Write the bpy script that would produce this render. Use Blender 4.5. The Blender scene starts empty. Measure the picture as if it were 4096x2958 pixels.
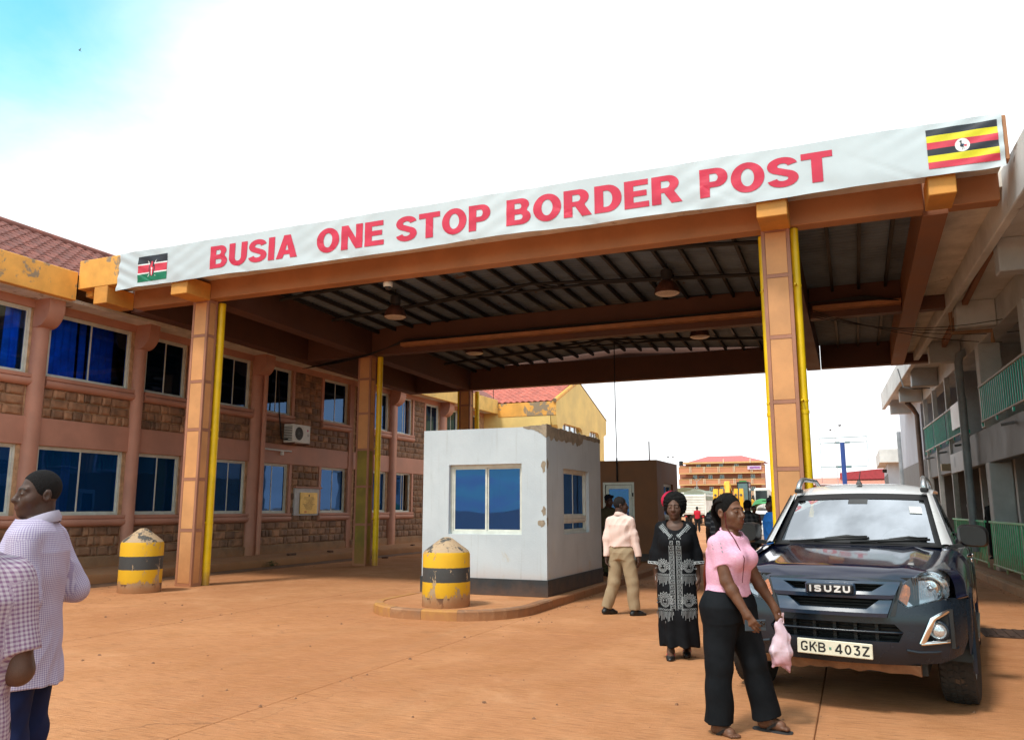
import bpy, math, random, bmesh
import numpy as np
from mathutils import Vector, Matrix
from mathutils.geometry import delaunay_2d_cdt

# ------------------------------------------------------------------ camera, sky, sun, exposure
SC = bpy.context.scene
COL = SC.collection
cam_d = bpy.data.cameras.new('camera')
cam = bpy.data.objects.new('camera', cam_d)
COL.objects.link(cam)
cam.location = (0, 0, 1.55)
cam.rotation_euler = (math.radians(90 + 9.635), 0, math.radians(22.68))
cam_d.sensor_width = 36.0
cam_d.lens = 36.0 * 3240 / 4096
cam_d.clip_start = 0.05
cam_d.clip_end = 3000
SC.camera = cam

SUN_EL, SUN_AZ = math.radians(58), math.radians(200)      # azimuth clockwise from +Y
wd = bpy.data.worlds.new('World')
SC.world = wd
wd.use_nodes = True
nt = wd.node_tree
nt.nodes.clear()
def wn(t, **k):
    n = nt.nodes.new(t)
    for a, b in k.items():
        setattr(n, a, b)
    return n
def wmath(op, a, b=None, clamp=False):
    n = wn('ShaderNodeMath', operation=op, use_clamp=clamp)
    for i, v in enumerate((a, b)):
        if v is None: continue
        if isinstance(v, (int, float)): n.inputs[i].default_value = v
        else: nt.links.new(v, n.inputs[i])
    return n.outputs[0]
out = wn('ShaderNodeOutputWorld')
bg = wn('ShaderNodeBackground')
sky = wn('ShaderNodeTexSky')
sky.sky_type = 'NISHITA'
sky.sun_disc = False
sky.sun_elevation = SUN_EL
sky.sun_rotation = SUN_AZ
sky.dust_density = 0.6
skym = wn('ShaderNodeMix', data_type='RGBA', blend_type='MULTIPLY')
skym.inputs[0].default_value = 1
nt.links.new(sky.outputs[0], skym.inputs[6])
skym.inputs[7].default_value = (0.085, 0.225, 0.172, 1)
tc = wn('ShaderNodeTexCoord')
sep = wn('ShaderNodeSeparateXYZ')
nt.links.new(tc.outputs['Generated'], sep.inputs[0])
den = wmath('ADD', wmath('MAXIMUM', sep.outputs[2], 0.0), 0.22)
cmb = wn('ShaderNodeCombineXYZ')
nt.links.new(wmath('DIVIDE', sep.outputs[0], den), cmb.inputs[0])
nt.links.new(wmath('DIVIDE', sep.outputs[1], den), cmb.inputs[1])
noi = wn('ShaderNodeTexNoise')
noi.inputs['Scale'].default_value = 2.3
noi.inputs['Detail'].default_value = 9
noi.inputs['Roughness'].default_value = 0.56
noi.inputs['Distortion'].default_value = 0.35
nt.links.new(cmb.outputs[0], noi.inputs['Vector'])
# the cloud deck thins to open sky towards one side, and is more broken away from the bright side
def wdot(v):
    d = wn('ShaderNodeVectorMath', operation='DOT_PRODUCT')
    nt.links.new(tc.outputs['Generated'], d.inputs[0]); d.inputs[1].default_value = v
    return d.outputs['Value']
def wramp(v, lo, hi, a=0.0, b=1.0):
    m = wn('ShaderNodeMapRange', interpolation_type='SMOOTHSTEP')
    nt.links.new(v, m.inputs[0]); m.inputs[1].default_value = lo; m.inputs[2].default_value = hi; m.inputs[3].default_value = a; m.inputs[4].default_value = b
    return m.outputs[0]
nz = wmath('SUBTRACT', noi.outputs[0], 0.5)
gap1 = wramp(wmath('ADD', wdot((-.74, .32, .59)), wmath('MULTIPLY', nz, .07)), .895, 1.01)
gap2 = wmath('MULTIPLY', wramp(nz, -.10, .05), wramp(wdot((-.30, .82, .48)), .45, .0, 0, .42))
msk = wmath('SUBTRACT', 1.0, wmath('MAXIMUM', gap1, gap2), True)
# cloud brightness varies softly
noi2 = wn('ShaderNodeTexNoise')
noi2.inputs['Scale'].default_value = 3.4
noi2.inputs['Detail'].default_value = 7
nt.links.new(cmb.outputs[0], noi2.inputs['Vector'])
amp = wramp(sep.outputs[2], .45, .85, .10, .46)                     # thin overcast near the horizon, heaped cloud overhead
cbr = wmath('SUBTRACT', 1.0, wmath('MULTIPLY', amp, wramp(noi2.outputs[0], .66, .36)))
ccol = wn('ShaderNodeMix', data_type='RGBA', blend_type='MULTIPLY')
ccol.inputs[0].default_value = 1
ccol.inputs[6].default_value = (0.93, 0.945, 0.96, 1)
nt.links.new(cbr, ccol.inputs[7])
smix = wn('ShaderNodeMix', data_type='RGBA')
nt.links.new(msk, smix.inputs[0])
nt.links.new(skym.outputs[2], smix.inputs[6])
nt.links.new(ccol.outputs[2], smix.inputs[7])
nt.links.new(smix.outputs[2], bg.inputs[0])
bg.inputs[1].default_value = 1.0
nt.links.new(bg.outputs[0], out.inputs[0])

sun_d = bpy.data.lights.new('sun', 'SUN')
sun = bpy.data.objects.new('sun', sun_d)
COL.objects.link(sun)
sun_d.energy = 1.9
sun_d.angle = math.radians(9)
sun_d.color = (1.0, 0.95, 0.87)
sd = Vector((math.sin(SUN_AZ) * math.cos(SUN_EL), math.cos(SUN_AZ) * math.cos(SUN_EL), math.sin(SUN_EL)))
sun.rotation_euler = sd.to_track_quat('Z', 'Y').to_euler()
sun.location = sd * 60

SC.view_settings.view_transform = 'Standard'
SC.view_settings.look = 'None'
SC.view_settings.gamma = 1
SC.view_settings.exposure = 0.80
SC.view_settings.use_curve_mapping = False
SC.render.engine = 'CYCLES'
SC.cycles.max_bounces = 7
SC.cycles.diffuse_bounces = 4
SC.cycles.glossy_bounces = 4
SC.cycles.transparent_max_bounces = 12

# ------------------------------------------------------------------ materials
RND = random.Random(7)
class N:
    """small node-graph helper"""
    def __init__(s, name):
        s.m = bpy.data.materials.new(name); s.m.use_nodes = True
        s.t = s.m.node_tree; s.t.nodes.clear()
        s.o = s.t.nodes.new('ShaderNodeOutputMaterial')
    def n(s, t, ins=None, **k):
        x = s.t.nodes.new(t)
        for a, b in k.items(): setattr(x, a, b)
        if ins:
            for key, v in ins.items(): s.set(x.inputs[key], v)
        return x
    def set(s, sock, v):
        if isinstance(v, bpy.types.NodeSocket): s.t.links.new(v, sock)
        elif isinstance(v, tuple) and len(v) == 3 and sock.type == 'RGBA': sock.default_value = v + (1,)
        else: sock.default_value = v
    def math(s, op, a, b=0.0, clamp=False):
        x = s.n('ShaderNodeMath', {0: a, 1: b}, operation=op, use_clamp=clamp); return x.outputs[0]
    def mix(s, f, a, b, mode='MIX'):
        x = s.n('ShaderNodeMix', {0: f, 6: a, 7: b}, data_type='RGBA', blend_type=mode); return x.outputs[2]
    def ramp(s, v, lo, hi, a=0.0, b=1.0, smooth=True):
        x = s.n('ShaderNodeMapRange', {0: v, 1: lo, 2: hi, 3: a, 4: b}, interpolation_type='SMOOTHSTEP' if smooth else 'LINEAR'); return x.outputs[0]
    def coord(s, kind='Object'):
        if kind == 'World': return s.n('ShaderNodeNewGeometry').outputs['Position']
        return s.n('ShaderNodeTexCoord').outputs[kind]
    def scaled(s, v, sc):
        return s.n('ShaderNodeMapping', {0: v, 3: sc}).outputs[0]
    def noise(s, v, scale, detail=4, rough=.55, dist=0.0):
        return s.n('ShaderNodeTexNoise', {'Vector': v, 'Scale': scale, 'Detail': detail, 'Roughness': rough, 'Distortion': dist}).outputs[0]
    def xyz(s, v): return s.n('ShaderNodeSeparateXYZ', {0: v}).outputs
    def bump(s, h, strength=.3, dist=.01, nrm=None):
        d = {'Height': h, 'Strength': strength, 'Distance': dist}
        if nrm is not None: d['Normal'] = nrm
        return s.n('ShaderNodeBump', d).outputs[0]
    def pbr(s, col, rough=.6, metal=0.0, nrm=None, **k):
        d = {'Base Color': col, 'Roughness': rough, 'Metallic': metal}
        if nrm is not None: d['Normal'] = nrm
        for a, b in k.items(): d[a] = b
        p = s.n('ShaderNodeBsdfPrincipled', d)
        s.t.links.new(p.outputs[0], s.o.inputs[0]); return p

DUST = (0.40, 0.165, 0.060)
MATS = {}
def mat(name, col, rough=.6, metal=0.0, var=.18, scale=3.0, bump=.12, bscale=60, coords='World', dust=0.0, dust_h=1.2, spots=None, spec=.5, coat=0.0, rand=0.0):
    """painted / plain surface with blotchy tone, fine relief, splashed dust rising from the ground and worn spots"""
    if name in MATS: return MATS[name]
    g = N(name)
    v = g.coord(coords)
    n1 = g.noise(v, scale, 6, .6)
    n2 = g.noise(v, bscale, 3, .6)
    c = g.mix(g.ramp(n1, .3, .7), tuple(x * (1 - var) for x in col), tuple(min(1, x * (1 + var * .7)) for x in col))
    c = g.mix(g.ramp(n2, .35, .75, 0, var * .6), c, tuple(x * .55 for x in col))
    if rand:
        oi = g.n('ShaderNodeObjectInfo').outputs['Random']
        c = g.mix(1.0, c, g.n('ShaderNodeCombineColor', {0: g.ramp(oi, 0, 1, 1 - rand, 1 + rand * .6, False), 1: g.ramp(oi, 0, 1, 1 - rand, 1 + rand * .4, False), 2: g.ramp(oi, 0, 1, 1 - rand * .9, 1 + rand * .3, False)}).outputs[0], 'MULTIPLY')
    rg = g.ramp(n1, .2, .8, max(0.02, rough - .08), min(1, rough + .1))
    if spots:                                   # (colour, amount 0..1, scale)
        sc_, am, ss = spots
        sn = g.noise(v, ss, 8, .65, .4)
        big = g.noise(v, ss * .22, 3, .5)
        f = g.math('MULTIPLY', g.ramp(g.math('ADD', sn, g.math('MULTIPLY', g.math('SUBTRACT', big, .5), .7)), .82 - am * .30, .90 - am * .30), .85)
        c = g.mix(f, c, sc_)
    if dust:
        z = g.xyz(g.coord('World'))[2]
        dn = g.noise(g.coord('World'), 5, 6, .65)
        f = g.math('MULTIPLY', g.ramp(g.math('ADD', g.math('DIVIDE', z, dust_h), g.math('MULTIPLY', g.math('SUBTRACT', dn, .5), 1.1)), 0, 1, dust, 0), 1.0, True)
        c = g.mix(f, c, DUST)
    g.pbr(c, rg, metal, g.bump(n2, bump, .008) if bump else None, **{'Specular IOR Level': spec, 'Coat Weight': coat, 'Coat Roughness': .05})
    MATS[name] = g.m
    return g.m

def stucco_sheet(name, col, streak=.0, **k): return mat(name, col, **k)

def mat_ground():
    g = N('dusty_concrete')
    v = g.coord('World')
    big = g.noise(v, .22, 5, .6, .6)
    mid = g.noise(v, 1.7, 7, .65, .3)
    streak = g.noise(g.scaled(v, (1.2, 16, 1)), 3.2, 6, .7)          # broom marks across the slabs
    tyre = g.noise(g.scaled(v, (2.2, .10, 1)), 1.4, 4, .6, .5)       # polished wheel paths along the lanes
    fine = g.noise(v, 70, 3, .7)
    c = g.mix(g.ramp(big, .36, .66), (.43, .178, .074), (.56, .26, .118))
    c = g.mix(g.ramp(mid, .42, .72, 0, .55), c, (.39, .160, .056))
    c = g.mix(g.ramp(streak, .47, .68, 0, .75), c, (.24, .10, .043))
    c = g.mix(g.ramp(g.noise(g.scaled(v, (.8, 34, 1)), 4.5, 5, .75), .50, .68, 0, .6), c, (.72, .40, .19))
    c = g.mix(g.ramp(tyre, .5, .75, 0, .4), c, (.40, .195, .092))
    c = g.mix(g.ramp(g.noise(v, 9, 8, .7), .62, .72, 0, .6), c, (.30, .17, .10))
    c = g.mix(g.ramp(g.noise(v, .55, 8, .72, .3), .52, .72, 0, .35), c, (.72, .40, .21))          # pale scuffed patches
    c = g.mix(g.ramp(g.noise(v, .9, 7, .7, .8), .62, .74, 0, .6), c, (.22, .10, .05))             # oily, damp stains
    wv = g.n('ShaderNodeVectorMath', {0: v, 1: g.n('ShaderNodeTexNoise', {'Vector': v, 'Scale': 1.6, 'Detail': 5}).outputs['Color']}, operation='ADD').outputs[0]
    vo = g.n('ShaderNodeTexVoronoi', {'Vector': wv, 'Scale': .34}, feature='DISTANCE_TO_EDGE').outputs['Distance']
    crack = g.math('MULTIPLY', g.ramp(vo, .001, .006, 1, 0), g.ramp(g.noise(v, .16, 3), .50, .58))
    c = g.mix(g.math('MULTIPLY', crack, .5), c, (.16, .075, .038))
    spk = g.n('ShaderNodeTexVoronoi', {'Vector': v, 'Scale': 16}).outputs['Distance']
    c = g.mix(g.math('MULTIPLY', g.ramp(spk, .05, .10, 1, 0), g.ramp(g.noise(v, 2.5, 4), .48, .6)), c, (.16, .085, .05))
    c = g.mix(g.ramp(fine, .60, .78, 0, .6), c, (.16, .08, .04))
    h = g.math('ADD', g.math('MULTIPLY', streak, .8), g.math('ADD', g.math('MULTIPLY', mid, .6), g.math('MULTIPLY', fine, .35)))
    g.pbr(c, g.ramp(mid, .3, .7, .78, .95), 0, g.bump(h, .85, .025), **{'Specular IOR Level': .25})
    return g.m

def mat_glass(name, tint, refl=.5, rough=.015, ior=1.5, gcol=(.85, .93, 1.0), film=None):
    """tinted window pane: part clear, part mirror"""
    g = N(name)
    tr = g.n('ShaderNodeBsdfTransparent', {0: tint})
    w = g.noise(g.coord('World'), .9, 2)
    gl = g.n('ShaderNodeBsdfGlossy', {'Color': gcol, 'Roughness': rough, 'Normal': g.bump(w, .06, .05)})
    base = tr.outputs[0]
    if film:                                    # thin blue sun film that scatters a little light
        df = g.n('ShaderNodeBsdfDiffuse', {0: film[0]}); fm = g.n('ShaderNodeMixShader', {0: film[1]})
        g.t.links.new(tr.outputs[0], fm.inputs[1]); g.t.links.new(df.outputs[0], fm.inputs[2]); base = fm.outputs[0]
    fr = g.n('ShaderNodeFresnel', {0: ior}).outputs[0]
    f = g.math('ADD', g.math('MULTIPLY', fr, 1.0), refl, True)
    mx = g.n('ShaderNodeMixShader', {0: f})
    g.t.links.new(base, mx.inputs[1]); g.t.links.new(gl.outputs[0], mx.inputs[2])
    g.t.links.new(mx.outputs[0], g.o.inputs[0])
    return g.m

TERRA = lambda: mat('terracotta_paint', (.50, .24, .172), .62, var=.14, scale=1.2, dust=.55, dust_h=1.0, bump=.1)
OCHRE = lambda: mat('ochre_paint', (.78, .37, .07), .65, var=.2, scale=1.4, spots=((.21, .18, .14), .92, 3.6), bump=.12)
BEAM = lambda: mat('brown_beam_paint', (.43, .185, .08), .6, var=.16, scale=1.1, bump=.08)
# ------------------------------------------------------------------ object helpers
INV = {}
def tag(o, label=None, cat=None, group=None, kind=None):
    if label: o['label'] = label
    if cat: o['category'] = cat
    if group: o['group'] = group
    if kind: o['kind'] = kind
    return o
def thing(name, label, cat, loc=(0, 0, 0), rz=0.0, group=None):
    o = bpy.data.objects.new(name, None)
    o.empty_display_size = .2
    COL.objects.link(o)
    o.location = loc; o.rotation_euler = (0, 0, rz)
    INV[o] = (Matrix.Translation(loc) @ Matrix.Rotation(rz, 4, 'Z')).inverted()
    return tag(o, label, cat, group)

class MB:
    """collects faces; obj() links them as ONE mesh object"""
    def __init__(s): s.v = []; s.f = []; s.mi = []; s.cur = 0
    def add(s, vs, fs):
        b = len(s.v); s.v += [tuple(p) for p in vs]
        s.f += [tuple(i + b for i in f) for f in fs]; s.mi += [s.cur] * len(fs); return s
    def box(s, x0, x1, y0, y1, z0, z1, bev=0.0):
        if bev <= 0:
            vs = [(x, y, z) for x in (x0, x1) for y in (y0, y1) for z in (z0, z1)]
            return s.add(vs, [(0, 1, 3, 2), (4, 6, 7, 5), (0, 4, 5, 1), (2, 3, 7, 6), (0, 2, 6, 4), (1, 5, 7, 3)])
        b = min(bev, (x1 - x0) / 2.2, (y1 - y0) / 2.2, (z1 - z0) / 2.2)
        vs = []; idx = {}
        for sx in (0, 1):
            for sy in (0, 1):
                for sz in (0, 1):
                    X, Y, Z = (x0, x1)[sx], (y0, y1)[sy], (z0, z1)[sz]
                    ix, iy, iz = (x0 + b, x1 - b)[sx], (y0 + b, y1 - b)[sy], (z0 + b, z1 - b)[sz]
                    for a, p in enumerate(((X, iy, iz), (ix, Y, iz), (ix, iy, Z))):
                        idx[sx, sy, sz, a] = len(vs); vs.append(p)
        fs = []
        def q(keys):
            fs.append(tuple(idx[k] for k in keys))
        for d in (0, 1):
            q([(d, 0, 0, 0), (d, 1, 0, 0), (d, 1, 1, 0), (d, 0, 1, 0)][::1 if d else -1])
            q([(0, d, 0, 1), (1, d, 0, 1), (1, d, 1, 1), (0, d, 1, 1)][::-1 if d else 1])
            q([(0, 0, d, 2), (1, 0, d, 2), (1, 1, d, 2), (0, 1, d, 2)][::1 if d else -1])
        for d in (0, 1):
            for e in (0, 1):
                q([(d, e, 0, 0), (d, e, 1, 0), (d, e, 1, 1), (d, e, 0, 1)][::1 if d != e else -1])
                q([(d, 0, e, 0), (d, 1, e, 0), (d, 1, e, 2), (d, 0, e, 2)][::-1 if d != e else 1])
                q([(0, d, e, 1), (1, d, e, 1), (1, d, e, 2), (0, d, e, 2)][::1 if d != e else -1])
        for k in range(8):
            sx, sy, sz = k & 1, (k >> 1) & 1, (k >> 2) & 1
            q([(sx, sy, sz, a) for a in ((0, 1, 2) if (sx + sy + sz) % 2 else (2, 1, 0))])
        return s.add(vs, fs)
    def rings(s, rings, closed=True, caps=(True, True)):
        n = len(rings[0]); b = len(s.v)
        for r in rings: s.v += [tuple(p) for p in r]
        m = n if closed else n - 1
        for i in range(len(rings) - 1):
            for j in range(m):
                k = (j + 1) % n
                s.f.append((b + i * n + j, b + i * n + k, b + (i + 1) * n + k, b + (i + 1) * n + j)); s.mi.append(s.cur)
        if closed and caps[0]: s.f.append(tuple(b + j for j in range(n))[::-1]); s.mi.append(s.cur)
        if closed and caps[1]: s.f.append(tuple(b + (len(rings) - 1) * n + j for j in range(n))); s.mi.append(s.cur)
        return s
    def cyl(s, p0, p1, r0, r1=None, n=12, caps=True):
        return s.tube([p0, p1], [r0, r0 if r1 is None else r1], n, caps)
    def tube(s, pts, r, n=8, caps=True):
        pts = [Vector(p) for p in pts]
        rr = r if isinstance(r, (list, tuple)) else [r] * len(pts)
        rings = []; up = None
        for i, p in enumerate(pts):
            d = (pts[min(i + 1, len(pts) - 1)] - pts[max(i - 1, 0)]).normalized()
            if up is None:
                up = Vector((0, 0, 1)) if abs(d.z) < .9 else Vector((0, 1, 0))
            a = d.cross(up).normalized(); b = a.cross(d).normalized(); up = b
            rings.append([p + (a * math.cos(2 * math.pi * k / n) + b * math.sin(2 * math.pi * k / n)) * rr[i] for k in range(n)])
        return s.rings(rings, True, (caps, caps))
    def lathe(s, prof, n=24, c=(0, 0, 0), axis='z', caps=(False, False)):
        rings = []
        for r, h in prof:
            ring = []
            for k in range(n):
                a = 2 * math.pi * k / n; u, w = r * math.cos(a), r * math.sin(a)
                p = {'z': (u, w, h), 'y': (w, h, u), 'x': (h, u, w)}[axis]
                ring.append((c[0] + p[0], c[1] + p[1], c[2] + p[2]))
            rings.append(ring)
        return s.rings(rings, True, caps)
    def prism(s, poly, axis, a0, a1):
        """2-D outline extruded along an axis ('x': (y,z), 'y': (x,z), 'z': (x,y))"""
        def P(p, a): return {'x': (a, p[0], p[1]), 'y': (p[0], a, p[1]), 'z': (p[0], p[1], a)}[axis]
        return s.rings([[P(p, a0) for p in poly], [P(p, a1) for p in poly]])
    def grid(s, fun, nu, nv):
        b = len(s.v)
        for i in range(nu + 1):
            for j in range(nv + 1): s.v.append(tuple(fun(i / nu, j / nv)))
        for i in range(nu):
            for j in range(nv):
                a = b + i * (nv + 1) + j
                s.f.append((a, a + nv + 1, a + nv + 2, a + 1)); s.mi.append(s.cur)
        return s
    def patch(s, outline, fun, holes=(), step=.06, depth=None, inset=0.0):
        """flat outline (u,v) with holes, tessellated and laid on a curved face by fun(u,v,d); depth = thickness behind"""
        vs = []; loops = []
        for lp in [outline] + list(holes):
            ring = []
            for i, p in enumerate(lp):
                q = lp[(i + 1) % len(lp)]
                n = max(1, int(math.dist(p, q) / step + .5))
                for k in range(n):
                    t = k / n; ring.append(len(vs)); vs.append((p[0] + (q[0] - p[0]) * t, p[1] + (q[1] - p[1]) * t))
            loops.append(ring)
        u0, u1 = min(p[0] for p in outline), max(p[0] for p in outline); v0, v1 = min(p[1] for p in outline), max(p[1] for p in outline)
        nb = len(vs)
        def inside(p, ring):
            c = False; n = len(ring)
            for i in range(n):
                a, b = vs[ring[i]], vs[ring[i - 1]]
                if (a[1] > p[1]) != (b[1] > p[1]) and p[0] < (b[0] - a[0]) * (p[1] - a[1]) / (b[1] - a[1]) + a[0]: c = not c
            return c
        bnd = np.array(vs)
        for i in range(1, int((u1 - u0) / step) + 1):
            for j in range(1, int((v1 - v0) / step) + 1):
                p = (u0 + i * step, v0 + j * step)
                if inside(p, loops[0]) and not any(inside(p, l) for l in loops[1:]) and np.min(np.sum((bnd - p) ** 2, 1)) > (step * .35) ** 2: vs.append(p)
        edges = [(l[i], l[(i + 1) % len(l)]) for l in loops for i in range(len(l))]
        ov, oe, of = delaunay_2d_cdt([Vector(p) for p in vs], edges, [], 0, 1e-6)[:3]
        def cen(f): return (sum(ov[i][0] for i in f) / len(f), sum(ov[i][1] for i in f) / len(f))
        of = [f for f in of if inside(cen(f), loops[0]) and not any(inside(cen(f), l) for l in loops[1:])]
        b = len(s.v)
        s.v += [tuple(fun(p[0], p[1], 0.0)) for p in ov]
        for f in of: s.f.append(tuple(b + i for i in f)); s.mi.append(s.cur)
        if depth:
            for l in loops:
                c = len(s.v)
                for i in l: s.v.append(tuple(fun(vs[i][0], vs[i][1], 0.0)))
                for i in l: s.v.append(tuple(fun(vs[i][0], vs[i][1], depth)))
                n = len(l)
                for i in range(n):
                    j = (i + 1) % n
                    s.f.append((c + i, c + j, c + n + j, c + n + i)); s.mi.append(s.cur)
        return s
    def merge(s, o): return s.add(o.v, o.f)
    def mesh(s, name, mats, smooth=False, fix=True):
        me = bpy.data.meshes.new(name)
        me.from_pydata(s.v, [], s.f)
        for m in (mats if isinstance(mats, (list, tuple)) else [mats]): me.materials.append(m)
        if any(s.mi): me.polygons.foreach_set('material_index', s.mi)
        if fix:
            bm = bmesh.new(); bm.from_mesh(me)
            bmesh.ops.recalc_face_normals(bm, faces=bm.faces); bm.to_mesh(me); bm.free()
        if smooth:
            me.polygons.foreach_set('use_smooth', [True] * len(me.polygons))
            if smooth is not True:
                me.set_sharp_from_angle(angle=math.radians(smooth))
        me.update()
        return me
    def obj(s, name, mats, parent=None, smooth=False, local=False, fix=True):
        if parent is not None and not local:
            inv = INV[parent]
            s.v = [tuple(inv @ Vector(p)) for p in s.v]
        return link(name, s.mesh(name, mats, smooth, fix), parent)
def link(name, me, parent=None):
    o = bpy.data.objects.new(name, me)
    COL.objects.link(o)
    if parent is not None:
        o.parent = parent; INV[o] = INV[parent]
    else: INV[o] = Matrix()
    return o
def B(name, m, parent, *boxes, bev=0.0, local=False):
    b = MB()
    for x in boxes: b.box(*x, bev=bev)
    return b.obj(name, m, parent, local=local)
def rpt(f, a, b, n): return [f(a + (b - a) * i / (n - 1)) for i in range(n)]
# ------------------------------------------------------------------ the setting: ground, slabs, pavements
G_MAT = mat_ground()
ground = MB().add([(-900, -300, -.02), (900, -300, -.02), (900, 1500, -.02), (-900, 1500, -.02)], [(0, 1, 2, 3)]).obj('ground', G_MAT)
tag(ground, 'flat ground covered in red dust', kind='structure')
sx = [-13.9, -12.95, -8.67, -4.42, -.36, 2.62]
sy = [-3.0, 1.4, 5.1, 9.9, 14.2, 18.6, 23.0, 27.4, 31.8, 36.2, 40.6, 45.0]
for i in range(len(sx) - 1):
    for j in range(len(sy) - 1):
        g_ = .003 + .003 * RND.random()
        B('slab', G_MAT, ground, (sx[i] + g_, sx[i + 1] - g_, sy[j] + g_ * .7, sy[j + 1] - g_ * .7, -.15, RND.uniform(-.0015, .0015)), bev=.006)
CONC = lambda: mat('dusty_old_concrete', (.30, .175, .10), .9, var=.3, scale=2.2, bump=.5, bscale=35, dust=.8, dust_h=.5, spots=((.10, .075, .055), .5, 4))
KERBY = lambda: mat('worn_yellow_kerb_paint', (.50, .29, .04), .8, var=.3, scale=5, bump=.3, spots=((.33, .19, .11), .95, 5), dust=.9, dust_h=.5)
KERBK = lambda: mat('worn_black_kerb_paint', (.13, .09, .065), .8, var=.3, scale=5, bump=.3, spots=((.33, .20, .12), 1.0, 5), dust=.8, dust_h=.3)

def rough_slab(name, x0, x1, y0, y1, z1, m, amp=.035, step=.22, edge='x1', label=None):
    """raised pavement with a crumbling edge"""
    b = MB(); rr = random.Random(3)
    n = int((y1 - y0) / step)
    rings = []
    off = 0
    for i in range(n + 1):
        y = y0 + (y1 - y0) * i / n
        off = off * .6 + rr.uniform(-amp, amp)
        e = (x1 if edge == 'x1' else x0) + off
        h = z1 + rr.uniform(-.02, .008)
        o = (x0 if edge == 'x1' else x1)
        rings.append([(o, y, -.05), (o, y, z1), (e - math.copysign(.10, e - o), y, z1 + rr.uniform(-.006, .006)), (e - math.copysign(.02, e - o), y, h - .03), (e, y, h - .09), (e - math.copysign(.015 + rr.random() * .03, e - o), y, -.05)])
    b.rings(rings)
    return tag(b.obj(name, m, None, smooth=40), label, kind='structure')
rough_slab('pavement', -19.2, -14.5, 2.0, 34.9, .215, CONC(), label='raised dusty concrete pavement with crumbling edge beside the office')
rough_slab('gutter', -14.55, -13.95, 2.0, 36, .004, mat('wet_silt', (.17, .085, .045), .75, var=.35, scale=3, bump=.3), amp=.05, label='dark silted gutter at the foot of the pavement')

# traffic island (rounded nose towards the camera) with painted kerb stones
def island_outline(o=0.0):
    pts = [(-4.46 + o, 26.5), (-4.46 + o, 11.55)]
    for k in range(1, 9):
        a = math.radians(k * 90 / 8); pts.append((-5.5 + (1.04 + o) * math.cos(a), 11.55 - (1.17 + o) * math.sin(a)))
    for k in range(0, 9):
        a = math.radians(90 + k * 90 / 8); pts.append((-5.9 + (1.1 + o) * math.cos(a), 11.5 - (1.12 + o) * math.sin(a)))
    pts += [(-7.0 - o, 26.5)]
    return pts
isl = MB(); inner = island_outline(-.13)
isl.add([(x, y, .132) for x, y in inner], [tuple(range(len(inner)))])
isl = isl.obj('traffic_island', G_MAT); tag(isl, 'low traffic island with rounded nose under the guard booths', kind='structure')
oi, oo = island_outline(-.14), island_outline(0)
k = 0
def resample(poly, step):
    pts = [poly[0]]; acc = []
    cum = [0]
    for i in range(len(poly) - 1): cum.append(cum[-1] + math.dist(poly[i], poly[i + 1]))
    n = round(cum[-1] / step); res = []
    for k in range(n + 1):
        d = cum[-1] * k / n; i = max(j for j in range(len(cum) - 1) if cum[j] <= d + 1e-9)
        t = (d - cum[i]) / (cum[i + 1] - cum[i]); res.append((i, t))
    return res
rs = resample(oo, .55)
def lerp(p, q, f): return (p[0] + (q[0] - p[0]) * f, p[1] + (q[1] - p[1]) * f)
for si in range(len(rs) - 1):
    (i0, t0), (i1, t1) = rs[si], rs[si + 1]
    Po = [lerp(oo[i0], oo[i0 + 1], t0)] + [oo[j] for j in range(i0 + 1, i1 + 1)] + [lerp(oo[i1], oo[i1 + 1], t1)]
    Pi = [lerp(oi[i0], oi[i0 + 1], t0)] + [oi[j] for j in range(i0 + 1, i1 + 1)] + [lerp(oi[i1], oi[i1 + 1], t1)]
    Po[0] = lerp(Po[0], Po[1], .012); Po[-1] = lerp(Po[-1], Po[-2], .012)
    y_ = (Po[0][1] + Po[-1][1]) / 2; x_ = Po[0][0]
    b = MB(); h = .14 + RND.uniform(-.004, .004)
    b.rings([[(*o_, -.05), (*o_, h - .02), (*lerp(o_, n_, .15), h), (*n_, h), (*n_, -.05)] for o_, n_ in zip(Po, Pi)])
    m = CONC() if y_ > 12.2 else (KERBY() if x_ < -5.9 else KERBK() if x_ < -5.2 else KERBY() if x_ < -4.9 else KERBK())
    b.obj('kerb_stone', m, isl)

# walkway along the right-hand building (same direction as that building)
RB_A = math.radians(2.18)
RB = Matrix.Rotation(RB_A, 4, 'Z')
def rb(x, y, z=0): return tuple(RB @ Vector((x, y, z)))
b = MB(); b.box(3.38, 9, 4, 42, -.05, .16)
b.v = [rb(*p) for p in b.v]
walk = tag(b.obj('walkway', CONC()), 'raised concrete walkway along the grey building', kind='structure')
for k in range(19):
    b = MB(); b.box(3.22, 3.375, 6 + k * 1.6 + .006, 7.6 + k * 1.6 - .006, -.05, .155 + RND.uniform(-.006, .006), bev=.018)
    b.v = [rb(*p) for p in b.v]
    b.obj('kerb_stone', mat('dusty_kerb', (.42, .22, .11), .85, var=.25, scale=3, bump=.3), walk)
B('drain_grate', mat('rusty_iron', (.075, .042, .03), .8, metal=.3, var=.4, scale=8, bump=.3), None, (1.36, 2.55, 11.68, 12.45, .002, .012)); gr = bpy.context.scene.objects['drain_grate']
tag(gr, 'dark iron drain cover set in the ground beyond the pickup', 'drain cover')
for k in range(10):
    B('grate_bar', MATS['rusty_iron'], gr, (1.40 + k * .115, 1.45 + k * .115, 11.72, 12.41, .012, .022))

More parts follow.
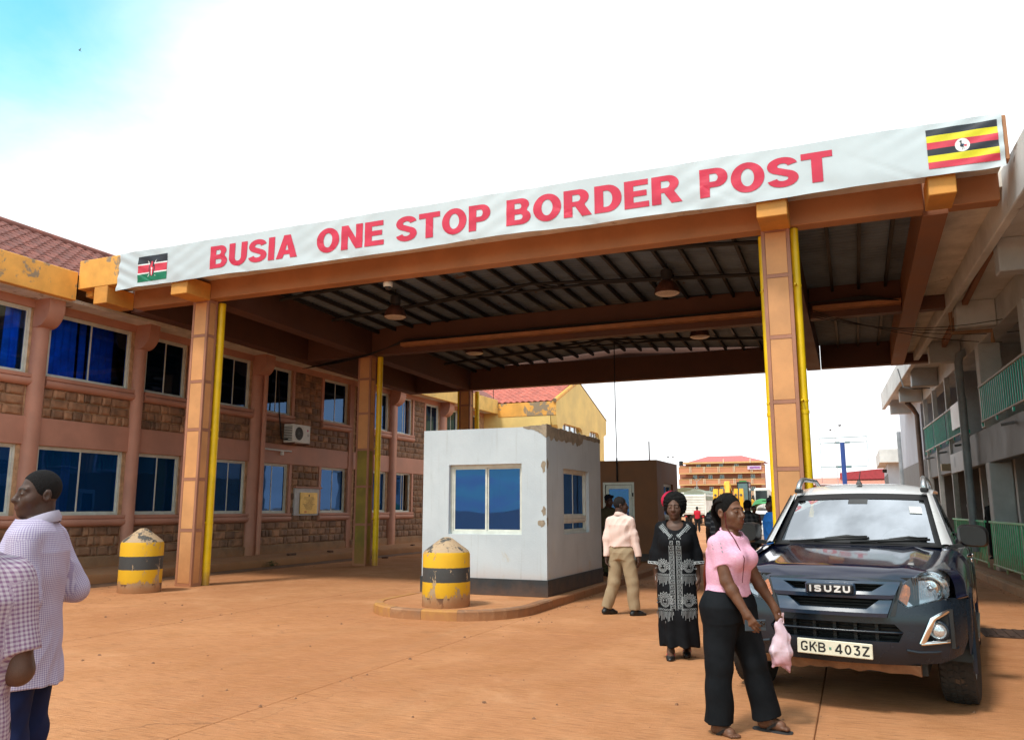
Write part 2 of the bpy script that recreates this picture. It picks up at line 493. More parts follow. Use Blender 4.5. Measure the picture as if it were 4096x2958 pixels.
# ------------------------------------------------------------------ the canopy over the border lanes
canopy = thing('border_post_canopy', 'brown concrete canopy on panelled columns spanning the vehicle lanes', 'canopy', (-6.6, 12.8, 0))
def cz(y): return 5.88 - .019 * (y - 12.81)
ROWS = [12.81, 19.10, 25.50]
COLX = [(-12.68, -12.26), (-1.10, -.67)]
SOFF = lambda: mat('pale_soffit_paint', (.70, .66, .60), .8, var=.2, scale=2, bump=.15, spots=((.26, .19, .14), .55, 2))
DARK = lambda: mat('shaded_beam_and_trim_brown', (.115, .048, .031), .65, var=.16, scale=1.5, bump=.06)  # beam brown darkened to stand in for canopy shade; reused on small trim
B('front_beam', BEAM(), canopy, (-14.43, 1.22, 12.83, 13.12, 5.88, 6.31), (1.56, 2.2, 12.83, 13.12, 5.88, 6.31), bev=.012)
B('fascia', OCHRE(), canopy, (-15.3, -14.02, 12.11, 12.32, 6.22, 6.86), bev=.012)
B('fascia', BEAM(), canopy, (-14.02, 2.24, 12.13, 12.32, 6.2, 6.845), bev=.012)
B('fascia', OCHRE(), canopy, (-15.3, -15.1, 12.32, 26.0, 6.1, 6.84), bev=.01)
B('overhang_soffit', SOFF(), canopy, (-15.1, 2.2, 12.32, 12.83, 6.28, 6.4))
B('overhang_soffit', BEAM(), canopy, (-14.43, 1.22, 13.12, 13.3, 6.311, 6.4))
for x0, x1 in COLX + [(-14.81, -14.43), (1.22, 1.56)]:
    B('beam_end', mat('peeling_ochre_paint', (.66, .29, .055), .65, var=.18, scale=2, spots=((.72, .66, .58), .35, 7)), canopy, (x0 + .01, x1 + .02, 12.16 if x0 > -14.8 else 12.112, 12.829, 5.84, 6.2 if x0 > -14.8 else 6.219), bev=.012)
# cross beams over the inner rows
for r in (1, 2):
    y = ROWS[r]; zb = cz(y)
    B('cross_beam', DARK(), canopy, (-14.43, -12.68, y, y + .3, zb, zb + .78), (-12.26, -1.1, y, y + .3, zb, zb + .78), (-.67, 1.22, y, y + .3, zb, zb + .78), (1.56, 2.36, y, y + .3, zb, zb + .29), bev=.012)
# side beams (they fall slightly towards the back)
def sloped(b, x0, x1, y0, y1, h):
    vs = [(x, y, cz(y) + dz) for x in (x0, x1) for y in (y0, y1) for dz in (0, h)]
    b.add(vs, [(0, 1, 3, 2), (4, 6, 7, 5), (0, 4, 5, 1), (2, 3, 7, 6), (0, 2, 6, 4), (1, 5, 7, 3)])
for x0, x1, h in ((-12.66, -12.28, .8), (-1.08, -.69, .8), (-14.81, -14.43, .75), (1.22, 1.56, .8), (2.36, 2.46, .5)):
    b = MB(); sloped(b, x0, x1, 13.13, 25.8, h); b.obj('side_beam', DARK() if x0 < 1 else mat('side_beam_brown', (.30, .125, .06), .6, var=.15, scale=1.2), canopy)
b = MB(); sloped(b, 1.56, 2.36, 13.12, 25.8, .3); o = b.obj('edge_slab', SOFF(), canopy)
for v in o.data.vertices: v.co.z += .30
b = MB(); sloped(b, -15.1, -14.81, 12.32, 26, .2)
o = b.obj('edge_slab', SOFF(), canopy)
for v in o.data.vertices: v.co.z += .35
# corrugated roof
def roofz(x, y): return cz(y) + .70 + .38 * max(0, 1 - abs(x + 6.68) / 5.6)
TIN = mat('weathered_tin_sheet', (.15, .20, .26), .55, metal=.0, var=.3, scale=1.0, bump=.1, spots=((.12, .06, .035), .45, 2.5))
b = MB(); xs = [-14.5, -12.3, -9.5, -6.68, -3.9, -1.0, 1.3]
b.grid(lambda u, v: (lambda y, x: (x, y, roofz(x, y) + .02 * math.sin(2 * math.pi * y / .17)))(13.12 + 12.4 * u, xs[round(v * 6)]), 73 * 6, 6)
b.obj('roof_sheet', TIN, canopy, smooth=True)
b = MB(); b.add([(-12.3, 25.62, cz(25.6) + .7), (-6.68, 25.62, cz(25.6) + 1.3), (-1, 25.62, cz(25.6) + .7), (-1, 25.7, cz(25.6) + .7), (-6.68, 25.7, cz(25.6) + 1.3), (-12.3, 25.7, cz(25.6) + .7)], [(0, 1, 2), (3, 4, 5), (0, 1, 4, 5), (1, 2, 3, 4), (0, 2, 3, 5)]).obj('gable_gap_infill', DARK(), canopy)  # added infill above the far beam, blocks sky light through the ridge gap
# purlins along the lanes, trusses across
for k in range(29):
    x = -14.2 + k * .54
    if any(x0 - .05 < x < x1 + .05 for x0, x1 in COLX): continue
    b = MB(); vs = [(xx, y, roofz(x, y) - .035 - dz) for xx in (x - .03, x + .03) for y in (13.13, 25.5) for dz in (.09, 0)]
    b.add(vs, [(0, 1, 3, 2), (4, 6, 7, 5), (0, 4, 5, 1), (2, 3, 7, 6), (0, 2, 6, 4), (1, 5, 7, 3)]).obj('purlin', mat('dark_steel', (.03, .03, .032), .6, metal=.3, var=.3), canopy)
for y in (15.0, 17.1, 21.2, 23.4):
    b = MB(); r = .035
    zt = lambda x: roofz(x, y) - .17
    zb = cz(y) + .42
    nodes = [-12.2, -10.3, -8.5, -6.68, -4.86, -3.0, -1.15]
    for i in range(6):
        b.cyl((nodes[i], y, zt(nodes[i])), (nodes[i + 1], y, zt(nodes[i + 1])), r, n=6)
    b.cyl((-12.2, y, zb + .1), (-8.5, y, zb + .32), r * .8, n=6); b.cyl((-4.86, y, zb + .32), (-1.15, y, zb + .1), r * .8, n=6)
    b.cyl((-8.5, y, zb + .32), (-4.86, y, zb + .32), r * .8, n=6)
    for x, a, zz in ((-10.3, -11.2, .16), (-10.3, -9.4, .27), (-8.5, -8.5, .32), (-8.5, -7.4, .32), (-6.68, -7.4, .32), (-6.68, -5.9, .32), (-4.86, -5.9, .32), (-4.86, -4.86, .32), (-3.0, -4.0, .27), (-3.0, -2.1, .16)):
        b.cyl((x, y, zt(x)), (a, y, zb + zz), r * .7, n=6)
    b.obj('truss', MATS['dark_steel'], canopy)
# cable tray and its cables on the middle beam
B('cable_tray', mat('cable_tray_paint', (.44, .20, .09), .6, var=.2), canopy, (-11.2, -1.15, 18.86, 19.098, 5.90, 6.0), (-.6, 1.2, 18.86, 19.098, 5.90, 6.0), bev=.006)
def sag_cable(p, q, sag, n=14, wob=.0, rr=None):
    P, Q = Vector(p), Vector(q); res = []
    for i in range(n + 1):
        t = i / n; v = P.lerp(Q, t); v.z -= sag * 4 * t * (1 - t)
        if wob and rr: v += Vector((0, rr.uniform(-wob, wob), rr.uniform(-wob, wob)))
        res.append(v)
    return res
RUB = mat('black_rubber', (.012, .012, .013), .55, var=.2, bump=0)
# columns with framed panels
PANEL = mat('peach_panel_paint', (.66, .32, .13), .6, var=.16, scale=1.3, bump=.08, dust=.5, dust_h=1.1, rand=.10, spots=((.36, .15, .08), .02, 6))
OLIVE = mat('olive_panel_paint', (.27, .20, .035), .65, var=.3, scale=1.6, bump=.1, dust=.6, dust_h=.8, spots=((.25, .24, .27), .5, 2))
FRAMEM = mat('column_frame_paint', (.40, .180, .112), .6, var=.18, scale=2, bump=.1, dust=.5, dust_h=.9, rand=.05, spots=((.52, .36, .28), .1, 12))
ZP = [.03, 1.10, 2.12, 3.13, 4.13, 5.10, 5.84]
for ci, (x0, x1) in enumerate(COLX):
    for ri, y0 in enumerate(ROWS):
        if ci == 1 and ri: x0, x1 = -1.10 - .24 * ri, -.67 - .24 * ri          # the right-hand row stands slightly askew
        y1 = y0 + .28; zt = cz(y0)
        core = B('column', FRAMEM, canopy, (x0 + .014, x1 - .014, y0 + .014, y1 - .014, 0, zt))
        f = MB(); w = .055
        for xx in (x0, x1 - w):
            for yy in (y0, y1 - w): f.box(xx, xx + w, yy, yy + w, 0, zt, bev=.004)
        for z in ZP:
            z2 = min(z + .028, zt - .004)
            f.box(x0 + w, x1 - w, y0 + .001, y0 + .014, z - .028, z2); f.box(x0 + w, x1 - w, y1 - .014, y1 - .001, z - .028, z2)
            f.box(x0 + .001, x0 + .014, y0 + w, y1 - w, z - .028, z2); f.box(x1 - .014, x1 - .001, y0 + w, y1 - w, z - .028, z2)
        f.obj('frame', FRAMEM, core)
        for i in range(len(ZP) - 1):
            za, zc_ = ZP[i] + .033, min(ZP[i + 1], zt - .02) - .033
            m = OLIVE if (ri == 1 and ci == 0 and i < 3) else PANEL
            p = .006
            B('panel', m, core, (x0 + w + .004, x1 - w - .004, y0 + p, y0 + .0139, za, zc_), bev=.002)
            B('panel', m, core, (x0 + w + .004, x1 - w - .004, y1 - .0139, y1 - p, za, zc_), bev=.002)
            B('panel', m, core, (x0 + p, x0 + .0139, y0 + w + .004, y1 - w - .004, za, zc_), bev=.002)
            B('panel', m, core, (x1 - .0139, x1 - p, y0 + w + .004, y1 - w - .004, za, zc_), bev=.002)
YEL = mat('yellow_pipe_paint', (.90, .60, .004), .42, var=.12, scale=2.5, bump=.05, dust=.75, dust_h=.55, spots=((.22, .12, .03), .12, 9))
for x, y in ((-12.29, 13.24), (-1.115, 13.17), (-.615, 12.98), (-12.16, 19.42), (-12.78, 25.75), (-12.18, 25.92)):
    pr_ = .080 if x < -5 else .062; b = MB(); b.cyl((x, y, .0), (x, y, cz(y) - .005), pr_, n=20); b.lathe([(pr_ + .001, 0), (pr_ + .008, .002), (pr_ + .009, .05), (pr_ + .001, .055)], 20, (x, y, 2.95))
    pp = b.obj('drain_pipe', YEL, canopy, smooth=45)
    for z in (1.25, 3.15, 4.95):
        c_ = MB(); c_.cyl((x, y - .03, z), (x - .02, y - .16, z), .014, n=8); c_.lathe([(pr_ + .001, -.015), (pr_ + .006, -.015), (pr_ + .006, .015), (pr_ + .001, .015)], 16, (x, y, z))
        c_.obj('clamp', YEL, pp)
bun = thing('cable_bundle', 'bundle of black cables strung along the middle canopy beam', 'cables', (-11.2, 18.9, 5.9))
for k, (zz, yy) in enumerate(((6.02, 18.9), (6.035, 18.94), (6.05, 18.9), (6.03, 18.98), (6.06, 18.95))):
    rr = random.Random(k); b = MB()
    pts = [(-15.2, 19.9 + .1 * k, 5.70 + .03 * k), (-13.6, 19.2, 5.62 + .02 * k), (-12.2, 18.78, 5.68 + .012 * k), (-11.6, 18.8, 5.86)] + [(-11.1 + i * .62, yy, zz + rr.uniform(-.01, .035)) for i in range(17)] + [(-.4, 18.86, 6.08), (.5, 18.86, 6.12 - k * .02), (1.15, 18.83, 5.95)]
    b.tube([Vector(p) for p in pts], .011, 6)
    b.obj('cable', RUB, bun, smooth=True)
bun2 = thing('cable_bundle', 'thin black cables sagging from the canopy to the grey building', 'cables', (-.6, 18.9, 5.8))
for k in range(4):
    rr = random.Random(k + 20); b = MB()
    b.tube(sag_cable((-.6, 18.9, 5.9 - .05 * k), (3.4 + .2 * k, 21.5 - k, 5.35 + .05 * k), .18 + .06 * k, 12), .009, 6)
    b.obj('cable', RUB, bun2, smooth=True)
# hanging flex from the far beam down to the brown booth, with a conduit end
b = MB(); b.tube([(-6.02, 21.92, 6.2), (-6.02, 21.9, 4.3), (-6.0, 21.88, 3.0), (-6.0, 21.87, 2.26)], .014, 6); b.cyl((-6.0, 21.87, 2.9), (-6.0, 21.87, 2.26), .024, n=8)
tag(b.obj('cable', RUB, None, smooth=True), 'single black cable dropping from the roof to the brown booth', 'cable')
b = MB(); b.cyl((-9.6, 18.84, 6.1), (-9.6, 18.84, 5.3), .008, n=5)

# pendant lamps
LAMP = mat('rusty_lamp_shade', (.16, .07, .05), .5, metal=.4, var=.3, scale=10)
LGL = mat('ribbed_lamp_glass', (.62, .52, .44), .35, var=.2, scale=30, coords='Object')
for (x, y, z), lab in (((-9.74, 16.15, 5.98), 'pendant lamp nearest the left column, under the canopy front bay'), ((-3.36, 16.5, 5.98), 'pendant lamp nearest the right column, under the canopy front bay'), ((-10.01, 21.1, 6.0), 'pendant lamp behind the middle beam, above the grey booth roof'), ((-3.51, 21.3, 6.0), 'pendant lamp behind the middle beam, nearest the right column')):
    t = thing('pendant_lamp', lab, 'lamp', (x, y, z), group='pendant lamps under the canopy')
    b = MB(); b.lathe([(.27, 0), (.262, .04), (.23, .14), (.16, .24), (.10, .28)], 24); b.obj('shade', LAMP, t, smooth=40, local=True)
    b = MB(); b.lathe([(.10, .28), (.10, .30), (.125, .31), (.125, .5), (.10, .52), (.03, .53)], 16); b.obj('ballast_housing', mat('lamp_housing', (.05, .05, .055), .5, metal=.3), t, smooth=40, local=True)
    b = MB(); b.lathe([(.255, .006), (.20, -.025), (.1, -.04), (.001, -.045)], 24); b.obj('lens', LGL, t, smooth=40, local=True)
    b = MB(); b.cyl((0, 0, .52), (0, 0, roofz(x, y) - z - .03), .012, n=6); b.obj('hanger', MATS['dark_steel'], t, local=True)
t = thing('dome_camera', 'small white dome security camera under the front beam', 'camera', (-8.14, 13.2, 5.865))
b = MB(); b.lathe([(.001, .02), (.09, .015), (.095, -.01), (.09, -.06), (.075, -.075)], 20); b.obj('housing', mat('white_plastic', (.75, .75, .72), .4, var=.06), t, smooth=40, local=True)
b = MB(); b.lathe([(.07, -.075), (.06, -.105), (.035, -.13), (.001, -.138)], 18); b.obj('dome', mat('smoked_dome', (.03, .03, .035), .08, var=.05, bump=0), t, smooth=True, local=True)

# ------------------------------------------------------------------ banner with lettering and flags
def bwrink(x, z):
    t = max(0, (6.86 - z) / .78)
    a = .010 * math.sin(x * 1.7 + 2.0 * math.sin(x * .31)) * t + .006 * math.sin(7 * x + 9 * z + 1.5 * math.sin(3 * x)) * t * t
    a += .008 * math.sin(x * 2.9 + 14 * z) * t ** 3 + .004 * math.sin(x * 11 - 22 * z) * math.sin(x * .9) ** 2
    for ex, sg in ((-14.08, 1), (2.18, -1)):
        d = abs(x - ex); a += .014 * math.exp(-d * 1.6) * math.sin(d * 12 + z * 26)
    for k in range(7):
        sx_ = -13.2 + 2.35 * k; d = (x - sx_) + (z - 6.2) * 1.8
        a -= .014 * math.exp(-(d / .05) ** 2) * t ** 1.5
    return -a * .9
def bpt(x, z, d=0.0): return (x, 12.085 + bwrink(x, z) + d - (.002 if d < 0 else 0), z)
BANM = mat('white_vinyl', (.51, .565, .60), .5, var=.05, scale=1.2, bump=.06, bscale=9, spots=((.42, .44, .46), .12, 9))
b = MB()
def banf(u, v):
    x = -14.06 + 16.24 * u
    zt = 6.862 + .006 * math.sin(x * 3.1); zb = 6.085 + .008 * math.sin(x * 2.2 + 1) + .012 * math.sin(x * .9)
    if u < .03: zb -= .04 * (1 - u / .03)
    return bpt(x + (-.06 * (1 - v) * max(0, 1 - u / .02)), zb + (zt - zb) * v)
banner = MB().grid(banf, 420, 18).obj('banner', BANM, None, smooth=True)
tag(banner, 'long white vinyl banner with red lettering and two flags on the canopy front', 'banner')
INV[banner] = Matrix()
def cat_rom(p, n=7):
    q = [p[0]] + list(p) + [p[-1]]; r = []
    for i in range(1, len(q) - 2):
        for k in range(n):
            t = k / n; a, b_, c, d = q[i - 1], q[i], q[i + 1], q[i + 2]
            r.append(tuple(.5 * (2 * b_[j] + (c[j] - a[j]) * t + (2 * a[j] - 5 * b_[j] + 4 * c[j] - d[j]) * t * t + (3 * b_[j] - a[j] - 3 * c[j] + d[j]) * t ** 3) for j in (0, 1)))
    return r + [p[-1]]
def arcp(cx, cy, rx, ry, a0, a1, n=14): return [(cx + rx * math.cos(math.radians(a0 + (a1 - a0) * i / n)), cy + ry * math.sin(math.radians(a0 + (a1 - a0) * i / n))) for i in range(n + 1)]
def glyph(ch, t):
    h = t / 2
    if ch == 'I': return t, [[(h, 0), (h, 1)]]
    if ch == 'T': return .72, [[(0, 1 - h), (.72, 1 - h)], [(.36, 0), (.36, 1 - t)]]
    if ch == 'E': return .64, [[(h, 0), (h, 1)], [(h, 1 - h), (.62, 1 - h)], [(h, .5), (.59, .5)], [(h, h), (.64, h)]]
    if ch == 'U': return .74, [[(h, 1), (h, .6)] + arcp(.37, .37, .37 - h, .37 - h + .01, 180, 360) + [(.74 - h, .6), (.74 - h, 1)]]
    if ch in 'O': return .82, [arcp(.41, .5, .41 - h, .515 - h, 90, 450, 36)]
    if ch == '0': return .60, [arcp(.30, .5, .30 - h, .5 - h, 90, 450, 30)]
    if ch == 'D': return .74, [[(h, 0), (h, 1)], [(h, 1 - h), (.34, 1 - h)] + arcp(.34, .5, .40 - h, .5 - h, 90, -90) + [(h, h)]]
    if ch == 'B': return .72, [[(h, 0), (h, 1)], [(h, 1 - h), (.38, 1 - h)] + arcp(.40, .755 - h / 2, .28 - h, .245 - h / 2, 90, -90, 10) + [(h, .51)], [(.3, .50)] + arcp(.42, .25 + h / 2, .30 - h, .25 - h / 2, 90, -90, 10) + [(h, h)]]
    if ch == 'P': return .69, [[(h, 0), (h, 1)], [(h, 1 - h), (.38, 1 - h)] + arcp(.39, .70 - h / 2, .30 - h, .30 - h / 2, 90, -90, 12) + [(h, .40)]]
    if ch == 'R': return .76, [[(h, 0), (h, 1)], [(h, 1 - h), (.38, 1 - h)] + arcp(.41, .73 - h / 2, .30 - h, .27 - h / 2, 90, -90, 12) + [(h, .46)], cat_rom([(.40, .44), (.50, .33), (.66, 0)])]
    if ch == 'S': return .70, [cat_rom([(.70 - h, .70), (.53, 1 - h - .02), (.35, 1 - h + .01), (.16, 1 - h - .03), (h + .01, .73), (.19, .58), (.36, .52), (.53, .45), (.70 - h, .29), (.55, h + .02), (.35, h - .01), (.16, h + .03), (h - .02, .30)])]
    if ch == 'N': return .76, [[(h, 0), (h, 1)], [(.76 - h, 0), (.76 - h, 1)], [(h * 1.1, .99), (.76 - h * 1.1, .01)]]
    if ch == 'A': return .80, [[(h * .95, 0), (.385, 1)], [(.415, 1), (.80 - h * .95, 0)], [(.2, .27), (.6, .27)]]
    if ch == 'G': return .66, [cat_rom([(.62, .74), (.50, 1 - h), (.30, 1 - h + .01), (h + .02, .80), (h, .5), (h + .02, .2), (.30, h - .01), (.52, h + .03), (.66 - h, .2), (.66 - h, .42)]), [(.36, .42), (.66, .42)]]
    if ch == 'K': return .66, [[(h, 0), (h, 1)], [(t, .42), (.60, 1)], [(.27, .60), (.62, 0)]]
    if ch == '4': return .64, [[(.46, 0), (.46, 1)], [(.44, .98), (.05, .28)], [(.0, .27), (.64, .27)]]
    if ch == '3': return .56, [cat_rom([(.02, 1 - h), (.46, 1 - h), (.26, .60), (.44, .50), (.56 - h, .30), (.42, h + .03), (.24, h), (.04, .2)])]
    if ch == 'Z': return .60, [[(.0, 1 - h), (.60, 1 - h)], [(.53, 1 - h), (.07, h)], [(.0, h), (.60, h)]]
    return .35, []
def stroke(b, pts, t, fun, sx, sy, ox, oy, lay):
    n = len(pts); L = []; R = []
    closed = math.dist(pts[0], pts[-1]) < 1e-6
    P2 = [(p[0] * sx, p[1] * sy) for p in pts]; t2 = t * sy
    fine = [P2[0]]
    for i in range(1, n):
        m = max(1, int(math.dist(P2[i - 1], P2[i]) / .09))
        for k in range(1, m + 1): fine.append((P2[i - 1][0] + (P2[i][0] - P2[i - 1][0]) * k / m, P2[i - 1][1] + (P2[i][1] - P2[i - 1][1]) * k / m))
    n = len(fine)
    for i, p in enumerate(fine):
        a = fine[i - 1] if i else (fine[-2] if closed else p); c = fine[i + 1] if i < n - 1 else (fine[1] if closed else p)
        def unit(d):
            l = math.hypot(*d) or 1; return (d[0] / l, d[1] / l)
        d1 = unit((p[0] - a[0], p[1] - a[1])) if a != p else unit((c[0] - p[0], c[1] - p[1])); d2 = unit((c[0] - p[0], c[1] - p[1])) if c != p else d1
        m = unit((d1[0] + d2[0], d1[1] + d2[1])); k = 1 / max(.5, m[0] * d1[0] + m[1] * d1[1])
        nx, ny = -m[1] * t2 / 2 * k, m[0] * t2 / 2 * k
        L.append(fun(ox + p[0] + nx, oy + p[1] + ny, lay)); R.append(fun(ox + p[0] - nx, oy + p[1] - ny, lay))
    b.rings([L, R], closed=False)
def word(txt, x0, x1, z0, h, t, fun, m, parent, name='letter', gap=.13, each=True):
    ws = [glyph(c, t) for c in txt]
    nat = sum(w for w, _ in ws) + gap * (len(txt) - 1)
    k = (x1 - x0) / nat; x = x0; allb = MB()
    for (w, st), ch in zip(ws, txt):
        b = MB() if each else allb
        for i, s_ in enumerate(st): stroke(b, s_, t, fun, k, h, x, z0, -.004 - .0006 * i)
        if each and st: b.obj(name, m, parent, local=True, fix=False)
        x += (w + gap) * k
    if not each: allb.obj(name, m, parent, local=True, fix=False)
REDV = mat('red_vinyl_print', (.56, .014, .055), .5, var=.08, scale=4, bump=.04)
def heavy(ch):
    """outline and counters of a heavy grotesque capital, unit height"""
    t = .255
    if ch == 'I': return t, [(0, 0), (t, 0), (t, 1), (0, 1)], []
    if ch == 'T': return .74, [(.24, 0), (.50, 0), (.50, .79), (.74, .79), (.74, 1), (0, 1), (0, .79), (.24, .79)], []
    if ch == 'E': return .68, [(0, 0), (.68, 0), (.68, .205), (t, .205), (t, .41), (.62, .41), (.62, .61), (t, .61), (t, .795), (.66, .795), (.66, 1), (0, 1)], []
    if ch == 'N': return .78, [(0, 0), (.245, 0), (.245, .57), (.53, 0), (.78, 0), (.78, 1), (.535, 1), (.535, .43), (.25, 1), (0, 1)], []
    if ch == 'A': return .84, [(0, 0), (.265, 0), (.31, .165), (.53, .165), (.575, 0), (.84, 0), (.55, 1), (.29, 1)], [[(.36, .35), (.48, .35), (.42, .62)]]
    if ch == 'O': return .84, arcp(.42, .5, .42, .515, 0, 352, 44), [arcp(.42, .5, .165, .30, 0, 350, 32)]
    if ch == 'U': return .77, [(0, 1), (0, .38)] + arcp(.385, .38, .385, .395, 180, 360, 22) + [(.77, 1), (.77 - t, 1), (.77 - t, .37)] + arcp(.385, .36, .385 - t, .165, 360, 180, 16) + [(t, 1)], []
    if ch == 'D': return .77, [(0, 0), (.35, 0)] + arcp(.36, .5, .41, .5, -90, 90, 24) + [(0, 1)], [[(t, .205), (.34, .205)] + arcp(.345, .5, .165, .295, -90, 90, 16) + [(t, .795)]]
    if ch == 'B': return .75, [(0, 0), (.43, 0)] + arcp(.45, .285, .30, .285, -90, 52, 16) + arcp(.42, .755, .28, .245, -38, 90, 14) + [(0, 1)], [[(t, .185), (.42, .185)] + arcp(.42, .292, .085, .107, -90, 90, 10) + [(t, .40)], [(t, .60), (.38, .60)] + arcp(.39, .705, .075, .105, -90, 90, 10) + [(t, .81)]]
    if ch == 'P': return .72, [(0, 0), (t, 0), (t, .335), (.42, .335)] + arcp(.42, .667, .30, .333, -90, 90, 20) + [(0, 1)], [[(t, .53), (.38, .53)] + arcp(.385, .67, .085, .14, -90, 90, 12) + [(t, .81)]]
    if ch == 'R': return .82, [(0, 0), (t, 0), (t, .385), (.335, .385), (.53, 0), (.82, 0), (.605, .42)] + arcp(.44, .70, .295, .30, -48, 90, 18) + [(0, 1)], [[(t, .56), (.40, .56)] + arcp(.405, .685, .085, .125, -90, 90, 12) + [(t, .81)]]
    c = arcp(.365, .715, .245, .185, 8, 248, 26) + arcp(.365, .285, .255, .185, 68, -172, 26)      # S
    Lp, Rp = [], []
    for i, p in enumerate(c):
        a_, b_ = c[max(0, i - 1)], c[min(len(c) - 1, i + 1)]; d = math.dist(a_, b_); nx, ny = -(b_[1] - a_[1]) / d, (b_[0] - a_[0]) / d
        w_ = .1025 + .022 * abs(nx) ** 1.5 * (1 if i not in (0,) else .8); Lp.append((p[0] + nx * w_, p[1] + ny * w_)); Rp.append((p[0] - nx * w_, p[1] - ny * w_))
    return .74, Lp + Rp[::-1], []
for txt, x0, x1 in (('BUSIA', -11.60, -9.47), ('ONE', -9.03, -7.57), ('STOP', -7.31, -5.45), ('BORDER', -5.15, -2.17), ('POST', -1.90, .02)):
    G_ = [heavy(c) for c in txt]; kx = (x1 - x0) / (sum(q[0] for q in G_) + .075 * (len(txt) - 1)); x = x0
    for wd_, ol, ho in G_:
        f_ = lambda pl: [(x + p[0] * kx, 6.243 + p[1] * .462) for p in pl]
        MB().patch(f_(ol), lambda u, v, d: bpt(u, v, -.005 + d), [f_(h_) for h_ in ho], step=.05).obj('letter', REDV, banner, local=True, fix=False)
        x += (wd_ + .075) * kx
FL = {k: mat('flag_' + k, c, .5, var=.1, scale=5, bump=.05) for k, c in dict(black=(.016, .018, .028), red=(.60, .035, .07), green=(.0, .17, .085), white=(.8, .8, .8), yellow=(.70, .62, .01), blue=(.02, .06, .14)).items()}
def rectp(b, x0, x1, z0, z1, lay): b.grid(lambda u, v: bpt(x0 + (x1 - x0) * u, z0 + (z1 - z0) * v, lay), 40, 8)
def ellp(b, cx, cz_, rx, rz, lay, a0=0, a1=360, n=20):
    pts = [(cx + rx * math.cos(math.radians(a0 + (a1 - a0) * i / n)), cz_ + rz * math.sin(math.radians(a0 + (a1 - a0) * i / n))) for i in range(n + 1)]
    b.add([bpt(cx, cz_, lay)] + [bpt(*p, lay) for p in pts], [(0, i + 1, i + 2) for i in range(n)])
b = MB(); ms = list(FL.values()); ix = {k: i for i, k in enumerate(FL)}
X0, X1, Z0, Z1 = -13.54, -12.74, 6.18, 6.72; H_ = Z1 - Z0
for k, a, c in (('green', 0, .30), ('white', .30, .35), ('red', .35, .65), ('white', .65, .70), ('black', .70, 1)):
    b.cur = ix[k]; rectp(b, X0, X1, Z0 + a * H_, Z0 + c * H_, -.004)
cx, cz_ = (X0 + X1) / 2 - .01, 6.44
b.cur = ix['white']
for s in (-1, 1):
    b.add([bpt(cx + s * .10, cz_ - .17, -.0052), bpt(cx + s * .112, cz_ - .165, -.0052), bpt(cx - s * .10, cz_ + .16, -.0052), bpt(cx - s * .112, cz_ + .15, -.0052)], [(0, 1, 2, 3)])
    b.add([bpt(cx - s * .095, cz_ + .13, -.0054), bpt(cx - s * .125, cz_ + .19, -.0054), bpt(cx - s * .078, cz_ + .14, -.0054)], [(0, 1, 2)])
b.cur = ix['black']; ellp(b, cx, cz_, .078, .16, -.006)
b.cur = ix['red']; ellp(b, cx, cz_, .052, .158, -.0068)
b.cur = ix['white']; ellp(b, cx, cz_, .017, .03, -.0076); ellp(b, cx, cz_ + .085, .013, .06, -.0076); ellp(b, cx, cz_ - .085, .013, .06, -.0076)
fl = b.obj('flag_print', ms, banner, local=True, fix=False); fl['label'] = 'flag with black, red and green bands and a shield'
b = MB(); X0, X1, Z0, Z1 = 1.25, 2.12, 6.19, 6.77; H_ = (Z1 - Z0) / 6
for i, k in enumerate(('red', 'yellow', 'black', 'red', 'yellow', 'black')):
    b.cur = ix[k]; rectp(b, X0, X1, Z0 + i * H_, Z0 + (i + 1) * H_, -.004)
cx, cz_ = 1.685, 6.48
b.cur = ix['white']; ellp(b, cx, cz_, .092, .095, -.0052)
b.cur = ix['black']; ellp(b, cx, cz_ - .008, .03, .024, -.006); ellp(b, cx - .016, cz_ + .054, .013, .012, -.006)
b.add([bpt(cx - .022, cz_ + .05, -.0064), bpt(cx - .01, cz_ + .05, -.0064), bpt(cx - .002, cz_ + .0, -.0064), bpt(cx - .022, cz_ + .0, -.0064)], [(0, 1, 2, 3)])
for dx in (-.008, .012): b.add([bpt(cx + dx, cz_ - .025, -.0064), bpt(cx + dx + .006, cz_ - .025, -.0064), bpt(cx + dx + .006, cz_ - .07, -.0064), bpt(cx + dx, cz_ - .07, -.0064)], [(0, 1, 2, 3)])
b.add([bpt(cx - .03, cz_ + .055, -.0064), bpt(cx - .045, cz_ + .05, -.0064), bpt(cx - .028, cz_ + .048, -.0064)], [(0, 1, 2)])
b.cur = ix['red']; b.add([bpt(cx + .02, cz_ + .0, -.0064), bpt(cx + .055, cz_ + .005, -.0064), bpt(cx + .05, cz_ - .03, -.0064), bpt(cx + .018, cz_ - .02, -.0064)], [(0, 1, 2, 3)])
b.cur = ix['blue']; ellp(b, cx + .004, cz_ + .004, .018, .010, -.0068)
fl = b.obj('flag_print', ms, banner, local=True, fix=False); fl['label'] = 'flag with black, yellow and red stripes and a crane in a white disc'
